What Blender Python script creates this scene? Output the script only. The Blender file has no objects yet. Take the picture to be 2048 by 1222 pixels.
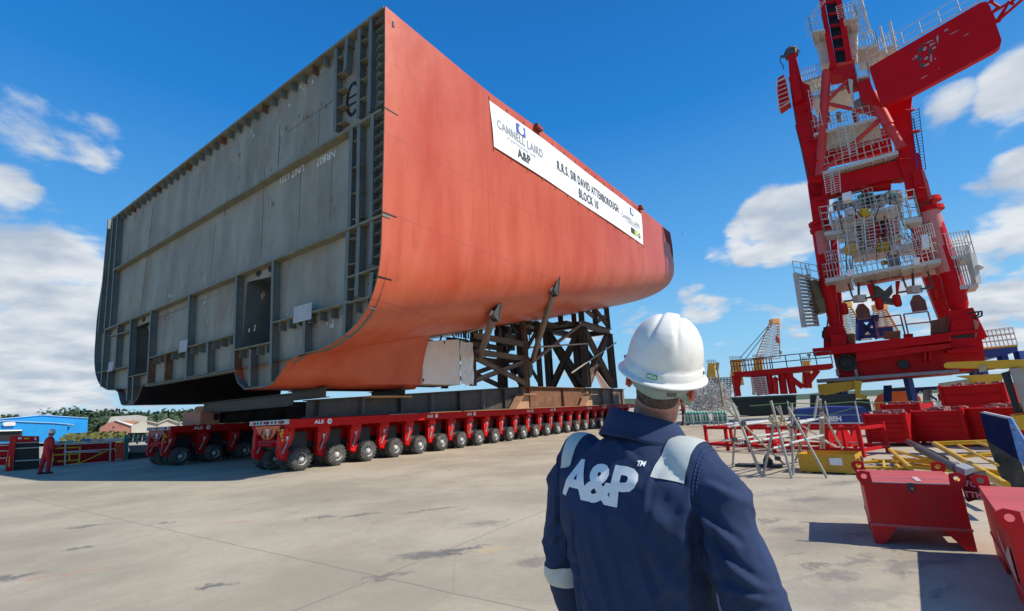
import bpy, bmesh, math, random
from mathutils import Vector, Matrix, noise
from mathutils.geometry import tessellate_polygon
from mathutils.bvhtree import BVHTree
R=math.radians; rnd=random.Random(7)
sc=bpy.context.scene; col=sc.collection

# ------------------------------------------------------------------ camera
ROLL=math.atan(.051); PITCH=math.atan(212*math.cos(ROLL)/930.0); CH=1.6
cd=bpy.data.cameras.new('camera'); cam=bpy.data.objects.new('camera',cd); col.objects.link(cam)
cd.sensor_width=36; cd.lens=930.0/2048*36; cd.clip_start=.05; cd.clip_end=5000
fv=Vector((0,math.cos(PITCH),math.sin(PITCH))); rv0=Vector((1,0,0)); uv0=Vector((0,-math.sin(PITCH),math.cos(PITCH)))
rv=rv0*math.cos(ROLL)-uv0*math.sin(ROLL); uv=uv0*math.cos(ROLL)+rv0*math.sin(ROLL)
mc=Matrix((rv,uv,-fv)).transposed().to_4x4(); mc.translation=(0,0,CH); cam.matrix_world=mc
sc.camera=cam
CP=Vector((0,0,CH))

# ------------------------------------------------------------------ sun, sky
SHIP_A=R(33.5)
Lv=Vector((math.sin(SHIP_A),math.cos(SHIP_A),0)); Tv=Vector((-math.cos(SHIP_A),math.sin(SHIP_A),0))
sund=(Lv*3.5-Tv*14.2+Vector((0,0,14.9))).normalized()
sl=bpy.data.lights.new('sun','SUN'); sl.energy=5.0; sl.angle=R(.5); sl.color=(1,.95,.87)
so=bpy.data.objects.new('sun',sl); col.objects.link(so); so.rotation_euler=sund.to_track_quat('Z','Y').to_euler()
w=bpy.data.worlds.new('World'); sc.world=w; w.use_nodes=True
nt=w.node_tree; N=nt.nodes; LK=nt.links; N.clear()
def nn(t,**k):
    n=N.new(t)
    for a,b in k.items(): setattr(n,a,b)
    return n
out=nn('ShaderNodeOutputWorld'); bg=nn('ShaderNodeBackground'); bg.inputs[1].default_value=.102
sky=nn('ShaderNodeTexSky',sky_type='NISHITA'); sky.sun_disc=False
sky.sun_elevation=math.asin(sund.z); sky.sun_rotation=math.atan2(sund.x,sund.y)
sky.ozone_density=3.0; sky.dust_density=.3; sky.air_density=1.0; sky.altitude=0
hs=nn('ShaderNodeHueSaturation'); hs.inputs['Saturation'].default_value=.9; hs.inputs['Value'].default_value=1.05
LK.new(sky.outputs[0],hs.inputs['Color'])
tc=nn('ShaderNodeTexCoord'); DIR=tc.outputs['Generated']
sx=nn('ShaderNodeSeparateXYZ'); LK.new(DIR,sx.inputs[0])
def mth(op,a,b=None,c=None):
    m=nn('ShaderNodeMath',operation=op)
    for i,v in enumerate((a,b,c)):
        if v is None: continue
        if isinstance(v,(int,float)): m.inputs[i].default_value=v
        else: LK.new(v,m.inputs[i])
    return m.outputs[0]
zz=mth('ADD',mth('MAXIMUM',sx.outputs[2],0),.22)
cx=nn('ShaderNodeCombineXYZ'); LK.new(mth('DIVIDE',sx.outputs[0],zz),cx.inputs[0]); LK.new(mth('DIVIDE',sx.outputs[1],zz),cx.inputs[1])
n1=nn('ShaderNodeTexNoise'); n1.inputs['Scale'].default_value=3.4; n1.inputs['Detail'].default_value=9; n1.inputs['Roughness'].default_value=.56; n1.inputs['Distortion'].default_value=.25
LK.new(cx.outputs[0],n1.inputs['Vector'])
def pray(x,y):
    return (fv*930+rv*(x-1024)-uv*(y-611)).normalized()
# cloud banks of this sky by direction: (direction, angular radius deg, weight)
clouds=[((40,235),4,.31),((5,215),3,.25),((115,262),3.6,.29),((195,292),3.6,.33),((245,302),2,.24),((10,388),3,.27),((80,445),3.2,.2),((150,462),2.4,.2),((125,500),2.5,.18),((50,580),8,.46),((140,620),6,.42),((190,700),7,.44),((60,700),9,.5),((-60,660),12,.5),((60,790),9,.34),((320,815),6,.18),((170,560),3.5,.32),
 ((1560,455),5,.52),((1500,480),3.6,.42),((1450,500),2.6,.26),((1600,420),3.4,.40),((1400,617),4,.26),((1590,632),4,.27),((1700,600),4,.3),((2025,200),3.0,.42),((2060,150),3.6,.42),((1985,250),2.6,.30),((1905,205),3,.24),((1890,260),2.4,.2),((1975,385),2.8,.28),((2045,350),3,.36),((2000,440),2.8,.28),((2045,420),3.2,.34),((1960,570),6,.36),((2040,560),5,.38),((2040,640),7,.36),((1800,640),7,.26),((1240,605),2,.34),((1290,650),4,.2),((1150,690),6,.24),((1500,690),8,.14)]
acc=None
for (px,py),rad,wt in clouds:
    dv=pray(px,py)
    vm=nn('ShaderNodeVectorMath',operation='DOT_PRODUCT'); LK.new(DIR,vm.inputs[0]); vm.inputs[1].default_value=dv
    mr=nn('ShaderNodeMapRange',interpolation_type='SMOOTHSTEP'); LK.new(vm.outputs['Value'],mr.inputs[0])
    mr.inputs[1].default_value=math.cos(R(rad)*1.15); mr.inputs[2].default_value=math.cos(R(rad)*.15); mr.inputs[3].default_value=0; mr.inputs[4].default_value=wt
    acc=mr.outputs[0] if acc is None else mth('MAXIMUM',acc,mr.outputs[0])
dens=mth('ADD',n1.outputs['Fac'],acc)
cm=nn('ShaderNodeMapRange',interpolation_type='SMOOTHSTEP'); LK.new(dens,cm.inputs[0]); cm.inputs[1].default_value=.70; cm.inputs[2].default_value=.88; cm.inputs[4].default_value=.96
n2=nn('ShaderNodeTexNoise'); n2.inputs['Scale'].default_value=4.5; n2.inputs['Detail'].default_value=7; LK.new(cx.outputs[0],n2.inputs['Vector'])
cr=nn('ShaderNodeValToRGB'); cr.color_ramp.elements[0].position=.36; cr.color_ramp.elements[0].color=(4.6,5.3,6.3,1); cr.color_ramp.elements[1].position=.62; cr.color_ramp.elements[1].color=(7.8,8.1,8.4,1)
LK.new(n2.outputs['Fac'],cr.inputs[0])
mx=nn('ShaderNodeMix',data_type='RGBA'); gr_=nn('ShaderNodeValToRGB'); ge=gr_.color_ramp.elements
for i_,(p_,c_) in enumerate([(0,(3.9,6.5,8.5)),(.12,(2.5,5.9,9.0)),(.3,(1.0,4.0,8.5)),(.55,(.12,2.2,6.7)),(.85,(.01,1.2,4.5))]):
    e_=ge[i_] if i_<2 else ge.new(p_)
    e_.position=p_; e_.color=(*c_,1)
LK.new(sx.outputs[2],gr_.inputs[0])
ms=nn('ShaderNodeMix',data_type='RGBA'); ms.inputs['Factor'].default_value=.90; LK.new(hs.outputs[0],ms.inputs['A']); LK.new(gr_.outputs[0],ms.inputs['B'])
LK.new(cm.outputs[0],mx.inputs['Factor']); LK.new(ms.outputs['Result'],mx.inputs['A']); LK.new(cr.outputs[0],mx.inputs['B'])
LK.new(mx.outputs['Result'],bg.inputs[0]); LK.new(bg.outputs[0],out.inputs[0])
sc.view_settings.view_transform='Standard'; sc.view_settings.look='None'; sc.view_settings.exposure=0; sc.view_settings.gamma=1

# ------------------------------------------------------------------ measuring helpers
SHIP_O=Vector((-7.4,16.4,0))
SHIP=Matrix.Translation(SHIP_O)@Matrix.Rotation(math.pi/2-SHIP_A,4,'Z')
def hor(x): return 823-.051*(x-1024)
def S(s,t,z): return SHIP_O+Lv*s+Tv*t+Vector((0,0,z))
def onS(x,y,s):
    d=pray(x,y); k=((SHIP_O-CP).dot(Lv)+s)/d.dot(Lv); P=CP+d*k; return (P-SHIP_O).dot(Tv),P.z
def onT(x,y,t):
    d=pray(x,y); k=((SHIP_O-CP).dot(Tv)+t)/d.dot(Tv); P=CP+d*k; return (P-SHIP_O).dot(Lv),P.z
def gr(x,y,z=0):
    d=pray(x,y); return CP+d*((z-CH)/d.z)
class Fr:
    def __init__(s,x,D,rot=0):
        d=pray(x,hor(x)); a=math.atan2(d.x,d.y); s.o=Vector((math.sin(a)*D,math.cos(a)*D,0)); a+=R(rot); s.a=a
        s.n=Vector((math.sin(a),math.cos(a),0)); s.w=Vector((math.cos(a),-math.sin(a),0))
    def at(s,x,y,d=0):      # world point on the vertical plane d metres behind the frame's origin
        v=pray(x,y); k=((s.o-CP).dot(s.n)+d)/v.dot(s.n); return CP+v*k
    def P(s,w_,d,z): return s.o+s.w*w_+s.n*d+Vector((0,0,z))
    def M(s): 
        m=Matrix((s.w,s.n,Vector((0,0,1)))).transposed().to_4x4(); m.translation=s.o; return m

# ------------------------------------------------------------------ materials
MATS={}
def mat(name,c,rough=.6,metal=0,var=.12,scale=3,bump=.1,bscale=40,dirt=None,damt=.3,dscale=1.5,coat=0,stretch=None,spec=.5):
    if name in MATS: return MATS[name]
    m=bpy.data.materials.new(name); m.use_nodes=True; t=m.node_tree; n=t.nodes; l=t.links
    b=n['Principled BSDF']; b.inputs['Roughness'].default_value=rough; b.inputs['Metallic'].default_value=metal; b.inputs['Coat Weight'].default_value=coat
    b.inputs['Specular IOR Level'].default_value=spec
    tc=n.new('ShaderNodeTexCoord'); src=tc.outputs['Object']
    if stretch:
        mp=n.new('ShaderNodeMapping'); mp.inputs['Scale'].default_value=stretch; l.new(src,mp.inputs[0]); srcs=mp.outputs[0]
    else: srcs=src
    no=n.new('ShaderNodeTexNoise'); no.inputs['Scale'].default_value=scale; no.inputs['Detail'].default_value=6; no.inputs['Roughness'].default_value=.6; l.new(srcs,no.inputs['Vector'])
    r=n.new('ShaderNodeValToRGB'); e=r.color_ramp.elements
    e[0].position=.3; e[1].position=.7
    e[0].color=(*[max(0,x*(1-var)) for x in c],1); e[1].color=(*[min(1,x*(1+var)) for x in c],1)
    l.new(no.outputs['Fac'],r.inputs[0]); last=r.outputs[0]
    if dirt:
        nd=n.new('ShaderNodeTexNoise'); nd.inputs['Scale'].default_value=dscale; nd.inputs['Detail'].default_value=9; nd.inputs['Roughness'].default_value=.7; l.new(srcs,nd.inputs['Vector'])
        rr=n.new('ShaderNodeMapRange'); rr.inputs[1].default_value=.5; rr.inputs[2].default_value=.72; rr.inputs[4].default_value=damt; l.new(nd.outputs['Fac'],rr.inputs[0])
        mi=n.new('ShaderNodeMix'); mi.data_type='RGBA'; l.new(rr.outputs[0],mi.inputs['Factor']); l.new(last,mi.inputs['A']); mi.inputs['B'].default_value=(*dirt,1); last=mi.outputs['Result']
    l.new(last,b.inputs['Base Color'])
    rm=n.new('ShaderNodeMapRange'); rm.inputs[3].default_value=max(.05,rough-.1); rm.inputs[4].default_value=min(1,rough+.12); l.new(no.outputs['Fac'],rm.inputs[0]); l.new(rm.outputs[0],b.inputs['Roughness'])
    if bump:
        nb=n.new('ShaderNodeTexNoise'); nb.inputs['Scale'].default_value=bscale; nb.inputs['Detail'].default_value=4; l.new(src,nb.inputs['Vector'])
        bu=n.new('ShaderNodeBump'); bu.inputs['Strength'].default_value=bump; bu.inputs['Distance'].default_value=.02; l.new(nb.outputs['Fac'],bu.inputs['Height']); l.new(bu.outputs[0],b.inputs['Normal'])
    MATS[name]=m; return m
PRIMER=None
steel_grey=mat('primed_grey_steel',(.295,.28,.232),.8,0,.24,.9,.1,8,(.20,.12,.07),.6,.7,stretch=(1,1,.35),spec=.25)
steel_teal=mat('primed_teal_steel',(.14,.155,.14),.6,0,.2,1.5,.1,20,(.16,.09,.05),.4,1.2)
steel_edge=mat('bare_deck_edge',(.20,.19,.13),.7,0,.25,2,.1,20,(.25,.12,.05),.5,1.5)
rust=mat('rusty_steel',(.17,.075,.035),.8,0,.3,2,.2,30,(.3,.13,.05),.5,1)
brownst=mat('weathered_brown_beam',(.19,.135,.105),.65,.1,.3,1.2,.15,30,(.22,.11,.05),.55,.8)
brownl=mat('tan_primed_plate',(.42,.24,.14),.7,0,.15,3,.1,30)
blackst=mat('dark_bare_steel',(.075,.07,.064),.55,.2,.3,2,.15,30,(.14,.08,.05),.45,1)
redp=mat('gloss_red_paint',(.60,.008,.010),.45,0,.18,1.5,.06,25,(.22,.05,.03),.5,2.6,spec=.3)
redd=mat('worn_red_paint',(.50,.006,.008),.55,0,.16,2,.06,30,(.20,.03,.02),.4,2,spec=.2)
redc=mat('tower_red_paint',(.56,.003,.008),.55,0,.10,.6,.03,10,(.34,.01,.01),.5,.4,spec=.15)
redl=mat('faded_red_paint',(.52,.085,.08),.55,0,.1,2,.05,20)
orng=mat('orange_marking_paint',(.85,.16,.03),.5)
white=mat('white_paint',(.78,.78,.75),.5,0,.06,3,.03,20,(.4,.36,.3),.3,2)
galv=mat('cream_grey_paint',(.52,.51,.46),.55,0,.12,2,.05,20,(.3,.27,.2),.35,1.5)
scaf=mat('galvanised_tube',(.40,.37,.30),.45,.35,.2,8,.05,40,(.35,.25,.16),.45,4)
rub=mat('black_rubber',(.065,.063,.058),.9,0,.3,6,.3,40,(.26,.24,.20),.75,4)
rimm=mat('wheel_rim_paint',(.55,.54,.50),.5,0,.15,6,.05,30,(.25,.2,.15),.5,5)
black=mat('black_paint',(.012,.012,.013),.5,0,.2)
yel=mat('yellow_paint',(.70,.40,.012),.45,0,.12,2,.05,30,(.35,.16,.03),.4,2)
yeld=mat('dirty_yellow_skip',(.60,.32,.02),.6,0,.2,3,.15,30,(.25,.11,.03),.75,3)
bluep=mat('deep_blue_paint',(.015,.045,.24),.45,0,.15,2)
blues=mat('bright_blue_cladding',(.01,.27,.62),.5,0,.06,1)
brick=mat('red_brick_wall',(.36,.15,.11),.85,0,.2,.6)
paleroof=mat('pale_sheet_roof',(.42,.39,.35),.7,0,.12,.5)
cream=mat('cream_cladding',(.50,.46,.38),.7,0,.1,.5)
leafm=mat('foliage',(.036,.066,.024),.7,0,.5,.6,0)
bark=mat('bark',(.10,.075,.05),.9)
teal=mat('teal_green_cylinder',(.01,.30,.24),.4,0,.15,3)
greenc=mat('light_green_cap',(.15,.55,.36),.4)
greyb=mat('mid_grey_paint',(.22,.23,.24),.5,0,.12,2)
tarp=mat('black_green_tarp',(.012,.03,.03),.6,0,.4,1,.3,3)
skin=mat('skin',(.52,.235,.165),.5,0,.12,18,.25,160,(.42,.15,.10),.35,14)
skin.node_tree.nodes['Principled BSDF'].inputs['Subsurface Weight'].default_value=.12
skin.node_tree.nodes['Principled BSDF'].inputs['Subsurface Radius'].default_value=(.01,.004,.002)
hairm=mat('short_grey_brown_hair',(.17,.115,.085),.9,0,.6,160,.8,400,stretch=(1,1,.25))
navy=mat('navy_cotton',(.012,.030,.088),.85,0,.25,7,.35,700,(.035,.06,.13),.5,5)
navys=mat('navy_seam',(.022,.040,.115),.85,0,.2,7,.2,900)
refl=mat('silver_reflective_tape',(.52,.54,.50),.5,0,.05,30,.06,200)
logom=mat('off_white_print',(.86,.83,.78),.7,0,.05,30,.1,300)
helm=mat('white_helmet_plastic',(.80,.77,.69),.38,0,.04,6,.02,60,(.50,.46,.38),.40,22)
hband=mat('grey_green_headband',(.30,.36,.32),.6,0,.1,10)
greens=mat('green_sticker',(.02,.33,.13),.5)
textw=mat('white_lettering',(.8,.8,.8),.6,0,.03)
textk=mat('charcoal_lettering',(.05,.055,.065),.7,0,.05)
textg=mat('grey_lettering',(.33,.35,.37),.7,0,.05)
textb=mat('blue_lettering',(.03,.11,.42),.6,0,.05)
lime=mat('lime_logo_green',(.45,.62,.05),.6)
bann=mat('white_banner_vinyl',(.80,.82,.82),.6,0,.03,2,.12,2)
sheetm=mat('clear_plastic_sheet',(.78,.78,.74),.3,0,.15,4,.6,12)
crate=mat('off_white_panel',(.78,.72,.66),.7,0,.07,1.5,.05,20,(.45,.40,.35),.4,.6)
rope=mat('pale_rope',(.55,.42,.25),.9)
redo=mat('red_overalls',(.42,.015,.018),.8,0,.2,8)
bootm=mat('black_boots',(.02,.018,.016),.6)
# hull primer: true paint colour, seams and weathered streaks
m=bpy.data.materials.new('red_hull_primer'); m.use_nodes=True; t=m.node_tree; n=t.nodes; l=t.links; b=n['Principled BSDF']; hullm=m
tcn=n.new('ShaderNodeTexCoord')
mp=n.new('ShaderNodeMapping'); mp.inputs['Scale'].default_value=(1.1,1,.22); l.new(tcn.outputs['Object'],mp.inputs[0])
a1=n.new('ShaderNodeTexNoise'); a1.inputs['Scale'].default_value=.55; a1.inputs['Detail'].default_value=8; a1.inputs['Roughness'].default_value=.62; l.new(mp.outputs[0],a1.inputs['Vector'])
r1=n.new('ShaderNodeValToRGB'); r1.color_ramp.elements[0].position=.3; r1.color_ramp.elements[0].color=(.46,.056,.017,1); r1.color_ramp.elements[1].position=.68; r1.color_ramp.elements[1].color=(.58,.128,.060,1)
l.new(a1.outputs['Fac'],r1.inputs[0])
a2=n.new('ShaderNodeTexNoise'); a2.inputs['Scale'].default_value=1.6; a2.inputs['Detail'].default_value=10; a2.inputs['Roughness'].default_value=.75; l.new(mp.outputs[0],a2.inputs['Vector'])
q=n.new('ShaderNodeMapRange'); q.inputs[1].default_value=.56; q.inputs[2].default_value=.72; q.inputs[4].default_value=.6; l.new(a2.outputs['Fac'],q.inputs[0])
mi=n.new('ShaderNodeMix'); mi.data_type='RGBA'; l.new(q.outputs[0],mi.inputs['Factor']); l.new(r1.outputs[0],mi.inputs['A']); mi.inputs['B'].default_value=(.36,.045,.02,1)
# plate butts: vertical seams every 6.4 m, long seams every 2.35 m
sp=n.new('ShaderNodeSeparateXYZ'); l.new(tcn.outputs['Object'],sp.inputs[0])
def seam(sock,period,wid,off=0):
    x=n.new('ShaderNodeMath'); x.operation='ADD'; l.new(sock,x.inputs[0]); x.inputs[1].default_value=off+100*period
    y=n.new('ShaderNodeMath'); y.operation='MODULO'; l.new(x.outputs[0],y.inputs[0]); y.inputs[1].default_value=period
    z=n.new('ShaderNodeMath'); z.operation='LESS_THAN'; l.new(y.outputs[0],z.inputs[0]); z.inputs[1].default_value=wid; return z.outputs[0]
sm=n.new('ShaderNodeMath'); sm.operation='MAXIMUM'; l.new(seam(sp.outputs[0],6.4,.035,1.2),sm.inputs[0]); l.new(seam(sp.outputs[2],2.62,.03,.3),sm.inputs[1])
sf=n.new('ShaderNodeMath'); sf.operation='MULTIPLY'; l.new(sm.outputs[0],sf.inputs[0]); sf.inputs[1].default_value=.55
mi2=n.new('ShaderNodeMix'); mi2.data_type='RGBA'; l.new(sf.outputs[0],mi2.inputs['Factor']); l.new(mi.outputs['Result'],mi2.inputs['A']); mi2.inputs['B'].default_value=(.30,.07,.05,1)
l.new(mi2.outputs['Result'],b.inputs['Base Color']); b.inputs['Roughness'].default_value=.38
a3=n.new('ShaderNodeTexNoise'); a3.inputs['Scale'].default_value=.5; a3.inputs['Detail'].default_value=3; l.new(tcn.outputs['Object'],a3.inputs['Vector'])
bu=n.new('ShaderNodeBump'); bu.inputs['Strength'].default_value=.4; bu.inputs['Distance'].default_value=.14; l.new(a3.outputs['Fac'],bu.inputs['Height']); l.new(bu.outputs[0],b.inputs['Normal'])
# concrete yard
m=bpy.data.materials.new('worn_concrete'); m.use_nodes=True; t=m.node_tree; n=t.nodes; l=t.links; b=n['Principled BSDF']; conc=m
tcn=n.new('ShaderNodeTexCoord'); mp=n.new('ShaderNodeMapping'); mp.inputs['Rotation'].default_value=(0,0,-(math.pi/2-SHIP_A)); l.new(tcn.outputs['Object'],mp.inputs[0])
def ns(sc_,det=8,ro=.6,dist=0,src=None):
    x=n.new('ShaderNodeTexNoise'); x.inputs['Scale'].default_value=sc_; x.inputs['Detail'].default_value=det; x.inputs['Roughness'].default_value=ro; x.inputs['Distortion'].default_value=dist; l.new(src or mp.outputs[0],x.inputs['Vector']); return x.outputs['Fac']
def mapr(s_,a,b_,c=0,d=1):
    x=n.new('ShaderNodeMapRange'); x.interpolation_type='SMOOTHSTEP'; l.new(s_,x.inputs[0]); x.inputs[1].default_value=a; x.inputs[2].default_value=b_; x.inputs[3].default_value=c; x.inputs[4].default_value=d; return x.outputs[0]
def mixc(f,A,B):
    x=n.new('ShaderNodeMix'); x.data_type='RGBA'; l.new(f,x.inputs['Factor'])
    for k,v in (('A',A),('B',B)):
        if isinstance(v,tuple): x.inputs[k].default_value=(*v,1)
        else: l.new(v,x.inputs[k])
    return x.outputs['Result']
c0=mixc(mapr(ns(.35,9,.65),.35,.65),(.355,.30,.205),(.51,.44,.31))
c0=mixc(mapr(ns(14,6,.7),.35,.7,0,.35),c0,(.30,.28,.24))
c0=mixc(mapr(ns(75,4,.8),.48,.66,0,.45),c0,(.23,.21,.175))
c0=mixc(mapr(ns(5,12,.85),.60,.70,0,.5),c0,(.20,.185,.16))
mps=n.new('ShaderNodeMapping'); mps.inputs['Scale'].default_value=(.45,1.3,1); l.new(mp.outputs[0],mps.inputs[0])
c0=mixc(mapr(ns(1.1,10,.72,.4,mps.outputs[0]),.60,.70,0,.62),c0,(.12,.115,.105))
c0=mixc(mapr(ns(.5,10,.8,0,mps.outputs[0]),.56,.74,0,.4),c0,(.24,.215,.18))
c0=mixc(mapr(ns(3.2,9,.8),.66,.74,0,.5),c0,(.60,.55,.46))
c0=mixc(mapr(ns(.8,9,.75),.57,.70,0,.35),c0,(.40,.27,.18))
def stain(px,rx,ry,fac,colr):   # oil and rust stains at fixed places of the yard
    global c0
    P_=CP+pray_(*px); a=n.new('ShaderNodeVectorMath'); a.operation='SUBTRACT'; l.new(wa2.outputs[0],a.inputs[0]); a.inputs[1].default_value=(P_.x,P_.y,0)
    r_=n.new('ShaderNodeVectorRotate'); r_.rotation_type='Z_AXIS'; r_.inputs['Angle'].default_value=-math.radians(20); l.new(a.outputs[0],r_.inputs['Vector'])
    m_=n.new('ShaderNodeVectorMath'); m_.operation='MULTIPLY'; l.new(r_.outputs[0],m_.inputs[0]); m_.inputs[1].default_value=(1/rx,1/ry,0)
    e=n.new('ShaderNodeVectorMath'); e.operation='LENGTH'; l.new(m_.outputs[0],e.inputs[0])
    c0=mixc(mapr(e.outputs['Value'],.35,1.25,fac,0),c0,colr)
def pray_(x,y):
    d=(fv*930+rv*(x-1024)-uv*(y-611)); return d*(-CH/d.z)
wn2=n.new('ShaderNodeTexNoise'); wn2.inputs['Scale'].default_value=3.5; wn2.inputs['Detail'].default_value=8; wn2.inputs['Roughness'].default_value=.75; l.new(tcn.outputs['Object'],wn2.inputs['Vector'])
ws2=n.new('ShaderNodeVectorMath'); ws2.operation='MULTIPLY_ADD'; l.new(wn2.outputs['Color'],ws2.inputs[0]); ws2.inputs[1].default_value=(.9,.9,0); ws2.inputs[2].default_value=(-.45,-.45,0)
wa2=n.new('ShaderNodeVectorMath'); l.new(tcn.outputs['Object'],wa2.inputs[0]); l.new(ws2.outputs[0],wa2.inputs[1])
for px_,rx_,ry_,f_ in [((430,1172),.17,.10,.85),((850,1110),.42,.16,.7),((925,1100),.36,.10,.75),((770,1153),.3,.08,.6),((175,1052),.32,.15,.7),((970,1047),.4,.22,.45),((640,1035),.28,.10,.7),((720,1030),.3,.12,.7),((870,1018),.6,.09,.7),((1060,1120),.3,.2,.5),((330,1046),.25,.08,.7),((150,1098),.2,.1,.7),((20,1155),.3,.12,.7),((1620,1000),.4,.2,.5),((1580,1060),.3,.2,.5),((1680,1150),.25,.15,.5),((1720,1120),.3,.1,.5)]:
    stain(px_,rx_,ry_,f_,(.11,.11,.11))
for px_,rx_,ry_,f_ in [((1700,1010),1.1,.5,.30),((1640,1080),.9,.35,.30),((1600,1190),.7,.3,.30),((1740,1190),.5,.2,.35),((1560,985),.9,.25,.35),((1690,965),.8,.2,.5),((1640,1130),.28,.05,.7),((1720,1070),.35,.07,.6),((1830,1130),.5,.12,.5),((1590,1110),.2,.05,.6),((1880,985),.9,.3,.4),((1540,1040),.25,.07,.6),((1900,1120),.4,.15,.4)]:
    stain(px_,rx_,ry_,f_,(.15,.145,.13))
stain((130,1148),.5,.05,.45,(.55,.12,.08)); stain((470,1045),.35,.18,.45,(.44,.28,.18)); stain((985,1100),.25,.12,.5,(.55,.38,.16))
# slab joints
sp=n.new('ShaderNodeSeparateXYZ'); 
wob=n.new('ShaderNodeVectorMath'); wob.operation='SCALE'; wn=n.new('ShaderNodeTexNoise'); wn.inputs['Scale'].default_value=2; l.new(mp.outputs[0],wn.inputs['Vector']); l.new(wn.outputs['Color'],wob.inputs[0]); wob.inputs['Scale'].default_value=.04
wa=n.new('ShaderNodeVectorMath'); l.new(mp.outputs[0],wa.inputs[0]); l.new(wob.outputs[0],wa.inputs[1]); l.new(wa.outputs[0],sp.inputs[0])
ja=n.new('ShaderNodeMath'); ja.operation='MAXIMUM'; l.new(seam(sp.outputs[0],4.6,.02,1.0),ja.inputs[0]); l.new(seam(sp.outputs[1],6.2,.02,2.0),ja.inputs[1])
jf=n.new('ShaderNodeMath'); jf.operation='MULTIPLY'; l.new(ja.outputs[0],jf.inputs[0]); jf.inputs[1].default_value=.55
c0=mixc(jf.outputs[0],c0,(.14,.13,.115))
# hair cracks
vo=n.new('ShaderNodeTexVoronoi'); vo.feature='DISTANCE_TO_EDGE'; vo.inputs['Scale'].default_value=.23; l.new(wa.outputs[0],vo.inputs['Vector'])
c0=mixc(mapr(vo.outputs['Distance'],.0015,.004,.10,0),c0,(.14,.13,.115))
l.new(c0,b.inputs['Base Color']); b.inputs['Roughness'].default_value=.9
bu=n.new('ShaderNodeBump'); bu.inputs['Strength'].default_value=.35; bu.inputs['Distance'].default_value=.02; l.new(ns(9,8,.75),bu.inputs['Height']); l.new(bu.outputs[0],b.inputs['Normal'])

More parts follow.
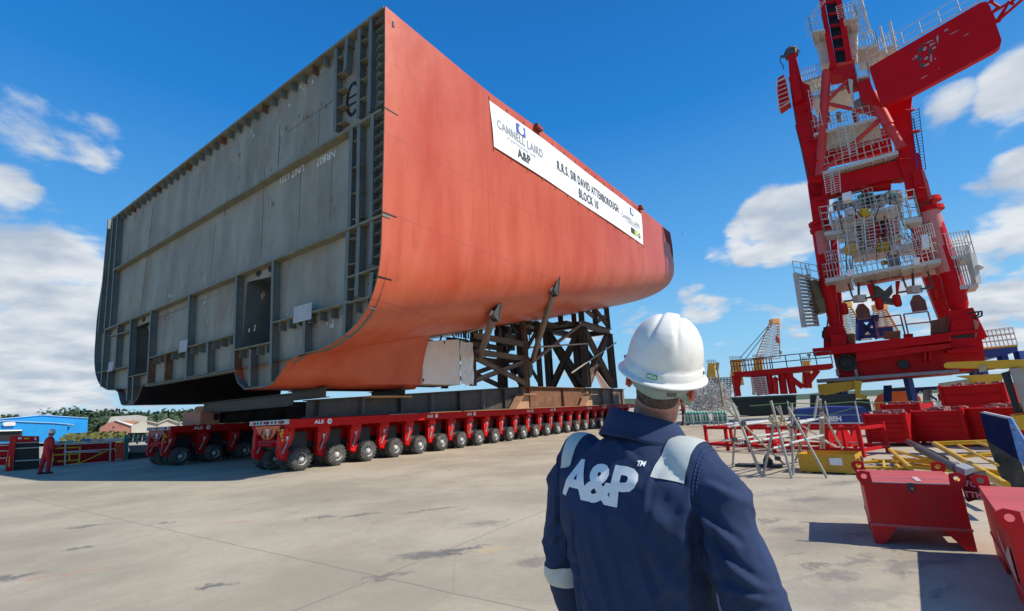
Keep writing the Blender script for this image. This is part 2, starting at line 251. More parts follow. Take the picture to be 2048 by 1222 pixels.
# ------------------------------------------------------------------ mesh and object helpers
def rootmat(o):
    while o.parent: o=o.parent
    return Matrix.Translation(o.location)@Matrix.Rotation(o.rotation_euler.z,4,'Z')
def tag(o,label=None,cat=None,group=None,kind=None):
    if label: o['label']=label
    if cat: o['category']=cat
    if group: o['group']=group
    if kind: o['kind']=kind
    return o
def thing(name,label,cat,loc,rz=0,group=None):
    o=bpy.data.objects.new(name,None); col.objects.link(o); o.location=loc; o.rotation_euler=(0,0,rz); o.empty_display_size=.2
    return tag(o,label,cat,group)
class MB:
    def __init__(s,M=None): s.v=[]; s.f=[]; s.M=M or Matrix(); s.sm=False
    def add(s,vs,fs,world=False):
        k=len(s.v); s.v+=[Vector(v) if world else s.M@Vector(v) for v in vs]; s.f+=[tuple(i+k for i in f) for f in fs]; return s
    def box(s,x0,x1,y0,y1,z0,z1):
        return s.add([(x,y,z) for z in (z0,z1) for y in (y0,y1) for x in (x0,x1)],[(0,2,3,1),(4,5,7,6),(0,1,5,4),(2,6,7,3),(0,4,6,2),(1,3,7,5)])
    def _fr(s,p,q,up):
        p,q=Vector(p),Vector(q); d=(q-p).normalized(); u=Vector(up)
        if abs(d.dot(u))>.98: u=Vector((1,0,0)) if abs(d.x)<.9 else Vector((0,1,0))
        a=d.cross(u).normalized(); b=a.cross(d).normalized(); return p,q,a,b
    def bar(s,p,q,w,h,up=(0,0,1)):
        p,q,a,b=s._fr(p,q,up); c=[(-1,-1),(1,-1),(1,1),(-1,1)]
        return s.add([e+a*(i*w/2)+b*(j*h/2) for e in (p,q) for i,j in c],[(3,2,1,0),(4,5,6,7)]+[(i,(i+1)%4,4+(i+1)%4,4+i) for i in range(4)])
    def ib(s,p,q,w,h,tf=.03,up=(0,0,1)):
        p,q,a,b=s._fr(p,q,up)
        s.bar(p+b*(h/2-tf/2),q+b*(h/2-tf/2),w,tf,up); s.bar(p-b*(h/2-tf/2),q-b*(h/2-tf/2),w,tf,up); return s.bar(p,q,tf,h-2*tf,up)
    def tube(s,p,q,r,r2=None,n=10,cap=True):
        r2=r if r2 is None else r2; p,q,a,b=s._fr(p,q,(0,0,1)); vs=[]
        for e,rr in ((p,r),(q,r2)):
            for i in range(n):
                an=2*math.pi*i/n; vs.append(e+a*(rr*math.cos(an))+b*(rr*math.sin(an)))
        fs=[(i,(i+1)%n,n+(i+1)%n,n+i) for i in range(n)]
        if cap: fs+=[tuple(range(n))[::-1],tuple(range(n,2*n))]
        return s.add(vs,fs)
    def path(s,pts,r,n=8):
        for a,b in zip(pts,pts[1:]): s.tube(a,b,r,n=n)
        return s
    def prism(s,poly,vec):     # poly: 3d points of one planar outline, extruded by vec
        vec=Vector(vec); n=len(poly); P=[Vector(p) for p in poly]
        tr=tessellate_polygon([P]); vs=P+[p+vec for p in P]
        nz=(P[1]-P[0]).cross(P[2]-P[0])
        fs=[tuple(t) for t in tr]+[tuple(i+n for i in t[::-1]) for t in tr]+[(i,(i+1)%n,n+(i+1)%n,n+i) for i in range(n)]
        return s.add(vs,fs)
    def grid(s,rows,closed=False,capa=False,capb=False):
        m_=len(rows[0]); vs=[p for r_ in rows for p in r_]; fs=[]
        for i in range(len(rows)-1):
            for j in range(m_ if closed else m_-1):
                k=(j+1)%m_; fs.append((i*m_+j,i*m_+k,(i+1)*m_+k,(i+1)*m_+j))
        if capa: fs.append(tuple(range(m_))[::-1])
        if capb: fs.append(tuple(range((len(rows)-1)*m_,len(rows)*m_)))
        return s.add(vs,fs)
    def ell(s,c,rx,ry,rz,nu=16,nv=10):
        c=Vector(c); rows=[]
        for i in range(nv+1):
            a=math.pi*i/nv; rr=max(math.sin(a),1e-3)
            rows.append([c+Vector((rx*rr*math.cos(2*math.pi*j/nu),ry*rr*math.sin(2*math.pi*j/nu),rz*math.cos(a))) for j in range(nu)])
        return s.grid(rows,True,True,True)
    def lathe(s,c,ax,prof,n=20,capa=True,capb=True):   # prof: (distance along axis, radius)
        c=Vector(c); ax=Vector(ax).normalized(); p,q,a,b=s._fr(c,c+ax,(0,0,1)); rows=[]
        for h,r_ in prof: rows.append([c+ax*h+a*(r_*math.cos(2*math.pi*j/n))+b*(r_*math.sin(2*math.pi*j/n)) for j in range(n)])
        return s.grid(rows,True,capa,capb)
    def rail(s,p,q,h=1.1,n=4,r=.022,mids=1):
        p,q=Vector(p),Vector(q); up=Vector((0,0,1))
        for i in range(n):
            e=p.lerp(q,i/(n-1)); s.tube(e,e+up*h,r,n=5)
        for k in range(mids+1): 
            hh=h*(1-k/(mids+1)); s.tube(p+up*hh,q+up*hh,r,n=5)
        return s
    def ladder(s,p,q,side,n=8,w=.4,r=.02):
        p,q=Vector(p),Vector(q); sd=Vector(side).normalized()*w/2
        s.tube(p+sd,q+sd,r,n=5); s.tube(p-sd,q-sd,r,n=5)
        for i in range(n):
            e=p.lerp(q,(i+.5)/n); s.tube(e+sd,e-sd,r*.8,n=5)
        return s
    def build(s,name,m_,parent=None,label=None,cat=None,group=None,kind=None,smooth=False,origin=None,bevel=0):
        me=bpy.data.meshes.new(name)
        if parent is not None: inv=rootmat(parent).inverted(); vs=[inv@v for v in s.v]; loc=None
        else:
            if origin is None:
                xs=[v.x for v in s.v]; ys=[v.y for v in s.v]; origin=Vector(((min(xs)+max(xs))/2,(min(ys)+max(ys))/2,min(v.z for v in s.v)))
            loc=Vector(origin); vs=[v-loc for v in s.v]
        me.from_pydata([tuple(v) for v in vs],[],s.f); me.materials.append(m_)
        bm=bmesh.new(); bm.from_mesh(me)
        if smooth=='sub': pass
        bmesh.ops.recalc_face_normals(bm,faces=bm.faces)
        if bevel: bmesh.ops.bevel(bm,geom=[e for e in bm.edges if len(e.link_faces)==2 and e.calc_face_angle(0)>.5],offset=bevel,segments=2,affect='EDGES',clamp_overlap=True)
        bm.to_mesh(me); bm.free()
        if smooth:
            for p in me.polygons: p.use_smooth=True
            if smooth!='all': 
                try: me.set_sharp_from_angle(angle=R(40))
                except Exception: pass
        o=bpy.data.objects.new(name,me); col.objects.link(o)
        if parent is not None: o.parent=parent
        else: o.location=loc
        return tag(o,label,cat,group,kind)
def copy_tree(o,parent=None):
    c=o.copy(); col.objects.link(c); c.parent=parent
    for ch in [x for x in o.children]: copy_tree(ch,c)
    return c
def textmesh(txt,size,bold=0,ext=0,xs=1,shear=0,spacing=1):
    cu=bpy.data.curves.new('txt','FONT'); cu.body=txt; cu.size=size; cu.offset=bold; cu.align_x='CENTER'; cu.align_y='CENTER'; cu.resolution_u=3; cu.shear=shear; cu.space_character=spacing
    o=bpy.data.objects.new('txt',cu); col.objects.link(o); dg=bpy.context.evaluated_depsgraph_get(); me=bpy.data.meshes.new_from_object(o.evaluated_get(dg))
    vs=[Vector((v.co.x*xs,v.co.y)) for v in me.vertices]; fs=[tuple(p.vertices) for p in me.polygons]
    bpy.data.objects.remove(o); bpy.data.curves.remove(cu); bpy.data.meshes.remove(me); return vs,fs
def put_text(mb,txt,size,fn,bold=0,xs=1,shear=0,fine=0,spacing=1):
    vs,fs=textmesh(txt,size,bold,xs=xs,shear=shear,spacing=spacing)
    if fine:
        bm=bmesh.new(); bv=[bm.verts.new((v.x,v.y,0)) for v in vs]
        for f in fs:
            try: bm.faces.new([bv[i] for i in f])
            except ValueError: pass
        bmesh.ops.triangulate(bm,faces=bm.faces)
        for _ in range(5):
            es=[e for e in bm.edges if e.calc_length()>fine]
            if not es: break
            bmesh.ops.subdivide_edges(bm,edges=es,cuts=1); bmesh.ops.triangulate(bm,faces=bm.faces)
        bm.verts.index_update(); vs=[Vector((v.co.x,v.co.y)) for v in bm.verts]; fs=[tuple(v.index for v in f.verts) for f in bm.faces]; bm.free()
    mb.add([fn(v.x,v.y) for v in vs],fs,world=True); return mb
def plane_text(mb,txt,size,c,right,up,off,**k):
    c,right,up=Vector(c),Vector(right).normalized(),Vector(up).normalized(); nrm=right.cross(up)*off
    return put_text(mb,txt,size,lambda x,y:c+right*x+up*y+nrm,**k)
exec_parts=[]
# ================================================================== SETTING
g=MB(); g.add([(-3000,-200,0),(3000,-200,0),(3000,4000,0),(-3000,4000,0)],[(0,1,2,3)]); g.build('ground',conc,kind='structure',origin=(0,0,0))
def strip(pts_px,z,name,m_,kind='structure'):
    P=[gr(x,y,0) for x,y in pts_px]; b=MB(); b.add([(p.x,p.y,z) for p in P],[tuple(range(len(P)))]); return b.build(name,m_,kind=kind,origin=P[0])
# ================================================================== HULL BLOCK
RZ=math.pi/2-SHIP_A
def lerp(a,b,t): return a+(b-a)*t
def tab(x,T_):
    if x<=T_[0][0]: return T_[0][1]
    for (a,b),(c,d) in zip(T_,T_[1:]):
        if x<=c: return lerp(b,d,(x-a)/(c-a))
    return T_[-1][1]
DECKT=[(-1,-5.12),(4.7,-5.2),(8.6,-5.4),(13.6,-5.55),(21.7,-5.78),(29.5,-5.98)]
DECKZ=[(-1,14.86),(4.7,14.95),(8.6,15.15),(13.6,15.35),(21.7,15.7),(29.5,15.9)]
BIL=[(0,1),(.003,.86),(.008,.72),(.022,.59),(.05,.48),(.088,.386),(.137,.302),(.20,.232),(.276,.174),(.345,.134),(.42,.099),(.56,.055),(.73,.02),(1,0)]
def z1f(s): return 7.4+(13.6-7.4)*(s+1)/30.5
def z2f(s): return 3.66+.222*(s+1)
CT=7.2
def warp(s,t,z):
    if t>12: t-=.8*min(1,(t-12)/5)*max(0,min(1,(8.5-z)/4))
    return Vector((s,t,z-.58*max(0,min(1,(z-3.6)/11))*(t+5.15)/24.7))
def section(s,n=9):
    td=tab(s,DECKT); zt=tab(s,DECKZ); a,b=z1f(s),z2f(s); wd=3.9+1.1*(s+1)/30.5; P=[]
    for i in range(n): P.append((td-.04*math.sin(math.pi*i/n),lerp(zt,a,i/n)))
    for u,v in BIL: P.append((td+u*wd,b+(a-b)*v))
    for k in (.3,.6,1): P.append((lerp(td+wd,CT,k),b-.06*k))
    far=[(2*CT-t-max(0,-5.14-td)-.02*(s+1),z) for t,z in P[:-1]][::-1]
    return P+far
def side_t(s,z): # hull side surface at height z (near side)
    P=section(s)
    for (t0,z0),(t1,z1) in zip(P,P[1:]):
        if z1<=z<=z0: return lerp(t0,t1,(z0-z)/max(1e-6,z0-z1))
    return P[0][0]
hull=thing('hull_block','huge stern hull block, red primed side and open grey end, riding on the transporters','ship section',S(-1,CT,0),RZ)
hb=MB(SHIP); ss=[-1,-.5,.5,2,3.5,5,6,7,8.5,10]+[11.5+1.5*i for i in range(12)]+[29.0,29.5]
hb.grid([[warp(s,t,z) for t,z in section(s)] for s in ss])
hb.add([warp(29.5,t,z) for t,z in section(29.5)],[tuple(range(len(section(29.5))))])
shell=hb.build('hull_shell',hullm,hull,smooth=True)
db=MB(SHIP); db.grid([[warp(s,section(s)[0][0],tab(s,DECKZ)-.005),warp(s,section(s)[-1][0],tab(s,DECKZ)-.005)] for s in ss]); db.build('deck_plate',steel_grey,hull)
# skegs
def skeg(s,side):
    k=(s+1)/6.9; b=z2f(s)+.05
    P=[(-1.25+.85*k,b),(-.58+.45*k,lerp(b,2.82,.2+.05*k)),(-.17+.3*k,lerp(b,2.82,.6)),(.22+.1*k,lerp(b,2.82,.92)),(.62,2.82),(2.05,2.82),(2.6,3.12),(2.95,b)]
    return [warp(s,t if side==0 else 2*CT-t,z) for t,z in P]
for side in (0,1):
    k=MB(SHIP); k.grid([skeg(s,side) for s in (-1,.7,2.4,4.2,5.9)],False); k.add(skeg(5.9,side),[tuple(range(8))])
    k.build('skeg',hullm,hull,smooth=True)
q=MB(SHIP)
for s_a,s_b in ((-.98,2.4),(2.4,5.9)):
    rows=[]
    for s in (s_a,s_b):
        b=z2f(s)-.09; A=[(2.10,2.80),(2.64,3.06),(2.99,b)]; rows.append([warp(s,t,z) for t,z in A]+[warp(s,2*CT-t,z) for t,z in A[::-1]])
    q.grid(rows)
q.build('tunnel_plating',mat('black_tunnel_shade',(.012,.011,.010),.6,0,.5,2,.1,20,(.09,.04,.02),.4,1.5),hull)  # tunnel's deep shade painted in as black, with some rusty marks
# bulkhead outline at s=-1 incl. skegs
near=[(t,z) for t,z in section(-1)][:9+len(BIL)]
near=near[:-1]+[(-1.25,3.71),(-.58,3.53),(-.17,3.2),(.22,2.9),(.62,2.83),(2.05,2.83),(2.6,3.12),(2.95,3.64)]
outl=near+[(2*CT-t,z) for t,z in near[::-1]]
SB=-.72
def fp(x,y,s=-1.0):
    t,z=onS(x,y,s); return t,z
Z2=lambda x: x/2.716+180; Y2=lambda y: y/2.716+400
holes=[]
for (x0,x1,yt0,yt1,yb0,yb1) in [(840,990,452,415,797,770),(262,330,690,655,960,935)]:
    a=fp(Z2(x0),Y2(yt0),SB); b=fp(Z2(x1),Y2(yt1),SB); c=fp(Z2(x1),Y2(yb1),SB); d=fp(Z2(x0),Y2(yb0),SB)
    tl=(a[0]+d[0])/2; tr=(b[0]+c[0])/2
    if x0==262: tl=tr+2.2
    holes.append([(tl,a[1]),(tr,b[1]),(tr,c[1]),(tl,d[1])])
polys=[[Vector((t,z,0)) for t,z in outl]]+[[Vector((t,z,0)) for t,z in h] for h in holes]
flat=[p for pl in polys for p in pl]; tri=tessellate_polygon(polys)
bk=MB(SHIP); bk.add([warp(SB,p.x,p.y) if i<len(outl) else (SB,p.x,p.y) for i,p in enumerate(flat)],[tuple(t_) for t_ in tri]); bk.build('bulkhead_plate',steel_grey,hull)
for h in holes:      # compartments behind the two openings
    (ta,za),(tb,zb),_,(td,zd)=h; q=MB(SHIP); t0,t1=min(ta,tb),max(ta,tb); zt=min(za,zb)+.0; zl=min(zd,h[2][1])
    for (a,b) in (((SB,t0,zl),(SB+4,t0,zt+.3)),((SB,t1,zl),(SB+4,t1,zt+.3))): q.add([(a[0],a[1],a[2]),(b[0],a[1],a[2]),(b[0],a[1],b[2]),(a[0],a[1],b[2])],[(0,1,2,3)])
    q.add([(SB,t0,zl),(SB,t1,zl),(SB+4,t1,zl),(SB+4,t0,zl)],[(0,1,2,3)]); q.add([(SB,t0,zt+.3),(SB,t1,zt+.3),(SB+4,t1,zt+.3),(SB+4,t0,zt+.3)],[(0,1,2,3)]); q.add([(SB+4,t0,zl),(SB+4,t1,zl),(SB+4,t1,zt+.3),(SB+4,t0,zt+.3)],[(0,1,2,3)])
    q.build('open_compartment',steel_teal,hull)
    # lintel plate with two round holes
    tm=(t0+t1)/2; 
    for sgn in (-.22,.22):
        q=MB(SHIP); q.lathe((SB-.02,tm+sgn*(t1-t0)-.3,max(za,zb)+.22),(-1,0,0),[(0,.17),(.012,.17)],16); q.build('drain_hole',black,hull)
# edge rim of shell at the open end (far side inner face visible)
def inward(P,d):
    out=[]
    for i_,p in enumerate(P):
        a=Vector(P[max(0,i_-1)]); b_=Vector(P[min(len(P)-1,i_+1)]); t_=(b_-a).normalized(); out.append((p[0]-t_.y*d,p[1]+t_.x*d))
    return out
o1=inward(outl,.035); rm=MB(SHIP); rm.grid([[warp(-1.004,*p) for p in outl],[warp(-1.004,*p) for p in o1]]); rm.build('shell_edge',steel_edge,hull)
rm=MB(SHIP); rm.grid([[warp(-1.0,*p) for p in o1],[warp(SB,*p) for p in o1]]); rm.build('shell_lining',steel_teal,hull)
# decks: flanges standing proud of the bulkhead
def flange(px0,px1,name='deck_edge',m_=steel_edge,th=.05,s0=-1.02,ext=True):
    a=fp(*px0); b=fp(*px1); q=MB(SHIP)
    q.add([(s,t,z+dz) for dz in (-th/2,th/2) for s,t,z in ((s0,a[0],a[1]),(SB,a[0],a[1]),(SB,b[0],b[1]),(s0,b[0],b[1]))],[(0,1,2,3),(7,6,5,4),(0,3,7,4),(1,2,6,5),(0,1,5,4),(2,3,7,6)])
    return q.build(name,m_,hull)
flange((767,15),(223,439),th=.10); flange((763,219),(226,541),th=.09); flange((766,429),(211,659),th=.08)
for a,b in [((Z2(990),Y2(666)),(Z2(1525),Y2(525))),((Z2(320),Y2(858)),(Z2(776),Y2(731))),((Z2(780),Y2(817)),(Z2(982),Y2(773))),((Z2(42),Y2(938)),(Z2(205),Y2(905))),((Z2(205),Y2(962)),(Z2(312),Y2(938))),((Z2(1395),Y2(422)),(Z2(1570),Y2(364))),((Z2(105),Y2(740)),(Z2(215),Y2(712))),((Z2(790),Y2(925)),(Z2(300),Y2(1012)))]: flange(a,b,'stringer_edge',th=.045)
# transverse frames and stiffeners: web plate + face bar
def stiff(pt,pb,m_=steel_teal,name='stiffener',fl=.16,s0=-1.0):
    (a,za),(b,zb)=fp(*pt,s0),fp(*pb,s0); q=MB(SHIP)
    q.add([(s,t+dt,z) for dt in (-.012,.012) for s,t,z in ((s0,a,za),(SB,a,za),(SB,b,zb),(s0,b,zb))],[(0,1,2,3),(7,6,5,4),(0,3,7,4),(1,2,6,5),(0,1,5,4),(2,3,7,6)])
    if fl: q.add([(s0+ds,t+dt,z) for ds in (0,-.018) for t,z,dt in ((a,za,-fl/2),(a,za,fl/2),(b,zb,fl/2),(b,zb,-fl/2))],[(0,1,2,3),(7,6,5,4),(0,3,7,4),(1,2,6,5),(0,1,5,4),(2,3,7,6)])
    return q.build(name,m_,hull)
ZS=[((672,100),(670,262)),((694,75),(690,140)),((719,58),(716,236)),((742,38),(738,225)),((703,258),(698,452)),((718,250),(715,447)),((745,232),(742,437)),((696,463),(691,600)),((718,453),(713,592)),((744,443),(741,528)),((744,545),(740,592))]
for a,b in ZS: stiff(a,b)
ZS2=[((Z2(995),Y2(330)),(Z2(980),Y2(985))),((Z2(797),Y2(410)),(Z2(780),Y2(915))),((Z2(540),Y2(520)),(Z2(520),Y2(970))),((Z2(332),Y2(603)),(Z2(310),Y2(1008))),((Z2(222),Y2(645)),(Z2(200),Y2(1090))),((Z2(150),Y2(680)),(Z2(135),Y2(915))),((Z2(82),Y2(700)),(Z2(60),Y2(1015))),
 ((Z2(872),Y2(812)),(Z2(868),Y2(1012))),((Z2(1165),Y2(655)),(Z2(1160),Y2(838))),((Z2(1385),Y2(565)),(Z2(1378),Y2(742))),((Z2(412),Y2(840)),(Z2(405),Y2(985))),((Z2(640),Y2(775)),(Z2(635),Y2(942))),((Z2(235),Y2(960)),(Z2(230),Y2(1100))),((Z2(100),Y2(925)),(Z2(92),Y2(1030))),
 ((Z2(100),Y2(102)),(Z2(45),Y2(720))),((Z2(128),Y2(85)),(Z2(78),Y2(700))),((Z2(152),Y2(75)),(Z2(108),Y2(690)))]
for i,(a,b) in enumerate(ZS2): stiff(a,b,rust if i in (10,) else steel_teal,fl=.14)
for a,b in [((Z2(318),Y2(870)),(Z2(310),Y2(1005))),((Z2(520),Y2(900)),(Z2(517),Y2(968))),((Z2(785),Y2(825)),(Z2(780),Y2(918)))]: stiff(a,b,rust,'rusty_bracket',0,-1.012)
# closely spaced longitudinal ends along the near shell, and below the decks
k=0
for i in range(27):
    z=14.5-i*.36
    if z<5.4: break
    t=side_t(-1,z); q=MB(SHIP); q.prism([(-1.0,t+.02,z),(-1.0,t+.42,z-.02),(-.74,t+.42,z-.02),(-.74,t+.02,z)],(0,0,.02)); q.prism([(-1.0,t+.40,z-.12),(-1.0,t+.42,z-.12),(-.74,t+.42,z),(-.74,t+.40,z)],(0,0,.1)); q.build('shell_longitudinal',steel_teal,hull)
a=fp(769,14); b=fp(223,439)
for i in range(34):
    u=(i+.7)/35; t=lerp(a[0],b[0],u); z=lerp(a[1],b[1],u); q=MB(SHIP); q.box(-.98,SB,t-.01,t+.01,z-.36,z-.05); q.box(-.98,SB,t-.06,t+.05,z-.38,z-.355); q.build('deck_longitudinal',steel_teal if i%5 else rust,hull)
for (p0,p1,n_) in [((Z2(1000),Y2(664)),(Z2(1540),Y2(521)),9),((Z2(330),Y2(856)),(Z2(776),Y2(731)),12),((Z2(790),Y2(815)),(Z2(982),Y2(773)),4)]:
    a=fp(*p0); b=fp(*p1)
    for i in range(n_):
        u=(i+.5)/n_; t=lerp(a[0],b[0],u); z=lerp(a[1],b[1],u); q=MB(SHIP); q.box(-.98,SB,t-.01,t+.01,z-.3,z-.03); q.box(-.98,SB,t-.08,t+.06,z-.32,z-.3); q.build('stringer_bracket',steel_teal,hull)
# horizontal tripping brackets on the tall frames
for x0,y0,y1,n_ in [(672,118,250,5),(719,85,200,4),(703,285,440,4),(696,480,580,3)]:
    for i in range(n_):
        y=lerp(y0,y1,i/(n_-1)); t,z=fp(x0,y); q=MB(SHIP); q.prism([(-1.0,t,z),(-.98,t-.45,z-.02),(SB,t-.4,z-.02),(SB,t,z)],(0,0,.025)); q.build('tripping_bracket',steel_edge,hull)
# plate seams on the bulkhead (weld lines, slightly raised) and chalk/black markings
q=MB(SHIP)
for (p0,p1) in [((308,404),(281,632)),((262,462),(255,530)),((405,330),(398,395)),((432,445),(420,555)),((530,330),(522,515)),((560,250),(556,330)),((640,215),(636,310)),((603,300),(598,460)),((665,300),(660,440))]:
    a=fp(*p0,SB); b=fp(*p1,SB); q=MB(SHIP); q.bar((SB-.002,a[0],a[1]),(SB-.002,b[0],b[1]),.018,.008,up=(0,1,0)); q.build('weld_seam',mat('weld_brown_grey',(.17,.13,.10),.8,0,.5,1.2),hull)
for (p0,p1) in [((575,265),(668,200)),((560,270),(556,345))]:
    a=fp(*p0,SB); b=fp(*p1,SB); q=MB(SHIP); q.bar((SB-.002,a[0],a[1]),(SB-.002,b[0],b[1]),.02,.01); q.build('weld_seam',MATS['weld_brown_grey'],hull)
rq=random.Random(17); q=MB(SHIP)
for (x,y,sx_,sy_,n_) in [(652,212,10,6,7),(610,240,16,6,7),(575,262,8,4,5),(560,300,2,30,9),(478,330,2,40,8),(410,350,2,40,5),(540,400,3,60,6),(450,470,3,50,6),(667,420,4,20,4),(300,480,4,20,5),(690,160,4,40,4),(400,560,8,20,5),(530,590,30,15,8),(640,640,20,20,8),(350,640,30,20,6),(545,410,3,10,5)]:
    for _ in range(n_):
        t,z=fp(x+rq.uniform(-sx_,sx_),y+rq.uniform(-sy_,sy_),SB); w_=rq.uniform(.02,.07); h_=rq.uniform(.05,.35); k_=5; P_=[(SB-.003,t+w_*rq.uniform(-1,-.4),z),(SB-.003,t-w_*rq.uniform(.2,.6),z+h_),(SB-.003,t+w_*rq.uniform(.2,.6),z+h_*.9),(SB-.003,t+w_*rq.uniform(.3,1),z+h_*.2)]; q.add(P_,[(0,1,2,3)])
q.build('rust_streaks',mat('streaky_rust',(.20,.12,.075),.85,0,.5,3),hull)
face_r=-Tv; upv=Vector((0,0,1))
def face_text(txt,size,px,m_,name,rot=0,bold=0,xs=1,mirror=1,s=SB-.01):
    t,z=fp(*px,s); c=S(s,t,z); ca,sa=math.cos(rot),math.sin(rot)
    # reading direction on the end face as seen from outside is towards -t
    rt=face_r*ca+upv*sa; u=upv*ca-face_r*sa
    b=MB(); put_text(b,txt,size,lambda x,y:c+rt*(x*mirror)+u*y,bold=bold,xs=xs); return b.build(name,m_,hull)
face_text('UNIT 1221',.42,(583,348),textw,'chalk_lettering',rot=math.pi,xs=.85)
face_text('NR807',.42,(652,315),textw,'chalk_lettering',rot=math.pi,xs=.9)
q=MB(SHIP); t0,z0=fp(706,198,SB)     # black rounded E-like mark
pts=[(.55*math.cos(a_)*.55,.62*math.sin(a_)) for a_ in [R(50+i*20) for i in range(14)]]
for a_,b_ in zip(pts,pts[1:]): q.bar((SB-.012,t0-a_[0],z0+a_[1]),(SB-.012,t0-b_[0],z0+b_[1]),.012,.13,up=(0,1,0))
for dz in (-.18,.12): q.bar((SB-.012,t0+.35,z0+dz),(SB-.012,t0-.3,z0+dz-.02),.012,.07)
q.build('painted_mark',black,hull)
rr=random.Random(3); q=MB(SHIP)          # chalk dabs near the top deck and around openings
for (cx_,cy_,n_,sx_,sy_) in [(665,120,3,14,8),(640,140,3,12,8),(620,160,4,14,8),(600,170,4,12,8),(565,205,3,20,8),(505,250,5,3,25),(430,302,4,20,12),(708,330,10,6,60),(752,290,8,3,110),(752,130,8,3,60),(725,370,8,4,50),(412,600,10,3,60),(343,590,4,6,6),(505,660,5,8,6),(565,630,4,20,20),(640,640,4,20,10),(660,655,4,8,10),(305,640,5,20,40)]:
    for _ in range(n_):
        t,z=fp(cx_+rr.uniform(-sx_,sx_),cy_+rr.uniform(-sy_,sy_),SB); w_=rr.uniform(.02,.06); h_=rr.uniform(.04,.16)
        q.box(SB-.006,SB-.002,t,t+w_,z,z+h_)
q.build('chalk_marks',textw,hull)
for px,(w_,h_),tl in [((Z2(1160),Y2(615)),(1.0,.55),.1),((Z2(512),Y2(795)),(.75,.5),0),((Z2(118),Y2(905)),(.7,.5),0)]:
    t,z=fp(*px); q=MB(SHIP); q.box(-1.05,-1.03,t-w_/2,t+w_/2,z-h_/2,z+h_/2); q.build('paper_notice',mat('grey_paper',(.42,.42,.43),.8),hull)
# lifting lugs on the deck edge, lug plates on the shell
for (x,y) in [(1080,258),(1272,408)]:
    s,z=onT(x,y+2,-5.6); t=side_t(s,14)-.0; q=MB(SHIP); zt=tab(s,DECKZ); q.box(s-.26,s+.26,t-.24,t+.05,zt-.22,zt-.18); q.box(s-.22,s-.18,t-.22,t,zt-.18,zt+.0); q.box(s+.18,s+.22,t-.22,t,zt-.18,zt+.0); q.box(s-.26,s+.26,t-.24,t-.21,zt-.18,zt-.04); q.build('lifting_lug',mat('dark_red_lug',(.22,.04,.03),.7),hull)
q=MB(SHIP)
for (x,y) in [(793,44),(1040,250),(1350,470)]:
    s,z=onT(x,y,-5.3); q.box(s-.04,s+.04,side_t(s,z)-.03,side_t(s,z),z-.1,z+.1)
q.build('eye_plate',blackst,hull)
# dark overlap paint patch on the aft corner
q=MB(SHIP)
def on_hull(s,z,off=.012): return Vector((s,side_t(s,z)-off,z))
patch=[(27.6,15.78),(29.46,15.86),(29.46,13.9),(29.25,13.5),(29.0,13.9),(28.85,14.5),(28.3,14.65),(27.8,14.6),(27.7,15.0)]
def inpoly(x,y,P):
    c=False
    for (x0,y0),(x1,y1) in zip(P,P[1:]+P[:1]):
        if (y0>y)!=(y1>y) and x<(x1-x0)*(y-y0)/(y1-y0)+x0: c=not c
    return c
for i_ in range(40):
    for j_ in range(60):
        s_=27.5+i_*.05; z_=13.0+j_*.05
        if inpoly(s_+.025,z_+.025,patch): q.add([on_hull(min(29.5,a_),b_,.02) for a_,b_ in ((s_,z_),(s_+.05,z_),(s_+.05,z_+.05),(s_,z_+.05))],[(0,1,2,3)])
q.build('dark_paint_patch',mat('dark_red_brown_paint',(.20,.05,.045),.8,spec=.1),hull)
for x in (1262,): pass
# short cut lines at seams on the near edge
q=MB(SHIP)
for z in (11.05,7.55,5.6):
    q.add([on_hull(-1,z),on_hull(-.45,z-.0),on_hull(-.45,z-.03),on_hull(-1,z-.05)],[(0,1,2,3)])
q.build('seam_slot',black,hull)

# ------------------------------------------------------------------ banner
BC=[onT(981,199.7,-5.3),onT(1279.3,428.8,-5.75),onT(1283,490.7,-5.72),onT(984.6,294.4,-5.2)]
def ban(u,v,off=.05):   # u 0..1 along, v 0..1 up
    top=Vector(BC[0]).lerp(Vector(BC[1]),u); bot=Vector(BC[3]).lerp(Vector(BC[2]),u); p=bot.lerp(top,v)
    s,z=p; wv=.012*math.sin(u*37)*(1-abs(2*v-1))+.015*math.sin(v*5+u*11); return SHIP@Vector((s,side_t(s,z)-off-wv,z))
ban_o=thing('banner','long white banner with dark lettering tied along the upper red hull side','banner',S(BC[3][0],-5.4,BC[3][1]),RZ)
q=MB(); rows=[[ban(i/60,j/8) for j in range(9)] for i in range(61)]; q.grid(rows); q.grid([[p+Tv*.012 for p in r_] for r_ in rows]); q.build('banner_sheet',bann,ban_o,smooth='all')
blen=BC[1][0]-BC[0][0]; bht=BC[0][1]-BC[3][1]
def btext(txt,size,u,v,m_,W,name='lettering',bold=0,spacing=1.06,slope=0):
    vs,_=textmesh(txt,size,bold,spacing=spacing); w0=max(p.x for p in vs)-min(p.x for p in vs); xs=W/w0
    b=MB(); put_text(b,txt,size,lambda x,y:ban(u+x/blen,v+(y+slope*x)/bht,.072),bold=bold,xs=xs,fine=.35,spacing=spacing); return b.build(name,m_,ban_o)
btext('CAMMELL LAIRD',.60,.122,.57,textg,3.6,bold=.004)
btext('in partnership with',.26,.122,.40,textg,2.3)
btext('A&P',.62,.128,.20,textk,1.05,bold=.015)
btext('R.R.S. SIR DAVID ATTENBOROUGH',.70,.528,.57,textk,7.9,bold=.010,spacing=1.12)
btext('BLOCK 10',.70,.500,.23,textk,2.4,bold=.010,spacing=1.12)
btext('CAMMELL LAIRD',.42,.874,.50,textg,3.3)
btext('in partnership with',.2,.874,.40,textg,2.0)
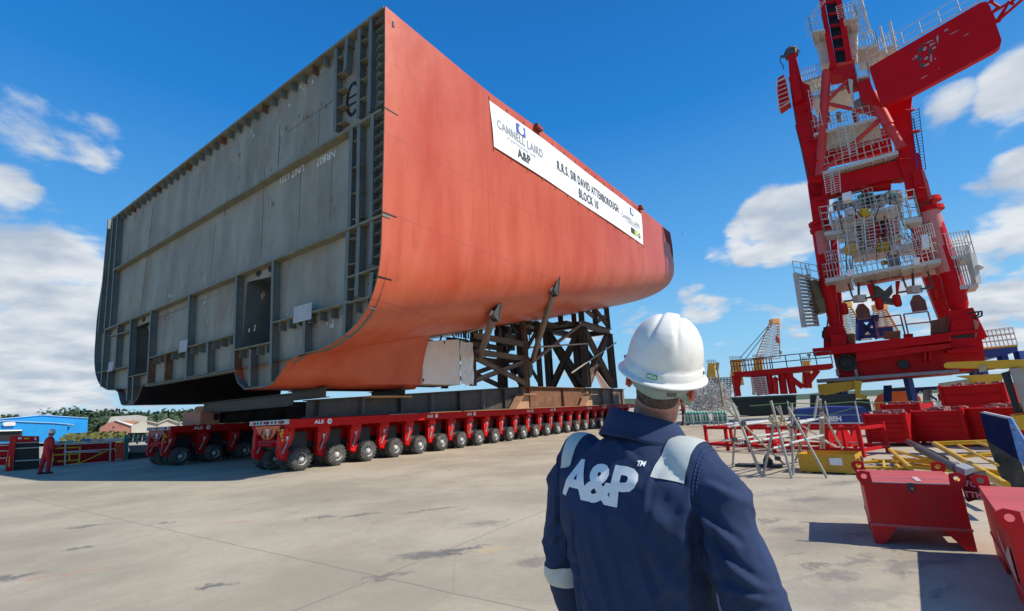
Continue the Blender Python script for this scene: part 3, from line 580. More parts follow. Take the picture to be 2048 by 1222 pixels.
for u,wd in ((.125,1.0),(.885,.75)):
    b=MB(); b.grid([[ban(u-.02*wd+.04*wd*i/4,.70+.22*j/3+.01*math.sin(i*1.6),.07) for j in range(4)] for i in range(5)]); b.build('flag_logo',textb,ban_o)
    b=MB(); c=[(math.cos(R(a_*45))*.22,math.sin(R(a_*45))*.22) for a_ in range(8)]; b.add([ban(u+x/blen*wd,.81+y/bht,.085) for x,y in c],[tuple(range(8))]); b.build('flag_diamond',bann,ban_o)
b=MB(); b.grid([[ban(.868+.018*i,.14+.16*j,.07) for j in range(2)] for i in range(3)]); b.build('logo_block',textk,ban_o)
b=MB(); b.grid([[ban(.905+.016*i,.14+.16*j,.07) for j in range(2)] for i in range(3)]); b.build('logo_block',lime,ban_o)
btext('G',.42,.958,.2,textk,.4,bold=.01)
b=MB()
for i in range(15):
    for v in (0,1):
        p=ban(i/14,v,.04); b=MB(); b.tube(p,p+upv*(.22 if v else -.2),.015,n=5); b.build('tie_cord',rust,ban_o)

# ================================================================== TRANSPORTERS
def wheel_mesh(t0,t1,s,outer):
    q=MB(SHIP); r_=.385; w_=t1-t0; ax=(0,1,0)
    q.lathe((s,t0,r_+.005),ax,[(0,.2),(0,.31),(.03,.355),(.06,.365),(w_-.06,.365),(w_-.03,.355),(w_,.31),(w_,.2)],28,False,False)
    q.lathe((s,t0+.06,r_+.005),ax,[(0,.05),(0,.22),(w_-.12,.22),(w_-.12,.05)],20,True,True)
    for i in range(20):
        a_=2*math.pi*i/20
        for h in (0,1):
            aa=a_+h*.16; c=Vector((math.cos(aa),0,math.sin(aa))); ta=Vector((-math.sin(aa),0,math.cos(aa)))
            y0=t0+(.015 if h==0 else w_*.5); y1=t0+(w_*.5 if h==0 else w_-.015); p=Vector((s,0,r_+.005))
            sk=.035*(1 if h==0 else -1)
            vs=[]
            for yy,k in ((y0,0),(y1,sk)):
                for rad in (.34,.388):
                    for tt in (-.024,.024): vs.append(p+c*rad+ta*(tt+k)+Vector((0,yy,0)))
            q.add(vs,[(0,1,3,2),(4,6,7,5),(2,3,7,6),(0,2,6,4),(1,5,7,3)])
    return q
def rim_mesh(t0,t1,s,near):
    q=MB(SHIP); tt=t0+.045 if near else t1-.045; ax=(0,-1,0) if near else (0,1,0); c=(s,tt,.39)
    q.lathe(c,ax,[(-.03,.215),(.03,.225),(.03,.205),(-.02,.18),(-.03,.10),(.03,.085),(.05,.06),(.055,.02)],20,True,True)
    for i in range(8):
        a_=2*math.pi*i/8; q.tube((s+.13*math.cos(a_),tt,.39+.13*math.sin(a_)),(s+.13*math.cos(a_),tt+(-.012 if near else .012),.39+.13*math.sin(a_)),.014,n=6)
    return q
def make_transporter(label,s0,t0,first=True):
    root=thing('modular_transporter',label,'transporter',S(s0,t0,0),RZ,'red heavy haulage transporters in two long rows')
    fr=MB(SHIP); e0=s0-.50; e1=s0+8.4-.42
    fr.box(e0,e1,t0+.02,t0+.10,1.42,1.72); fr.box(e0,e1,t0+2.33,t0+2.41,1.42,1.72); fr.box(e0,e1,t0+.10,t0+2.33,1.66,1.712)
    fr.box(e0,e0+.08,t0+.1,t0+2.33,1.42,1.66); fr.box(e1-.08,e1,t0+.1,t0+2.33,1.42,1.66)
    fr.box(e0+.1,e1-.1,t0+.85,t0+1.6,.92,1.66)
    for i in range(6): s=s0+1.4*i; fr.box(max(s-.75,e0+.09),s-.40,t0+.1,t0+2.33,1.30,1.66)
    fr.build('chassis_frame',redd,root,bevel=.006)
    for i in range(6):
        s=s0+1.4*i
        for side in (0,1):
            tt=t0+.33 if side==0 else t0+2.10-.20
            q=MB(SHIP)
            q.lathe((s-.36,tt+.1,1.22),(0,0,1),[(0,.26),(.2,.26)],16)
            q.prism([(s-.62,tt,1.24),(s-.10,tt,1.24),(s-.22,tt,.9),(s-.42,tt,.62),(s-.62,tt,.56)],(0,.20,0))
            q.prism([(s-.66,tt-.02,.74),(s-.42,tt-.02,.74),(s+.06,tt-.02,.5),(s+.1,tt-.02,.3),(s-.1,tt-.02,.28),(s-.6,tt-.02,.46)],(0,.24,0))
            q.build('suspension_leg',redp,root,bevel=.006)
            q=MB(SHIP); q.tube((s-.55,tt-.04,.6),(s-.3,tt-.04,1.2),.022,n=8); q.tube((s-.55,tt-.04,.6),(s-.43,tt-.04,.88),.035,n=8); q.build('hydraulic_cylinder',mat('dull_ram_grey',(.3,.28,.26),.4,.4),root)
            for a_,b_ in ((tt-.33,tt-.03),(tt+.23,tt+.53)):
                wh=wheel_mesh(a_,b_,s,0).build('wheel',rub,root,smooth=True)
                rim_mesh(a_,b_,s,a_<tt).build('rim',rimm,wh,smooth=True)
        q=MB(SHIP); q.box(s-.35,s+.55,t0+.62,t0+1.82,.72,1.28); q.tube((s,t0+.5,.5),(s,t0+1.9,.5),.09,n=8); q.build('axle_gear',black,root)
        # hoses and box on the spine
        q=MB(SHIP); 
        for k in range(3): q.tube((s-.1,t0+.8,1.05+.1*k),(s+.5,t0+.8,1.0+.12*k),.02,n=5)
        q.build('hose',black,root)
    for ds in (.6,6.2):
        plane_text(b:=MB(),'ALE',.17,S(s0+ds,t0+.012,1.58),Lv,upv,.006,bold=.006,xs=1.3); b.build('lettering',textw,root)
        b=MB(SHIP); b.lathe((s0+ds+.42,t0+.016,1.585),(0,-1,0),[(0,.095),(.01,.095)],20); b.build('round_badge',textw,root)
        plane_text(b:=MB(),'30',.07,S(s0+ds+.42,t0+.0,1.585),Lv,upv,.006,bold=.003); b.build('badge_number',textk,root)
    b=MB(SHIP)
    for i in range(6):
        s=s0+1.4*i-.36; b.box(s-.05,s+.0,t0+.30,t0+.325,.98,1.16)
    b.build('warning_sticker',textw,root)
    if first:   # end equipment
        q=MB(SHIP); q.box(e0-.10,e0-.02,t0+.02,t0+2.41,1.56,1.715); q.build('light_bar',rimm,root)
        q=MB(SHIP)
        for k in range(9): q.box(e0-.112,e0-.10,t0+.2+.23*k,t0+.29+.23*k,1.60,1.68)
        q.build('lamp_housing',black,root)
        for tt in (.35,1.25,2.05): 
            q=MB(SHIP); q.lathe((e0-.10,t0+tt,1.63),(-1,0,0),[(0,.06),(.03,.055)],12); q.build('tail_lamp',redp,root)
        q=MB(SHIP); q.prism([(e0-.05,t0+.45,1.52),(e0-.05,t0+2.0,1.52),(e0-.05,t0+1.95,1.38),(e0-.05,t0+1.4,1.08),(e0-.05,t0+1.0,1.08),(e0-.05,t0+.5,1.38)],(-.04,0,0)); q.build('end_plate',orng if t0<3 else redl,root)
        q=MB(SHIP); q.box(e0-.11,e0-.09,t0+1.12,t0+1.28,1.2,1.42); q.build('plate_sticker',textw,root)
        q=MB(SHIP); q.tube((e0+.1,t0+.4,.98),(e0+.1,t0+2.0,.98),.17,n=14); q.tube((e0-.12,t0+.75,.9),(e0-.12,t0+1.6,.9),.06,n=8); q.bar((e0-.05,t0+.5,.8),(e0-.05,t0+.5,1.4),.08,.08); q.bar((e0-.05,t0+1.9,.8),(e0-.05,t0+1.9,1.4),.08,.08); q.build('tow_crossbeam',redd,root,smooth=True)
        q=MB(SHIP)
        for k in range(7): q.ell((e0-.08+rnd.uniform(-.03,.03),t0+.25+.09*(k%3),1.05+.12*(k//3)+.2*(k%2)),.045,.045,.045,8,6)
        q.build('hydraulic_valve',yel,root)
        q=MB(SHIP)
        for k in range(5): q.path([S(0,0,0)*0+Vector((e0-.06,t0+.3+.3*k,1.5)),Vector((e0-.14,t0+.35+.3*k,1.2)),Vector((e0-.03,t0+.5+.3*k,1.0))],.018,6)
        q.build('brake_hose',black,root)
    return root
make_transporter('red transporter unit with orange end plate at the front of the near row',0.05,0)
make_transporter('red six axle transporter unit directly behind the front unit of the near row',8.45,0,False)
make_transporter('red six axle transporter unit below the rusty brown beam, third along the near row',16.85,0,False)
make_transporter('red six axle transporter unit in sunlight, farthest along the near row',25.25,0,False)
make_transporter('shaded red transporter unit at the front of the far row on the left',0.05,9.25)
make_transporter('shaded red transporter unit second along the far row, deep under the hull',8.45,9.25,False)

# ================================================================== GRILLAGE BEAMS
def ibeam_thing(label,s0,s1,t,z0,z1,m_,w_=.5,stiffs=1.4,lab='beam'):
    r_=thing('grillage_beam',label,'steel beam',S(s0,t,z0),RZ,'steel beams spreading the load over the transporters')
    q=MB(SHIP); q.ib((s0,t,(z0+z1)/2),(s1,t,(z0+z1)/2),w_,z1-z0,.04); q.build('beam',m_,r_)
    s=s0+.5
    while s<s1-.2:
        q=MB(SHIP); q.box(s-.012,s+.012,t-w_/2+.03,t+w_/2-.03,z0+.045,z1-.045); q.build('web_stiffener',m_,r_); s+=stiffs
    return r_
r_=thing('grillage_beam','long dark grey deep beam on the near row running from the skeg to under the white box','steel beam',S(.6,.75,1.74),RZ,'steel beams spreading the load over the transporters')
zt_=lambda s: 2.36+.047*s
q=MB(SHIP); q.prism([(.6,.73,1.78),(15.2,.73,1.78),(15.2,.73,zt_(15.2)-.04),(.6,.73,zt_(.6)-.04)],(0,.04,0)); q.box(.6,15.2,.5,1.0,1.742,1.78); q.prism([(.6,.5,zt_(.6)-.04),(15.2,.5,zt_(15.2)-.04),(15.2,.5,zt_(15.2)),(.6,.5,zt_(.6))],(0,.5,0)); q.build('beam',blackst,r_)
for k in range(8):
    s_=1.0+2.0*k; q=MB(SHIP); q.box(s_-.012,s_+.012,.53,.97,1.785,zt_(s_)-.045); q.build('web_stiffener',greyb if k%2 else blackst,r_)
ibeam_thing('rust brown deep steel beam on the near row beneath the gap between the steel towers',15.25,24.4,.75,1.74,3.1,rust,stiffs=4.5)
ibeam_thing('dark brown deep steel beam at the aft end of the near row, under the tall braced tower',24.45,32.5,.75,1.74,3.12,brownst,stiffs=2.2)
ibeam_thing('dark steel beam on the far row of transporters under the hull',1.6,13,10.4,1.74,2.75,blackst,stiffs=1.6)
for lab,s_,t_,z0,z1 in [('dark transverse steel stool between the front of the skeg and near row',1.0,1.2,2.45,2.80),('dark steel stool packing the aft end of the skeg above the near row',4.9,1.2,2.43,2.80)]:
    r_=MB(SHIP); r_.ib((s_,t_-1,(z0+z1)/2),(s_,t_+1.2,(z0+z1)/2),.35,z1-z0); tag(r_.build('steel_stool',blackst),lab,'steel stool')
q=MB(SHIP); q.ib((1.2,2.6,2.5),(1.2,10.2,2.5),.35,.5); tag(q.build('cross_beam',blackst),'long dark cross beam spanning between the two transporter rows under the hull','steel beam')
q=MB(SHIP); q.box(3.0,5.3,.15,1.5,2.43,2.50); tag(q.build('timber_packer',mat('tan_timber',(.45,.26,.10),.8)),'flat tan timber packer lying on the shallow beam by the white box','packer')
for lab,s_ in [('tan flanged bracket standing on the dark grey beam flange, nearer one',13.2),('tan flanged bracket against the brown beam, farther one below the braced tower',22.4)]:
    r_=thing('flanged_bracket',lab,'bracket',S(s_,.3,1.75),RZ,'tan brackets beside the near row beams')
    q=MB(SHIP); q.prism([(s_,.25,1.74),(s_+1.9,.25,1.74),(s_+1.9,.25,2.55),(s_+.9,.25,2.55)],(0,-.02,0)); q.build('gusset_plate',brownl,r_)
    q=MB(SHIP); q.box(s_+.8,s_+2.2,-.15,.48,2.55,2.59); q.add([(s_-.02,-.1,1.76),(s_-.02,.45,1.76),(s_+.86,.45,2.55),(s_+.86,-.1,2.55),(s_+.02,-.1,1.74),(s_+.02,.45,1.74),(s_+.9,.45,2.53),(s_+.9,-.1,2.53)],[(0,1,2,3),(7,6,5,4),(0,3,7,4),(1,2,6,5)]); q.build('bracket_flange',brownl,r_)
q=MB(SHIP); q.box(5.95,33,-.28,.48,1.722,1.745); tag(q.build('spreader_plate',mat('light_rusty_plate',(.36,.20,.10),.75,0,.2,2)),'long thin rust tan spreader plate lying along the near transporter row','plate')
# white wrapped box and its sheet
bx=thing('wrapped_equipment_box','off white panelled equipment box under the hull beside the skeg','equipment box',S(7.8,.9,2.9),RZ)
q=MB(SHIP); q.prism([(5.95,.15,3.03),(8.6,.15,3.03),(8.6,.15,5.35),(5.95,.15,5.0)],(0,1.9,0)); q.build('panel_body',crate,bx,bevel=.02)
q=MB(SHIP); q.grid([[(8.6+.09*i,.12-.05*math.sin(i*1.9)*(.4+j/12)-.03*math.sin(j*1.3+i),3.05+j*.2+.05*math.sin(i*.9)) for j in range(12+(i>3))[:12]] for i in range(12)]); q.build('loose_plastic_sheet',sheetm,bx,smooth='all')
q=MB(SHIP)
for z in (3.15,4.2,4.4,4.9): q.box(5.93,5.98,.1,.16,z,z+.1)
for s in (6.3,7.4): q.box(s,s+.05,.1,.16,5.02,5.12)
q.build('box_clip',black,bx)

# near steel frame
f1=thing('steel_trestle','brown steel support frame with crossed braces standing on the grey beam beside the white box','support frame',S(12.5,.8,3.02),RZ)
def bar1(p,q_,root,m_=brownst,w_=.28,h_=.3,name='brace',up=(0,0,1),tf=.025): b=MB(SHIP); b.ib(p,q_,w_,h_,tf,up); return b.build(name,m_,root)
for t in (.4,2.4):
    for s,z1_ in ((9.9,4.95),(15.25,8.2)): bar1((s,t,3.02),(s,t,z1_),f1,name='post',up=(1,0,0))
    for z in (4.85,5.75): bar1((10.1,t,z),(15.1,t,z-.05),f1,name='rail_beam')
    bar1((10.1,t,4.55),(15.1,t,3.25),f1,w_=.2,h_=.25); bar1((10.1,t+.02,3.3),(15.1,t+.02,4.6),f1,w_=.2,h_=.25)
for s in (9.9,15.25):
    for z in (4.8,): bar1((s,.6,z),(s,2.3,z),f1,name='cross_member')
bar1((15.25,.4,7.3),(15.25,2.4,7.3),f1,name='cross_member')
bar1((12.4,2.2,5.9),(12.4,2.2,7.4),f1,blackst,name='post',up=(1,0,0))
q=MB(SHIP); q.lathe((15.6,.55,4.3),(0,1,0),[(0,.75),(.3,.75),(.3,.4),(.9,.4)],20); q.build('coupling_drum',blackst,f1)
# second frame behind, mid
f2=thing('steel_trestle','dark steel trestle between the brown frame and the tall braced tower','support frame',S(18,1.6,3.1),RZ)
for t in (1.4,3.0):
    for s,z1_ in ((16.6,7.6),(18.6,7.8)): bar1((s,t,3.1),(s,t,z1_),f2,blackst,name='post',up=(1,0,0))
    bar1((16.6,t,5.2),(18.6,t,7.2),f2,blackst,w_=.15,h_=.2); bar1((16.6,t,5.2),(18.6,t,3.3),f2,blackst,w_=.15,h_=.2)
# hull underside clutter: keel cooler box, pipes
uc=thing('slung_machinery','dark machinery and pipework hanging below the hull between the steel frames','machinery',S(14,3,5),RZ)
rr=random.Random(5)
q=MB(SHIP)
for i in range(26):
    s=rr.uniform(9.5,23); t=rr.uniform(1.2,4.5); z=z2f(s)-rr.uniform(.05,1.5); q=MB(SHIP); q.box(s,s+rr.uniform(.3,1.2),t,t+rr.uniform(.2,.8),z-rr.uniform(.2,.7),z); q.build('equipment_block',blackst,uc,bevel=.02)
for i in range(10):
    s=rr.uniform(9.5,21); t=rr.uniform(.9,3.5); q=MB(SHIP); q.tube((s,t,z2f(s)-.1),(s+rr.uniform(-1.5,1.5),t+rr.uniform(-.3,.3),z2f(s)-1.9),.05,n=8); q.build('pipe',scaf if i%3==0 else blackst,uc)
q=MB(SHIP)
for i in range(12): q.box(10.4+i*.22,10.45+i*.22,1.9,1.98,5.9,7.0)
q.build('grating_bars',blackst,uc)
# tall braced tower
tw=thing('braced_tower','tall dark steel tower with big crossed braces holding up the aft hull','support tower',S(26.5,2,3.14),RZ)
TS0,TS1,TT0,TT1=23.9,29.3,.35,4.0
tx,_=onS(1100,770,TS0); TT1=tx
for s in (TS0,TS1):
    for t in (TT0,TT1): bar1((s,t,3.14),(s,t,7.9),tw,blackst,.5,.5,'post',up=(1,0,0),tf=.04)
for z,hh in ((8.1,.45),):
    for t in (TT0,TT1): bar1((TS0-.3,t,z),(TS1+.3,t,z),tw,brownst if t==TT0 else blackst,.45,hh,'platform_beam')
    for s in (TS0,TS1): bar1((s,TT0+.2,z),(s,TT1-.2,z),tw,blackst,.45,hh,'platform_beam')
for t,m_ in ((TT0,brownst),(TT1,blackst)):
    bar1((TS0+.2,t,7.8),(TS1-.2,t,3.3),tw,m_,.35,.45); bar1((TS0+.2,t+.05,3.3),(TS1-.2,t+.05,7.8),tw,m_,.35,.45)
for s in (TS0,TS1):
    bar1((s,TT0+.2,7.8),(s,TT1-.2,3.3),tw,blackst,.35,.45,up=(1,0,0)); bar1((s+.05,TT0+.2,3.3),(s+.05,TT1-.2,7.8),tw,blackst,.35,.45,up=(1,0,0))
for s in (TS0,(TS0+TS1)/2,TS1):
    for t in (TT0,TT1): bar1((s,t,8.3),(s,t,z2f(s)+ (1.6 if t==TT0 else .0)),tw,blackst,.35,.35,'upper_post',up=(1,0,0))
bar1((TS0,TT0,10.4),(TS1,TT0,10.3),tw,brownst,.3,.35,'rail_beam'); bar1((TS0,TT0,9.6),(TS0+2.7,TT0,9.0),tw,brownst,.25,.3); bar1((TS0+2.7,TT0,9.8),(TS1,TT0,8.6),tw,brownst,.25,.3); bar1((TS0+2.7,TT0,8.6),(TS1,TT0,9.6),tw,brownst,.25,.3)
q=MB(SHIP); q.box(TS0-1.5,TS0,TT0+.6,TT1,8.0,8.3); q.box(TS0-3.6,TS0-1.5,TT0+1.2,TT1,7.9,8.05); q.build('platform_deck',blackst,tw)
# raking props and scaffold tubes
HM=rootmat(hull); hbvh=BVHTree.FromPolygons([HM@v.co for v in shell.data.vertices],[tuple(p.vertices) for p in shell.data.polygons])
def hull_hit(x,y):
    h=hbvh.ray_cast(CP,pray(x,y)); v=h[0]-SHIP_O; return v.dot(Lv),v.dot(Tv),v.z
for lab,pb,pt,tb,tt_ in [('short raking steel tube prop with forked head, nearer the white box',(960,712),(988,612),.25,-.9),('long raking steel tube prop reaching the hull beyond the brown frame',(1065,720),(1107,566),.25,-1.8)]:
    sb_,zb_=onT(*pb,tb); st_,tt_,zt_=hull_hit(*pt); zt_-=.35; r_=thing('raking_prop',lab,'prop',S(sb_,tb,zb_),RZ,'raking tube props under the hull')
    q=MB(SHIP); q.tube((sb_,tb,zb_),(st_,tt_,zt_),.16,n=14); q.build('tube',mat('brown_grey_tube',(.20,.16,.14),.5,.2,.2,2),r_,smooth=True)
    # wedge head: triangular plates up to the shell
    zh=z1f(st_)-1.0
    q=MB(SHIP)
    for dt in (-.12,.12): q.prism([(st_-.22,tt_+dt,zt_-.05),(st_+.08,tt_+dt,zt_-.3),(st_+.42,tt_+dt,zt_+.75)],(0,.03,0))
    q.prism([(st_+.08,tt_-.16,zt_-.3),(st_+.42,tt_-.16,zt_+.75),(st_+.47,tt_-.16,zt_+.75),(st_+.13,tt_-.16,zt_-.3)],(0,.32,0))
    q.build('head_bracket',blackst,r_)
for lab,p0,p1,t_ in [('long thin scaffold tube sloping under the hull from the white box to the tower head',(935,664),(1215,582),-.5),('level scaffold tube crossing behind the long raking prop',(1060,695),(1175,687),0),('thin scaffold tube sloping across the braced tower legs',(1143,746),(1232,685),-.1),('steep brown tube from the brown frame up to the tower platform',(1060,727),(1160,650),.2)]:
    a=onT(*p0,t_); b=onT(*p1,t_); q=MB(SHIP); q.tube((a[0],t_,a[1]),(b[0],t_,b[1]),.06 if 'brown' not in lab else .13,n=8); tag(q.build('scaffold_tube',scaf if 'brown' not in lab else brownst,smooth=True),lab,'scaffold tube')
# salmon power pack on the far row
a,z0=onT(405,848,10.4); q=MB(SHIP); s0,z0=onT(400,846,9.3); s1,z1=onT(441,828,9.3)
pp=thing('power_pack','salmon coloured power pack unit behind the shaded far transporter row','power pack',S(s0,9.3,1.73),RZ)
q.box(s0,s1,9.3,11.2,1.73,2.35); q.box(s0+.5,s1,9.3,11.2,2.35,2.62); q.build('casing',mat('salmon_paint',(.55,.22,.13),.6),pp,bevel=.03)
q=MB(SHIP); q.box(s0+.8,s1-.3,9.28,9.31,1.9,2.2); q.build('grille',black,pp)
# ================================================================== RED LIFTING TOWER
CR=Fr(1800,42)
def za(x,y,d=0): return CR.at(x/3.394+1520,y/3.394,d)
def zb(x,y,d=0): return CR.at(x/3.055+1540,y/3.055+320,d)
def zc(x,y,d=0): return CR.at(x/4.364+1620,y/4.364+620,d)
ctw=thing('lifting_tower','towering red quayside pipe handling tower with cream platforms and a slanted plate boom','lifting tower',CR.P(.8,3,0),-CR.a)
def cp(name,m_,fn,smooth=False,bevel=0): q=MB(); fn(q); return q.build(name,m_,ctw,smooth=smooth,bevel=bevel)
def pr(z_,pts,d,dep): return [z_(x,y,d) for x,y in pts],CR.n*dep
def cprism(name,m_,z_,pts,d,dep): q=MB(); q.prism(*pr(z_,pts,d,dep)); return q.build(name,m_,ctw)
# legs
cprism('leg',redc,za,[(190,380),(235,350),(270,500),(290,560),(330,575),(355,640),(350,700),(338,755),(385,795),(385,960),(425,1210),(430,1330),(345,1340),(320,1222),(240,830),(205,600)],0,.9)
cprism('leg',redc,za,[(830,715),(1035,635),(1022,770),(1060,1035),(1088,1045),(1110,1180),(1120,1300),(1000,1330),(975,1190),(930,1080),(915,960),(875,860)],0,1.0)
cprism('leg_casing',redc,zb,[(228,145),(345,130),(350,230),(330,420),(268,430),(250,300)],.0,1.5)
cprism('leg_casing',redc,zb,[(870,60),(930,55),(965,130),(992,240),(905,235),(880,150)],-.3,1.6)
cprism('leg_panel',redl,zb,[(925,62),(942,62),(993,235),(968,238)],-.36,.05)
q=MB(); q.tube(zb(300,425,.6),zb(352,760,.6),.5,n=20); q.tube(zb(352,760,.6),zb(400,1035,.6),.5,.36,n=20); q.build('tube_leg',redc,ctw,smooth=True)
q=MB(); q.tube(zb(960,285,.5),zb(1110,720,.5),.57,n=20); q.tube(zb(1110,720,.5),zb(1148,880,.5),.57,.54,n=20); q.tube(zb(1148,880,.5),zb(1168,960,.5),.54,.28,n=20); q.build('tube_leg',redc,ctw,smooth=True)
q=MB(); q.tube(zb(972,315,.5),zb(1086,690,.5),.582,n=20); q.build('unpainted_sleeve',mat('pink_worn_red',(.60,.19,.17),.5,0,.08,2,.05,20,(.35,.02,.02),.5,2),ctw,smooth=True)
q=MB(); q.tube(zb(304,440,.6),zb(326,580,.6),.512,n=20); q.build('unpainted_sleeve',MATS['pink_worn_red'],ctw,smooth=True)
for (a,b,r_) in [((940,238),(996,262),.12),((960,285),(1012,320),.1),((262,392),(335,386),.1),((270,430),(345,420),.08)]:
    q=MB(); c=zb((a[0]+b[0])/2,(a[1]+b[1])/2,.5); q.lathe(c,zb(1110,720,.5)-zb(960,285,.5),[(-.15,.70),(.15,.70)],20); q.build('collar',redc,ctw)
cprism('rear_leg',redd,zb,[(362,430),(402,440),(430,760),(450,1060),(405,1070),(390,760)],4.5,.8)
cprism('rear_leg',redd,zb,[(870,380),(940,370),(1010,600),(1095,880),(1110,1050),(1050,1050),(1030,960),(925,690),(890,560)],4.5,1.4)
for p in ((398,1060),(1168,965)):
    q=MB(); c=zb(*p,.5); q.lathe(c-CR.n*.5,CR.n,[(0,.55),(1.0,.55)],18); q.build('pivot_pin',redd,ctw)
    for dd in (-.75,.6):
        q=MB(); q.prism([c+CR.n*dd+CR.w*(-.9)-upv*1.5,c+CR.n*dd+CR.w*.9-upv*1.5,c+CR.n*dd+CR.w*.6+upv*.5,c+CR.n*dd-CR.w*.6+upv*.5],CR.n*.15); q.build('pivot_lug',redc,ctw)
# cross beams
cprism('cross_beam',redc,zb,[(228,145),(380,100),(720,15),(900,-30),(920,62),(800,105),(735,108),(720,118),(410,198),(240,235)],.2,1.3)
cprism('cross_beam',redd,zb,[(345,430),(440,330),(440,430),(380,520)],3.2,.6)
cprism('trolley_panel',redd,zb,[(490,380),(790,330),(795,540),(505,560)],2.8,.5)
cprism('upper_panel',redd,za,[(440,960),(870,860),(900,1020),(430,1130)],3.0,.5)
cprism('lower_beam',orng_d:=mat('orange_red_beam',(.50,.06,.02),.5),zb,[(500,715),(935,655),(930,690),(800,715),(640,745),(520,760)],1.0,1.0)
for x0 in (560,700):
    q=MB(); q.box(0,0,0,0,0,0); q=MB(); a=zb(x0,370,2.7); q.bar(a,zb(x0+20,545,2.7),.5,.35); q.build('dark_guide',blackst,ctw)
# braces
for a,b,r_,d in [((452,480),(405,1195),.32,-.3),((455,702),(805,782),.14,-.3),((600,540),(455,692),.14,-.3),((805,822),(420,1168),.16,-.4),((760,640),(872,850),.36,-.5),((872,850),(965,1005),.28,-.5),((640,420),(470,455),.2,-.3)]:
    q=MB(); q.tube(za(*a,d),za(*b,d),r_,n=12); q.build('brace_tube',mat('brace_red_paint',(.58,.03,.02),.45,0,.1,1),ctw,smooth=True)
# plate boom
cprism('plate_boom',redc,za,[(742,455),(1490,20),(1535,8),(1562,40),(1640,270),(1632,310),(1600,335),(1030,640),(855,712),(822,700)],-2.2,.5)
q=MB(); q.prism(*pr(za,[(660,560),(740,530),(790,660),(830,720),(730,690),(690,670)],-1.0,2.0)); q.build('boom_hinge_block',redd,ctw)
# scrubbed grey markings on the boom (two worn shapes)
rr=random.Random(11)
mdk=mat('scuffed_dark_grey',(.06,.06,.065),.8,0,.6,8); mlg=mat('scuffed_light_grey',(.34,.28,.28),.8,0,.4,9)
def shard(cx_,cy_,w_,h_,m_,k):
    q=MB(); n_=rr.randint(5,8); q.prism(*pr(za,[(cx_+w_*math.cos(6.283*i_/n_)*rr.uniform(.5,1.2),cy_+h_*math.sin(6.283*i_/n_)*rr.uniform(.5,1.2)-.45*w_*math.cos(6.283*i_/n_)) for i_ in range(n_)],-2.212-.004*k,.01)); q.build('worn_marking',m_,ctw)
for k,(x,y,w_,h_,m_) in enumerate([(1085,340,16,26,mdk),(1082,400,18,30,mdk),(1100,440,22,22,mdk),(1128,395,20,10,mlg),(1120,330,16,18,mlg),(1165,300,26,10,mlg),(1180,325,22,12,mlg),(1150,350,12,34,mdk),(1160,395,14,30,mlg),(1205,260,10,36,mlg),(1190,400,10,6,mlg),(1145,285,30,5,mlg),(1130,440,26,6,mlg),(1060,385,10,14,mlg),(1040,400,10,4,mlg),(1170,345,8,14,mdk),(1105,300,12,8,mdk),(1213,465,5,4,mlg),(1110,525,28,5,mlg),(1262,205,22,7,mlg),(1330,215,40,3,mlg),(1400,236,28,4,mlg)]): shard(x,y,w_,h_,m_,k%6)
# walkway rail on the boom and lattice beyond
q=MB(); a,b=za(745,435,-1.2),za(1500,5,-1.2)
for k in range(7):
    e=a.lerp(b,k/6); q.tube(e,e+upv*1.15,.03,n=5)
for h in (.55,1.15): q.tube(a+upv*h,b+upv*h,.025,n=5)
q.tube(a+upv*.06,b+upv*.06,.05,n=5); q.build('handrail',galv,ctw)
for a,b in [((1550,20),(1640,-60)),((1570,90),(1790,-40)),((1600,155),(1800,-20)),((1570,90),(1620,45)),((1620,45),(1560,5)),((1620,150),(1690,10)),((1690,10),(1720,30)),((1660,60),(1610,140)),((1600,155),(1570,90))]:
    q=MB(); q.tube(za(*a,-1.5),za(*b,-1.5),.09,n=6); q.build('jib_lattice',redd,ctw)
# twin rail mast
for p in [[(392,-60),(425,-60),(520,440),(478,470)],[(505,-60),(545,-60),(625,400),(585,415)]]: cprism('mast_rail',redc,za,p,-.6,1.0)
cprism('mast_back_plate',black,za,[(430,-60),(505,-60),(585,400),(575,440),(520,440)],.1,.1)
for y in (20,100,180,260,340): 
    q=MB(); q.bar(za(440+y*.2,y,-.3),za(520+y*.19,y-14,-.3),.15,.2); q.build('mast_rung',redd,ctw)
cprism('mast_foot',redd,za,[(480,450),(640,400),(660,560),(590,580),(560,500),(470,520)],-.4,1.4)
# platforms: deck + fascia + handrails
def platform(z_,p0,p1,d0,dep,th=.35,rails=True,n=7,h=1.1,m_=galv,und=True):
    th*=.55; n=int(n*1.5)+1
    a,b=z_(*p0,d0),z_(*p1,d0); q=MB(); v=CR.n*dep; T_=upv*th
    q.add([a,b,b+v,a+v,a-T_,b-T_,b+v-T_,a+v-T_],[(0,1,2,3),(7,6,5,4),(0,4,5,1),(1,5,6,2),(2,6,7,3),(3,7,4,0)]); 
    k=int((b-a).length/.8)+1
    for i in range(k): 
        e=a.lerp(b,i/k)-T_; q.bar(e,e+v,.08,.16)
    q.build('platform_deck',m_,ctw)
    if rails:
        q=MB(); q.rail(a,b,h,n,.025); q.rail(a+v,b+v,h,n,.025); q.rail(a,a+v,h,3,.025); q.rail(b,b+v,h,3,.025); q.build('handrail',m_,ctw)
platform(za,(365,905),(805,792),-.5,4); platform(za,(425,1165),(935,1020),-.5,4,.5)
platform(za,(350,655),(625,572),1.5,3,.5); platform(za,(282,555),(450,500),1.5,2,.3)
platform(za,(350,212),(440,198),-1,2.0,.25,n=3,h=1.4); platform(za,(570,130),(660,112),-1.2,2,.25,n=3); platform(za,(660,318),(800,290),-1,3,.5,n=4); platform(za,(660,520),(745,505),-1,2,.3,n=4)
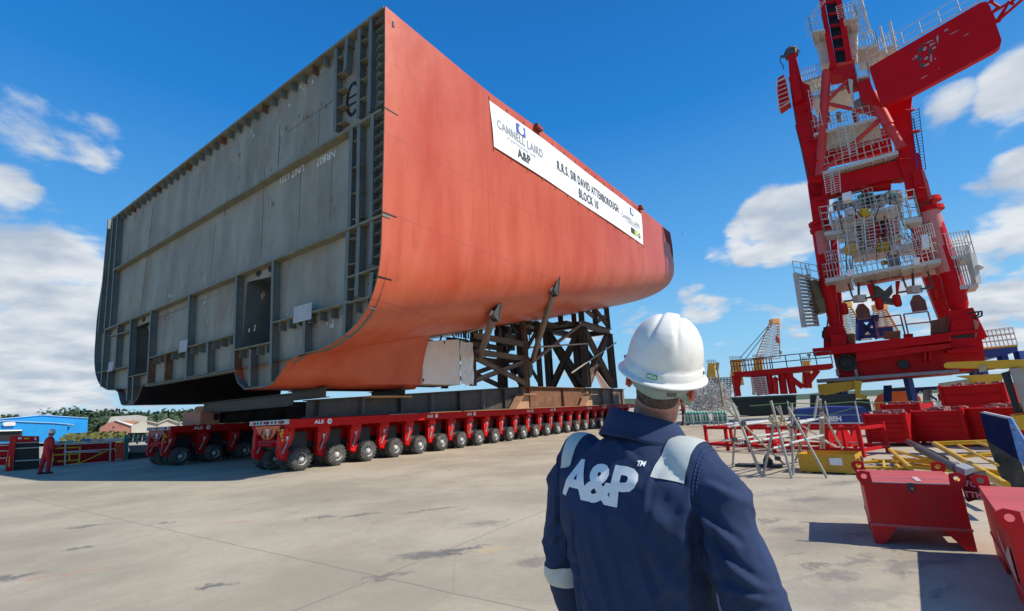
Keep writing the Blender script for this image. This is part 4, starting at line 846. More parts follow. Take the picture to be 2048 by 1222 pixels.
platform(za,(800,350),(930,290),0,2,.3,n=5)
for p in [[(365,250),(440,230),(475,420),(410,440)],[(590,180),(662,150),(655,380),(600,390)],[(632,690),(700,650),(790,700),(640,735)]]: cprism('stair_soffit',galv,za,p,.4,1.2)
cprism('hanging_cabinet',galv,za,[(598,535),(632,540),(628,605),(640,735),(628,740)],-.5,.8)
platform(zb,(335,735-10),(480,700),-1.2,5,.55,n=5)
platform(zb,(500,700),(800,640),-1.6,3,.45,n=6); platform(zb,(800,650),(1040,600),-1.3,4,.5,n=5)
platform(zb,(500,565),(890,505),.5,3,.3,n=8); platform(zb,(370,370),(800,270),.3,3.5,.4,n=9)
for (x0,y0,x1,y1) in [(330,440,440,425),(815,365,925,345)]:
    a,b=zb(x0,y0,-1.4),zb(x1,y1,-1.4); q=MB(); v=CR.n*1.6
    q.add([a,b,b+v,a+v,a-upv*.28,b-upv*.28,b+v-upv*.28,a+v-upv*.28],[(0,1,2,3),(7,6,5,4),(0,4,5,1),(1,5,6,2),(2,6,7,3),(3,7,4,0)]); q.rail(a,b,2.0,3,.04,3); q.rail(a+v,b+v,2.0,3,.04,3); q.rail(a,a+v,2,2,.04,3); q.rail(b,b+v,2,2,.04,3); q.build('man_basket',galv,ctw)
for nm,pts in [('cabinet',[(925,460),(965,450),(975,530),(930,535)]),('cabinet',[(470,670),(510,665),(512,705),(472,712)]),('cabinet',[(875,598),(915,592),(915,635),(878,640)]),('cabinet',[(440,205),(495,190),(497,240),(445,250)])]: cprism(nm,white if nm=='cabinet' else galv,zb,pts,-1.8,.8)
for a,b in [((545,350),(560,540)),((600,350),(618,540)),((742,285),(790,520)),((805,525),(860,625)),((350,60),(372,200)),((395,60),(405,205)),((430,345),(470,700)),((480,380),(535,690)),((775,240),(800,520))]:
    q=MB(); q.ladder(zb(*a,-1.5),zb(*b,-1.5),CR.w,10,.55,.03); q.build('ladder',galv,ctw)
for a,b in [((545,840),(590,1060)),((600,850),(635,1050)),((350,600),(400,860)),((655,0),(735,250))]:
    q=MB(); q.ladder(za(*a,-.8),za(*b,-.8),CR.w,10,.5,.03); q.build('ladder',galv,ctw)
for a,b in [((880,145),(925,345)),((815,180),(860,370)),((690,0),(745,230))]:
    q=MB(); q.tube(za(*a,-.6),za(*b,-.6),.08,n=6); q.build('cream_post',galv,ctw)
q=MB(); q.ladder(za(1050,740,-.2),za(1098,1160,-.2),CR.w,22,.45,.025); q.tube(za(1035,720,-.2),za(1050,740,-.2),.03,n=5); q.build('ladder',bluep,ctw)
# machinery on platforms
rr=random.Random(21)
for cx_,cy_,n_,d in [(480,265,9,1.6),(640,250,12,1.8),(720,235,8,1.8)]:
    for i in range(n_):
        p=zb(cx_+rr.uniform(-60,60),cy_+rr.uniform(-25,20),d+rr.uniform(-.6,.6)); q=MB(); s_=rr.uniform(.15,.45); q.box(p.x-s_,p.x+s_,p.y-s_*.6,p.y+s_*.6,p.z-s_,p.z+s_*.6); q.build('machine_unit',rr.choice([greyb,blackst,galv,teal,brownst]),ctw,bevel=.04)
q=MB(); q.tube(zb(420,195,1.5),zb(730,125,1.5),.35,n=14); q.tube(zb(560,170,1.2),zb(740,150,1.2),.42,n=14); q.build('winch_drum',redd,ctw,smooth=True)
for x,y in [(455,770),(530,765),(640,770)]:
    q=MB(); p=za(x,y,1); q.tube(p,p-upv*.8,.18,n=10); q.build('machine_unit',rr.choice([teal,redd,greyb]),ctw)
# left cage and top left post
q=MB(); 
for k in range(6): q.tube(za(108+k*4,560+k*30,-.8),za(178+k*5,530+k*30,-.8),.035,n=5)
for a,b in [((108,560),(130,745)),((178,520),(205,690)),((108,560),(178,520)),((115,745),(205,690))]: q.tube(za(*a,-.8),za(*b,-.8),.05,n=5)
q.build('ladder_cage',galv,ctw)
cprism('control_box',redd,za,[(120,530),(160,505),(185,620),(200,690),(130,740),(118,640)],-.2,1.0)
q=MB(); q.lathe(za(210,350,.5),upv,[(-.5,.5),(0,.55),(.3,.35)],12); q.tube(za(140,385,.3),za(200,380,.3),.12,n=8); q.tube(za(230,320,.3),za(272,350,.3),.05,n=6); q.path([za(140,385,.3),za(135,420,.3),za(155,440,.3),za(160,470,.3)],.04,5); q.build('mast_head_gear',blackst,ctw)
q=MB(); q.tube(za(222,520,-.4),za(268,690,-.4),.32,n=12); q.build('side_cylinder',redc,ctw,smooth=True)
for a,b in [((330,130),(350,250)),((430,0),(345,120)),((540,30),(560,120)),((620,0),(640,110)),((660,10),(700,110)),((640,60),(740,240))]:
    q=MB(); q.ladder(za(*a,-.9),za(*b,-.9),CR.w,6,.5,.025); q.build('ladder_guard',galv,ctw)
rr=random.Random(33)
for y in (300,330): pass
for a,b in [((500,380),(505,700)),((560,370),(575,640)),((640,350),(650,620)),((700,340),(715,600)),((780,330),(800,560)),((460,440),(470,690)),((520,300),(530,370)),((860,380),(885,560))]:
    q=MB(); q.tube(zb(*a,.2),zb(*b,.2),.05,n=6); q.build('riser_pipe',rr.choice([galv,galv,blackst,redd]),ctw)
for (x0,y0,x1,y1,d) in [(500,480,800,430,-.5),(510,590,890,530,-1.2),(380,350,820,260,-.2),(350,640,470,620,-1.0),(900,500,1010,470,-1.0),(430,300,640,240,.4),(820,590,1000,555,-1.4)]:
    q=MB(); q.rail(zb(x0,y0,d),zb(x1,y1,d),1.0,9,.022,2); q.build('handrail',galv,ctw)
for (x0,y0,x1,y1,d) in [(430,1000,640,950,.2),(700,960,850,925,.2),(440,880,600,840,.6),(640,840,790,800,.6),(360,690,440,660,0),(470,1060,900,960,-.2)]:
    q=MB(); q.rail(za(x0,y0,d),za(x1,y1,d),1.0,8,.022,2); q.build('handrail',galv,ctw)
for k in range(14):      # stowed cables and hoses drooping between levels
    x=rr.uniform(400,860); y=rr.uniform(250,560); p=zb(x,y,rr.uniform(-.8,.8)); q=MB(); w_=rr.uniform(.6,1.8); h_=rr.uniform(.5,1.6)
    q.path([p+CR.w*(w_*t_/6)-upv*(h_*math.sin(math.pi*t_/6)) for t_ in range(7)],.03,5); q.build('hanging_cable',rr.choice([black,black,galv]),ctw)
for k in range(16):
    x=rr.uniform(430,860); y=rr.choice([560,500,640,330]); p=zb(x,y-rr.uniform(0,20),rr.uniform(-.6,1.2)); s_=rr.uniform(.12,.3); q=MB(); q.box(p.x-s_,p.x+s_,p.y-s_,p.y+s_,p.z-s_,p.z+s_*rr.uniform(.6,2)); q.build('fitting_box',rr.choice([white,galv,greyb,yel,blackst]),ctw,bevel=.02)
for (x0,y0,x1,y1) in [(240,850,330,1200),(222,700,250,840),(1040,800,1085,1040)]:
    q=MB(); q.tube(za(x0,y0,-.1),za(x1,y1,-.1),.04,n=5); q.build('cable_run',blackst,ctw)
for z_,P_ in ((za,[(335,960),(380,1100),(960,1090),(1040,900),(290,760),(1000,760)]),(zb,[(300,250),(920,180),(560,170),(450,200)])):
    for p in P_:
        q=MB(); c=z_(*p,-.35); q.box(c.x-.35,c.x+.35,c.y-.3,c.y+.05,c.z-.02,c.z+.02); q.build('plate_joint',redd,ctw)
# gangway at right, stair at left
platform(zb,(1085,590),(1250,570),0,2.5,.4,n=6,h=1.6); platform(zb,(1150,770),(1270,750),0,2,.45,n=5,h=2.6)
q=MB(); q.bar(zb(1225,570,0),zb(1262,755,0),.35,.35); q.ell(zb(1275,655,0),.25,.25,.2,10,6); q.build('gangway_post',galv,ctw)
st=thing('access_stair','cream metal stair flight hanging from the left side of the red tower','stair',zb(190,1020,0),-CR.a)
platform_a,platform_b=zb(150,690,0),zb(310,735,0)
q=MB(); q.bar(zb(155,690,0),zb(208,1022,0),.12,.35); q.bar(zb(228,700,1.0),zb(287,1015,1.0),.12,.35); q.build('stringer',galv,st)
for i in range(15):
    u=(i+.3)/15; a=zb(155,690,0).lerp(zb(208,1022,0),u); b=zb(228,700,0).lerp(zb(287,1015,0),u); q=MB(); v=CR.n*1.0; q.add([a,b,b+v,a+v,a-upv*.06,b-upv*.06,b+v-upv*.06,a+v-upv*.06],[(0,1,2,3),(7,6,5,4),(0,4,5,1),(1,5,6,2),(2,6,7,3),(3,7,4,0)]); q.build('tread',galv,st)
q=MB(); q.rail(zb(150,690,0),zb(300,720,0),1.0,4,.03); q.tube(zb(150,690,0)-upv*0,zb(300,735,0),.08,n=5); q.tube(zb(215,640,0),zb(232,700,0),.06,n=6); q.path([zb(205,985,-.05),zb(250,820,-.05)],.03,5); q.build('stair_rail',galv,st)
q=MB(); q.tube(zb(262,740,.6),zb(305,880,.6),.45,n=12); q.tube(zb(290,860,.6),zb(318,935,.6),.7,.5,n=8); tag(q.build('hanging_hose_bundle',mat('dull_bronze',(.13,.10,.05),.5,.3),smooth=True),'dull bronze hanging cylinder beside the cream stair on the red tower','cylinder')
# grippers
for (cx_,cy_) in ((548,850),(882,795)):
    p=zb(cx_,cy_,.6)
    q=MB(); q.box(p.x-.36,p.x+.36,p.y-.25,p.y+.25,p.z-.22,p.z+.28); q.build('gripper_body',galv,ctw)
    q=MB(); q.tube(p+upv*.3,p+upv*1.6+CR.w*.2,.08,n=6); q.tube(p+upv*.3-CR.w*.4,p+upv*1.8-CR.w*.5,.06,n=6); q.path([p+CR.w*.5,p+CR.w*1.0+upv*.2,p+CR.w*.9+upv*1.4],.06,6); q.bar(p-CR.w*1.0,p+CR.w*1.0,.12,.12); q.build('gripper_linkage',blackst,ctw)
    for sg in (-1,1):
        q=MB(); q.lathe(p+CR.w*sg*1.05-upv*.1,(0,0,-1),[(0,.12),(.1,.24),(.75,.24),(.9,.15)],12); q.build('counterweight',redd,ctw,smooth=True)
    q=MB(); q.prism([p+CR.w*a_+upv*b_-CR.n*.3 for a_,b_ in [(-.15,-.4),(.18,-.4),(.42,-.85),(.42,-1.5),(-.38,-1.5),(-.40,-.85)]],CR.n*.6); q.build('gripper_cone',mat('dark_ochre_red',(.14,.03,.012),.5,0,.3,2,.1,20,(.35,.20,.02),.3,3),ctw)
cprism('clamp_jaw',blackst,zb,[(640,770),(655,765),(700,800),(742,760),(750,800),(720,840),(780,850),(770,880),(700,870),(660,890),(640,850)],.6,.9)
for p in [[(590,760),(640,755),(650,850),(620,855)],[(765,740),(795,735),(780,830),(795,830),(770,835)]]: cprism('clamp_arm',redd,zb,p,.6,.8)
# base
cprism('base_front_beam',redc,zc,[(20,335),(190,322),(200,318),(560,272),(1090,215),(1200,205),(1225,235),(1212,272),(600,348),(560,352),(180,385),(30,400)],-1.5,.8)
cprism('chassis_block',redd,zc,[(200,385),(1240,268),(1500,250),(1528,430),(1500,470),(1410,530),(420,575),(250,600)],-.4,7)
cprism('chassis_step',redd,zc,[(400,370),(1230,290),(1235,330),(405,450)],-1.2,.85)
cprism('right_pedestal',redc,zc,[(1240,105),(1260,80),(1420,80),(1475,110),(1500,260),(1480,350),(1240,360),(1225,270)],-1.0,4)
cprism('pedestal_slot',black,zc,[(1250,225),(1420,205),(1425,240),(1245,250)],-1.02,.05)
cprism('pedestal_flange',redc,zc,[(1180,200),(1500,165),(1500,185),(1180,222)],-1.4,.5); cprism('pedestal_flange',redc,zc,[(1200,350),(1510,315),(1512,355),(1200,375)],-1.3,.9)
cprism('left_pedestal',redc,zc,[(182,220),(300,215),(305,330),(185,345)],-1.2,3)
cprism('end_guard',mat('rusty_cream_guard',(.42,.20,.10),.7,0,.3,1.5),zc,[(1425,85),(1478,100),(1470,165),(1445,250),(1440,170)],-1.1,.3)
for x in (1005,1045): cprism('gusset_rib',redc,zc,[(x-10,330),(x+12,328),(x+16,445),(x-8,450)],-.9,.5)
q=MB(); c=zc(322,460,-.42); q.lathe(c,-CR.n,[(0,.62),(.25,.62),(.25,.45),(.1,.4)],22); q.build('cable_reel',black,ctw,smooth=True)
q=MB(); c=zc(815,475,-.42); q.lathe(c,-CR.n,[(0,.33),(.2,.3)],14); q.build('cable_reel',black,ctw,smooth=True)
for x in (235,400): cprism('grey_strut',greyb,zc,[(x-15,520),(x+8,515),(x+22,575),(x-2,580)],-.9,.3)
cprism('skid_beam',greyb,zc,[(55,605),(480,575),(1300,518),(1305,540),(480,605),(60,635)],-1.2,1.2)
cprism('skid_underside',redd,zc,[(150,612),(1290,530),(1290,552),(240,640)],.2,5)
for pts,m_ in [([(310,210),(385,205),(388,285),(315,290)],mat('brown_cab',(.30,.09,.02),.6)),([(1060,90),(1120,80),(1130,200),(1060,205)],mat('ochre_box',(.20,.09,.04),.7)),([(1125,70),(1240,60),(1250,190),(1130,195)],mat('ribbed_tan_box',(.26,.10,.05),.7)),([(640,185),(790,180),(790,245),(640,240)],MATS['brown_cab']),([(815,210),(900,205),(900,232),(820,236)],redc)]:
    cprism('deck_box',m_,zc,pts,.4,1.4)
cprism('blue_box',bluep,zc,[(575,150),(722,138),(725,225),(585,235)],2.5,1.5)
for a,b in [((600,245),(830,220)),((860,215),(1075,195))]:
    A,B=zc(*a,1.8),zc(*b,1.8); q=MB(); q.rail(A,B,1.5,2,.05,1); q.build('deck_rail',mat('dull_red_rail',(.25,.06,.06),.5),ctw)
for pts in [[(160,40),(150,140),(110,190),(110,240),(180,270)],[(160,140),(120,200),(130,245),(180,280)],[(1370,40),(1440,20),(1500,10),(1500,50),(1450,72),(1400,68)],[(1390,20),(1470,15),(1470,45),(1420,62)]]:
    q=MB(); q.path([zc(x,y,-.8) for x,y in pts],.05,6); q.build('hydraulic_hose',black,ctw,smooth=True)
for wx in (-3.6,.6,4.4):
    for dd in (1.2,6.0):
        q=MB(); q.bar(CR.P(wx,dd,0),CR.P(wx,dd,2.75),.35,.35); q.build('base_post',bluep,ctw)
for dd in (1.2,6.0):
    q=MB(); q.bar(CR.P(-4.2,dd,2.6),CR.P(5.0,dd,2.9),.4,.4); q.build('base_girder',blackst,ctw)
# blue lattice behind, seen through the tower legs
lt=thing('blue_lattice_mast','short blue lattice mast standing behind the red tower base','mast',zc(500,270,9),-CR.a)
q=MB()
for a,b in [((425,90),(420,265)),((560,75),(590,250)),((425,90),(590,250)),((560,75),(420,265)),((420,180),(580,170)),((420,240),(590,225)),((400,75),(600,55)),((400,100),(600,80)),((430,140),(590,200))]: q.bar(zc(*a,9),zc(*b,9),.3,.3)
q.build('lattice',bluep,lt)
# blue deck platform at the right of the tower
bp=thing('blue_gantry_deck','blue gantry deck with cream handrails right of the red tower','gantry',zc(1650,400,6),-CR.a)
q=MB(); q.prism(*pr(zc,[(1500,345),(1810,315),(1815,360),(1580,420),(1510,400)],3,4)); q.build('deck_girder',bluep,bp)
q=MB(); q.prism(*pr(zc,[(1500,330),(1812,300),(1812,316),(1500,346)],2.95,4.2)); q.build('deck_edge',yel,bp)
q=MB(); q.rail(zc(1515,330,3),zc(1810,300,3),1.15,9,.03,2); q.rail(zc(1515,330,7),zc(1810,300,7),1.15,9,.03,2); q.build('handrail',galv,bp)
for x in (1665,1820): q=MB(); q.bar(zc(x,360,4),zc(x+30,470,4),.4,.4); q.build('leg',bluep,bp)

# ------------------------------------------------------------------ yellow supports, walkway and other quay kit
def pf(x,D): return Fr(x,D)
def pg(x,y):
    P_=gr(x,y); return Fr(x,math.hypot(P_.x,P_.y))
def plate_thing(name,label,cat,F_,parts,group=None,kind=None):
    pts=[F_.at(*p,d) for _,_,pl,d,_ in parts for p in pl]; base=sum(pts,Vector())/len(pts); base.z=min(p.z for p in pts)
    r_=thing(name,label,cat,base,-F_.a,group)
    for nm,m_,pl,d,dep in parts:
        q=MB(); q.prism([F_.at(x,y,d) for x,y in pl],F_.n*dep); q.build(nm,m_,r_)
    return r_
def C4(x,y): return (x/4.364+1620,y/4.364+620)
def C3(x,y): return (x/4.7+1380,y/4.7+600)
def C5(x,y): return (x/5.39+1380,y/5.39+780)
def C6(x,y): return (x/2.763+1680,y/2.763+780)
F=pf(1700,41)
plate_thing('support_cradle','yellow support cradle under the left end of the red tower','cradle',F,[('top_girder',yel,[C4(*p) for p in [(65,650),(400,615),(400,690),(130,745),(75,720)]],0,2),('bracket',yel,[C4(*p) for p in [(385,615),(455,618),(440,735),(500,745),(495,780),(400,770)]],-.4,2.5),('crawler_drum',mat('dark_green_grey',(.05,.07,.06),.5),[C4(*p) for p in [(0,740),(400,730),(400,790),(0,800)]],.3,2),('base_frame',blackst,[C4(*p) for p in [(0,790),(520,780),(540,880),(0,905)]],.5,3)])
plate_thing('support_cradle','yellow support cradle with pale worn block under the right end of the red tower','cradle',pf(1960,34),[('top_girder',yel,[C4(*p) for p in [(1270,575),(1680,555),(1680,640),(1400,650),(1390,600)]],0,2),('worn_block',mat('worn_cream_yellow',(.42,.34,.22),.8,0,.25,1),[C4(*p) for p in [(1120,640),(1390,600),(1395,690),(1120,735)]],-.3,2),('lower_bracket',yel,[C4(*p) for p in [(1375,655),(1470,650),(1480,715),(1380,710)]],-.4,1),('underframe',black,[C4(*p) for p in [(1110,735),(1750,640),(1800,900),(1150,900)]],.2,3),('drum',greyb,[C4(*p) for p in [(1470,660),(1680,650),(1680,700),(1470,705)]],-.1,1)])
F=pf(1960,17)
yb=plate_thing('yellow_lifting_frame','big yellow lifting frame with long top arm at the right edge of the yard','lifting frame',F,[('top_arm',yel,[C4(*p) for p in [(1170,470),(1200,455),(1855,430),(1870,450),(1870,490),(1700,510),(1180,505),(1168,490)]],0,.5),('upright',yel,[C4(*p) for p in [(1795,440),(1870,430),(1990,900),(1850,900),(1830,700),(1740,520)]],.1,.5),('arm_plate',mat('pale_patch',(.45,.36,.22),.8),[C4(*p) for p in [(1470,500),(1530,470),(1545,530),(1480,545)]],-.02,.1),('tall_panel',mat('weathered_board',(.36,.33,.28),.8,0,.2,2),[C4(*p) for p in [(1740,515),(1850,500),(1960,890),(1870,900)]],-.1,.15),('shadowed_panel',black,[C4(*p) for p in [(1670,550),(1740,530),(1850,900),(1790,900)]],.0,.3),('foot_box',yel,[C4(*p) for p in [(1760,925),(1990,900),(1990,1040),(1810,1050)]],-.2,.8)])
# red elevated walkway
F=pf(1560,38)
wk=thing('elevated_walkway','long red elevated walkway on raking legs left of the tower','walkway',F.at(*C3(850,900),0),-F.a)
q=MB(); q.prism([F.at(*C3(*p),0) for p in [(395,680),(840,640),(1340,595),(1350,635),(900,685),(640,715),(420,712)]],F.n*2.5); q.build('deck',redd,wk)
q=MB(); q.rail(F.at(*C3(395,680),0),F.at(*C3(1340,595),0),.85,8,.035,1); q.build('handrail',blackst,wk)
q=MB(); q.rail(F.at(*C3(395,680),2.4),F.at(*C3(760,645),2.4),.8,14,.035,0); q.build('handrail',redd,wk)
for a,b in [((420,710),(450,905)),((465,710),(440,850)),((610,710),(665,895)),((690,705),(740,890)),((740,700),(750,880)),((790,740),(800,885)),((860,690),(885,885)),((930,690),(970,880)),((1095,680),(1110,825)),((905,700),(1060,820)),((1200,660),(1075,820)),((820,730),(770,780))]:
    q=MB(); q.bar(F.at(*C3(*a),.5),F.at(*C3(*b),.5),.35,.35); q.build('leg',redd if a[0]!=790 else redp,wk)
q=MB(); q.ladder(F.at(*C3(640,720),-.3),F.at(*C3(665,890),-.3),F.w,10,.9,.05); q.build('ladder',galv,wk)
q=MB(); q.tube(F.at(*C3(1120,520),0),F.at(*C3(1120,545),0),.05,n=5); q.tube(F.at(*C3(1100,512),0),F.at(*C3(1135,512),0),.12,n=6); q.build('lamp',greyb,wk)
# far yellow crane with raised lattice jib
def far_crane(label,F_,base,top,wd,m_,legs,hook=None,stays=(),name='harbour_crane'):
    r_=thing(name,label,'crane',F_.at(*base,0),-F_.a)
    a,b=F_.at(*base,0),F_.at(*top,0); q=MB(); sd=F_.w
    for k in (-1,1):
        for dd in (0,1.5): q.tube(a+sd*(wd*k)+F_.n*dd,b+sd*(wd*.35*k)+F_.n*dd,.11,n=5)
    n_=14
    for i in range(n_):
        u,v=i/n_,(i+1)/n_; w0=wd*lerp(1,.35,u); w1=wd*lerp(1,.35,v); A=a.lerp(b,u); B=a.lerp(b,v); q.tube(A-sd*w0,B+sd*w1,.05,n=4); q.tube(A+sd*w0,B-sd*w1,.05,n=4); q.tube(A-sd*w0,A+sd*w0,.05,n=4)
    q.build('lattice_jib',m_,r_)
    q=MB(); e=b; q.box(e.x-.8,e.x+.8,e.y-.8,e.y+.8,e.z-.4,e.z+.6); q.build('jib_head',m_,r_)
    if hook:
        q=MB(); q.tube(F_.at(*hook[0],0),F_.at(*hook[1],0),.06,n=4); q.build('hoist_rope',greyb,r_); q=MB(); q.ell(F_.at(*hook[1],0),.5,.5,.9,8,6); q.build('hook_block',mat('hook_red',(.45,.08,.05),.5),r_)
    for s_,e_ in stays: q=MB(); q.tube(F_.at(*s_,0),F_.at(*e_,0),.09,n=4); q.build('stay_rope',greyb,r_)
    return r_
cr_y=mat('ochre_crane_paint',(.68,.36,.06),.5,0,.12,.5); cr_p=mat('pink_cream_lattice',(.80,.36,.13),.6,0,.15,.5)
F=pf(1530,120)
c1=far_crane('distant ochre quay crane with pale lattice jib raised steeply','' or F,C3(725,560),C3(793,205),2.6,cr_p,None,(C3(822,250),C3(825,370)),((C3(470,545),C3(760,215)),(C3(510,570),C3(770,230))))
q=MB(); q.tube(F.at(*C3(830,390),0),F.at(*C3(850,480),0),.08,n=4); q.ell(F.at(*C3(850,487),0),.35,.35,.5,6,5); q.build('trailing_hook',greyb,c1)
def head_tower(label,F_,x,y,wd,ybase,m_=cr_y):   # yellow slewing head on splayed legs
    r_=thing('jacket_leg_tower',label,'tower',F_.at(*C3(x,ybase),0),-F_.a,'ochre topped towers across the water')
    q=MB(); q.prism([F_.at(*C3(x+a,y+b),0) for a,b in [(-wd,0),(wd,0),(wd*.9,wd*.35),(wd*.4,wd*.55),(-wd*.5,wd*.6),(-wd*.9,wd*.3)]],F_.n*4); q.build('head_platform',m_,r_)
    q=MB(); q.rail(F_.at(*C3(x-wd,y),0),F_.at(*C3(x+wd,y),0),.7,5,.06); q.build('handrail',greyb,r_)
    q=MB()
    for a,b in [(-.55,-.9),(.5,1.0),(-.3,.9),(.3,-.9)]: q.tube(F_.at(*C3(x+wd*a,y+wd*.5),1),F_.at(*C3(x+wd*b,ybase),1),.35,n=6)
    for k in range(4):
        yy=y+wd*.6+(ybase-y-wd*.6)*k/4; q.tube(F_.at(*C3(x-wd*(.5+.1*k),yy),1),F_.at(*C3(x+wd*(.5+.1*k),yy),1),.2,n=5); q.tube(F_.at(*C3(x-wd*(.5+.1*k),yy),1),F_.at(*C3(x+wd*(.55+.1*k),yy+(ybase-y)/5),1),.15,n=5)
    q.build('leg_lattice',m_,r_)
F=pf(1470,120)
for lab,x,y,wd,yb_ in [('ochre headed tower nearest the white helmet on the skyline',202,592,42,790),('ochre headed tower at the left end of the red walkway',435,560,58,800),('ochre headed tower just left of the steep pale jib',642,545,48,890),('small ochre headed tower behind the right half of the red walkway',1097,570,38,830)]: head_tower(lab,F,x,y,wd,yb_)
F=pf(1690,100)
far_crane('pale ochre lattice crane jib seen between the red tower legs',F,C4(645,200),C4(610,-20),2.0,cr_p,None)
far_crane('thin yellow lattice mast behind the left leg of the red tower',F,C4(400,270),C4(300,-40),2.2,cr_y,None,name='lattice_mast')
F=pf(1220,110)
far_crane('distant pale yellow crane seen through the braced tower legs',F,(1212,778),(1190,742),.8,cr_p,None,name='harbour_crane')
# brushwood-like scrap heap behind the fence (uncountable)
F=pf(1430,70); rr=random.Random(8); q=MB()
for i in range(1100):
    x=rr.uniform(1385,1462); y=rr.uniform(768+abs(x-1415)*.3+8*math.sin(x*.4),822); a=F.at(x,y,rr.uniform(0,9)); dv=Vector((rr.uniform(-1,1),rr.uniform(-1,1),rr.uniform(-.3,1))).normalized()*rr.uniform(.4,1.5); q.tube(a,a+dv,.035,n=3,cap=False)
tag(q.build('scrap_heap',mat('pale_scrap_metal',(.42,.38,.35),.6,0,.5,2)),'tangled heap of pale scrap metal rods behind the cylinders near the helmet','scrap heap',kind='stuff')
F=pf(1450,80); q=MB()
for k in range(14): q.tube(F.at(1415,757+k*4,0),F.at(1462,755+k*4,0),.1,n=4)
for k in range(8): q.tube(F.at(1416+k*6.4,756,0),F.at(1418+k*6.2,812,0),.1,n=4)
tag(q.build('lattice_fence',greyb),'tall grey lattice screen behind the scrap heap','screen')
F=pf(1430,60); q=MB(); q.tube(F.at(1447,812,0),F.at(1434,735,0),.16,.08,n=6); q.tube(F.at(1434,740,0),F.at(1436,725,0),.2,n=6); tag(q.build('light_pole',mat('ochre_grey_pole',(.30,.25,.15),.6)),'thin leaning light pole rising from the scrap heap','pole')
# black bin, green cylinder racks, blue barge
plate_thing('tarpaulin_covered_container','long dark green container under black tarpaulin below the red walkway','container',pg(1520,832),[('body',tarp,[C3(*p) for p in [(385,920),(995,895),(1000,960),(990,1085),(470,1085),(440,1010)]],0,3),('tarp_edge',mat('tarp_edge_grey',(.05,.07,.07),.6),[C3(*p) for p in [(378,915),(600,905),(1000,890),(1002,905),(560,925),(388,932)]],-.05,3.1)])
plate_thing('blue_barge','long deep blue barge side with white name behind the scaffold','barge',pg(1640,850),[('hull_side',bluep,[C3(*p) for p in [(985,1030),(1290,1005),(1640,1010),(1700,1070),(1740,1130),(1760,1160),(990,1150)]],0,4),('rub_strip',mat('pale_blue_strip',(.18,.34,.55),.5),[C3(*p) for p in [(990,1082),(1640,1075),(1640,1082),(990,1090)]],-.03,.06),('white_waterline',white,[C3(*p) for p in [(990,1152),(1640,1150),(1640,1175),(990,1178)]],-.02,3)])
F=pg(1640,850); ob=[o for o in bpy.data.objects if o.name.startswith('blue_barge')][0]
q=MB(); plane_text(q,'THIEN',.36,F.at(*C3(1330,1120),-.06),F.w,upv,.0,bold=.02,xs=.9); q.build('lettering',textw,ob)
def cyl_rack(label,F_,x0,x1,ytop,ybot,n_,m_,cap,group=None,frame=galv,dd=0,rows=2):
    a,b=F_.at(x0,ytop,dd),F_.at(x1,ytop,dd); r_=thing('gas_cylinder_rack',label,'cylinder rack',Vector((a.x,a.y,F_.at(x0,ybot,dd).z)),-F_.a,group)
    zb_=F_.at(x0,ybot,dd).z+.1
    for k in range(rows):
        for i in range(n_):
            p=a.lerp(b,(i+.5)/n_)+F_.n*(.35*k); h=p.z-zb_; rr_=min(.13,(b-a).length/n_*.42)
            q=MB(); q.lathe(Vector((p.x,p.y,zb_)),upv,[(0,rr_),(h*.85,rr_)],12,True,False); q.build('gas_cylinder',m_,r_,smooth=True)
            q=MB(); q.lathe(Vector((p.x,p.y,zb_+h*.85)),upv,[(0,rr_),(h*.07,rr_*.9),(h*.13,rr_*.5),(h*.14,rr_*.25),(h*.2,rr_*.25)],12,False,True); q.build('cylinder_cap',cap,r_,smooth=True)
    q=MB(); sd=-F_.n*.2; hh=a.z-zb_
    for zf in (.15,.6):
        q.bar(Vector((a.x,a.y,zb_+hh*zf))+sd,Vector((b.x,b.y,zb_+hh*zf))+sd,.06,.06)
    for i in range(4):
        p=a.lerp(b,i/3); q.bar(Vector((p.x,p.y,zb_-.1))+sd,Vector((p.x,p.y,zb_+hh*.75))+sd,.07,.07)
    q.build('rack_frame',frame,r_); return r_
F=pg(1400,853)
cyl_rack('rack of teal gas cylinders just right of the white helmet',F,1368,1416,822,851,8,teal,greenc,'racks of teal gas cylinders')
cyl_rack('rack of green gas cylinders left of the black tarpaulin container',F,1424,1452,822,851,5,teal,greenc,'racks of teal gas cylinders')
cyl_rack('rack of pale green topped gas cylinders behind the red baskets',pg(1800,848),1768,1828,806,846,7,teal,greenc,'racks of teal gas cylinders')
plate_thing('orange_lifeboat','bright orange rounded lifeboat behind the green cylinders and blue post','lifeboat',pg(1790,822),[('hull',mat('lifeboat_orange',(.80,.17,.03),.4),[C4(*p) for p in [(560,800),(590,745),(650,725),(790,705),(930,725),(965,770),(975,880),(560,880)]],0,3),('canopy',mat('lifeboat_red',(.60,.10,.05),.4),[C4(*p) for p in [(565,800),(590,745),(650,722),(652,800)]],-.1,3.1)])
plate_thing('crossed_steel_bracing','dark blue crossed steel frame below the red tower','frame',pg(1790,826),[('post',bluep,[C4(*p) for p in [(640,660),(715,655),(715,895),(645,895)]],0,.6),('beam',bluep,[C4(*p) for p in [(715,688),(1110,665),(1110,695),(715,712)]],0,.6),('brace',bluep,[C4(*p) for p in [(860,770),(930,690),(980,690),(1110,775),(1110,795),(960,705),(890,785)]],.1,.5),('rail',mat('ochre_rail',(.35,.25,.05),.6),[C4(*p) for p in [(715,680),(900,668),(900,682),(715,694)]],-.1,.2)])
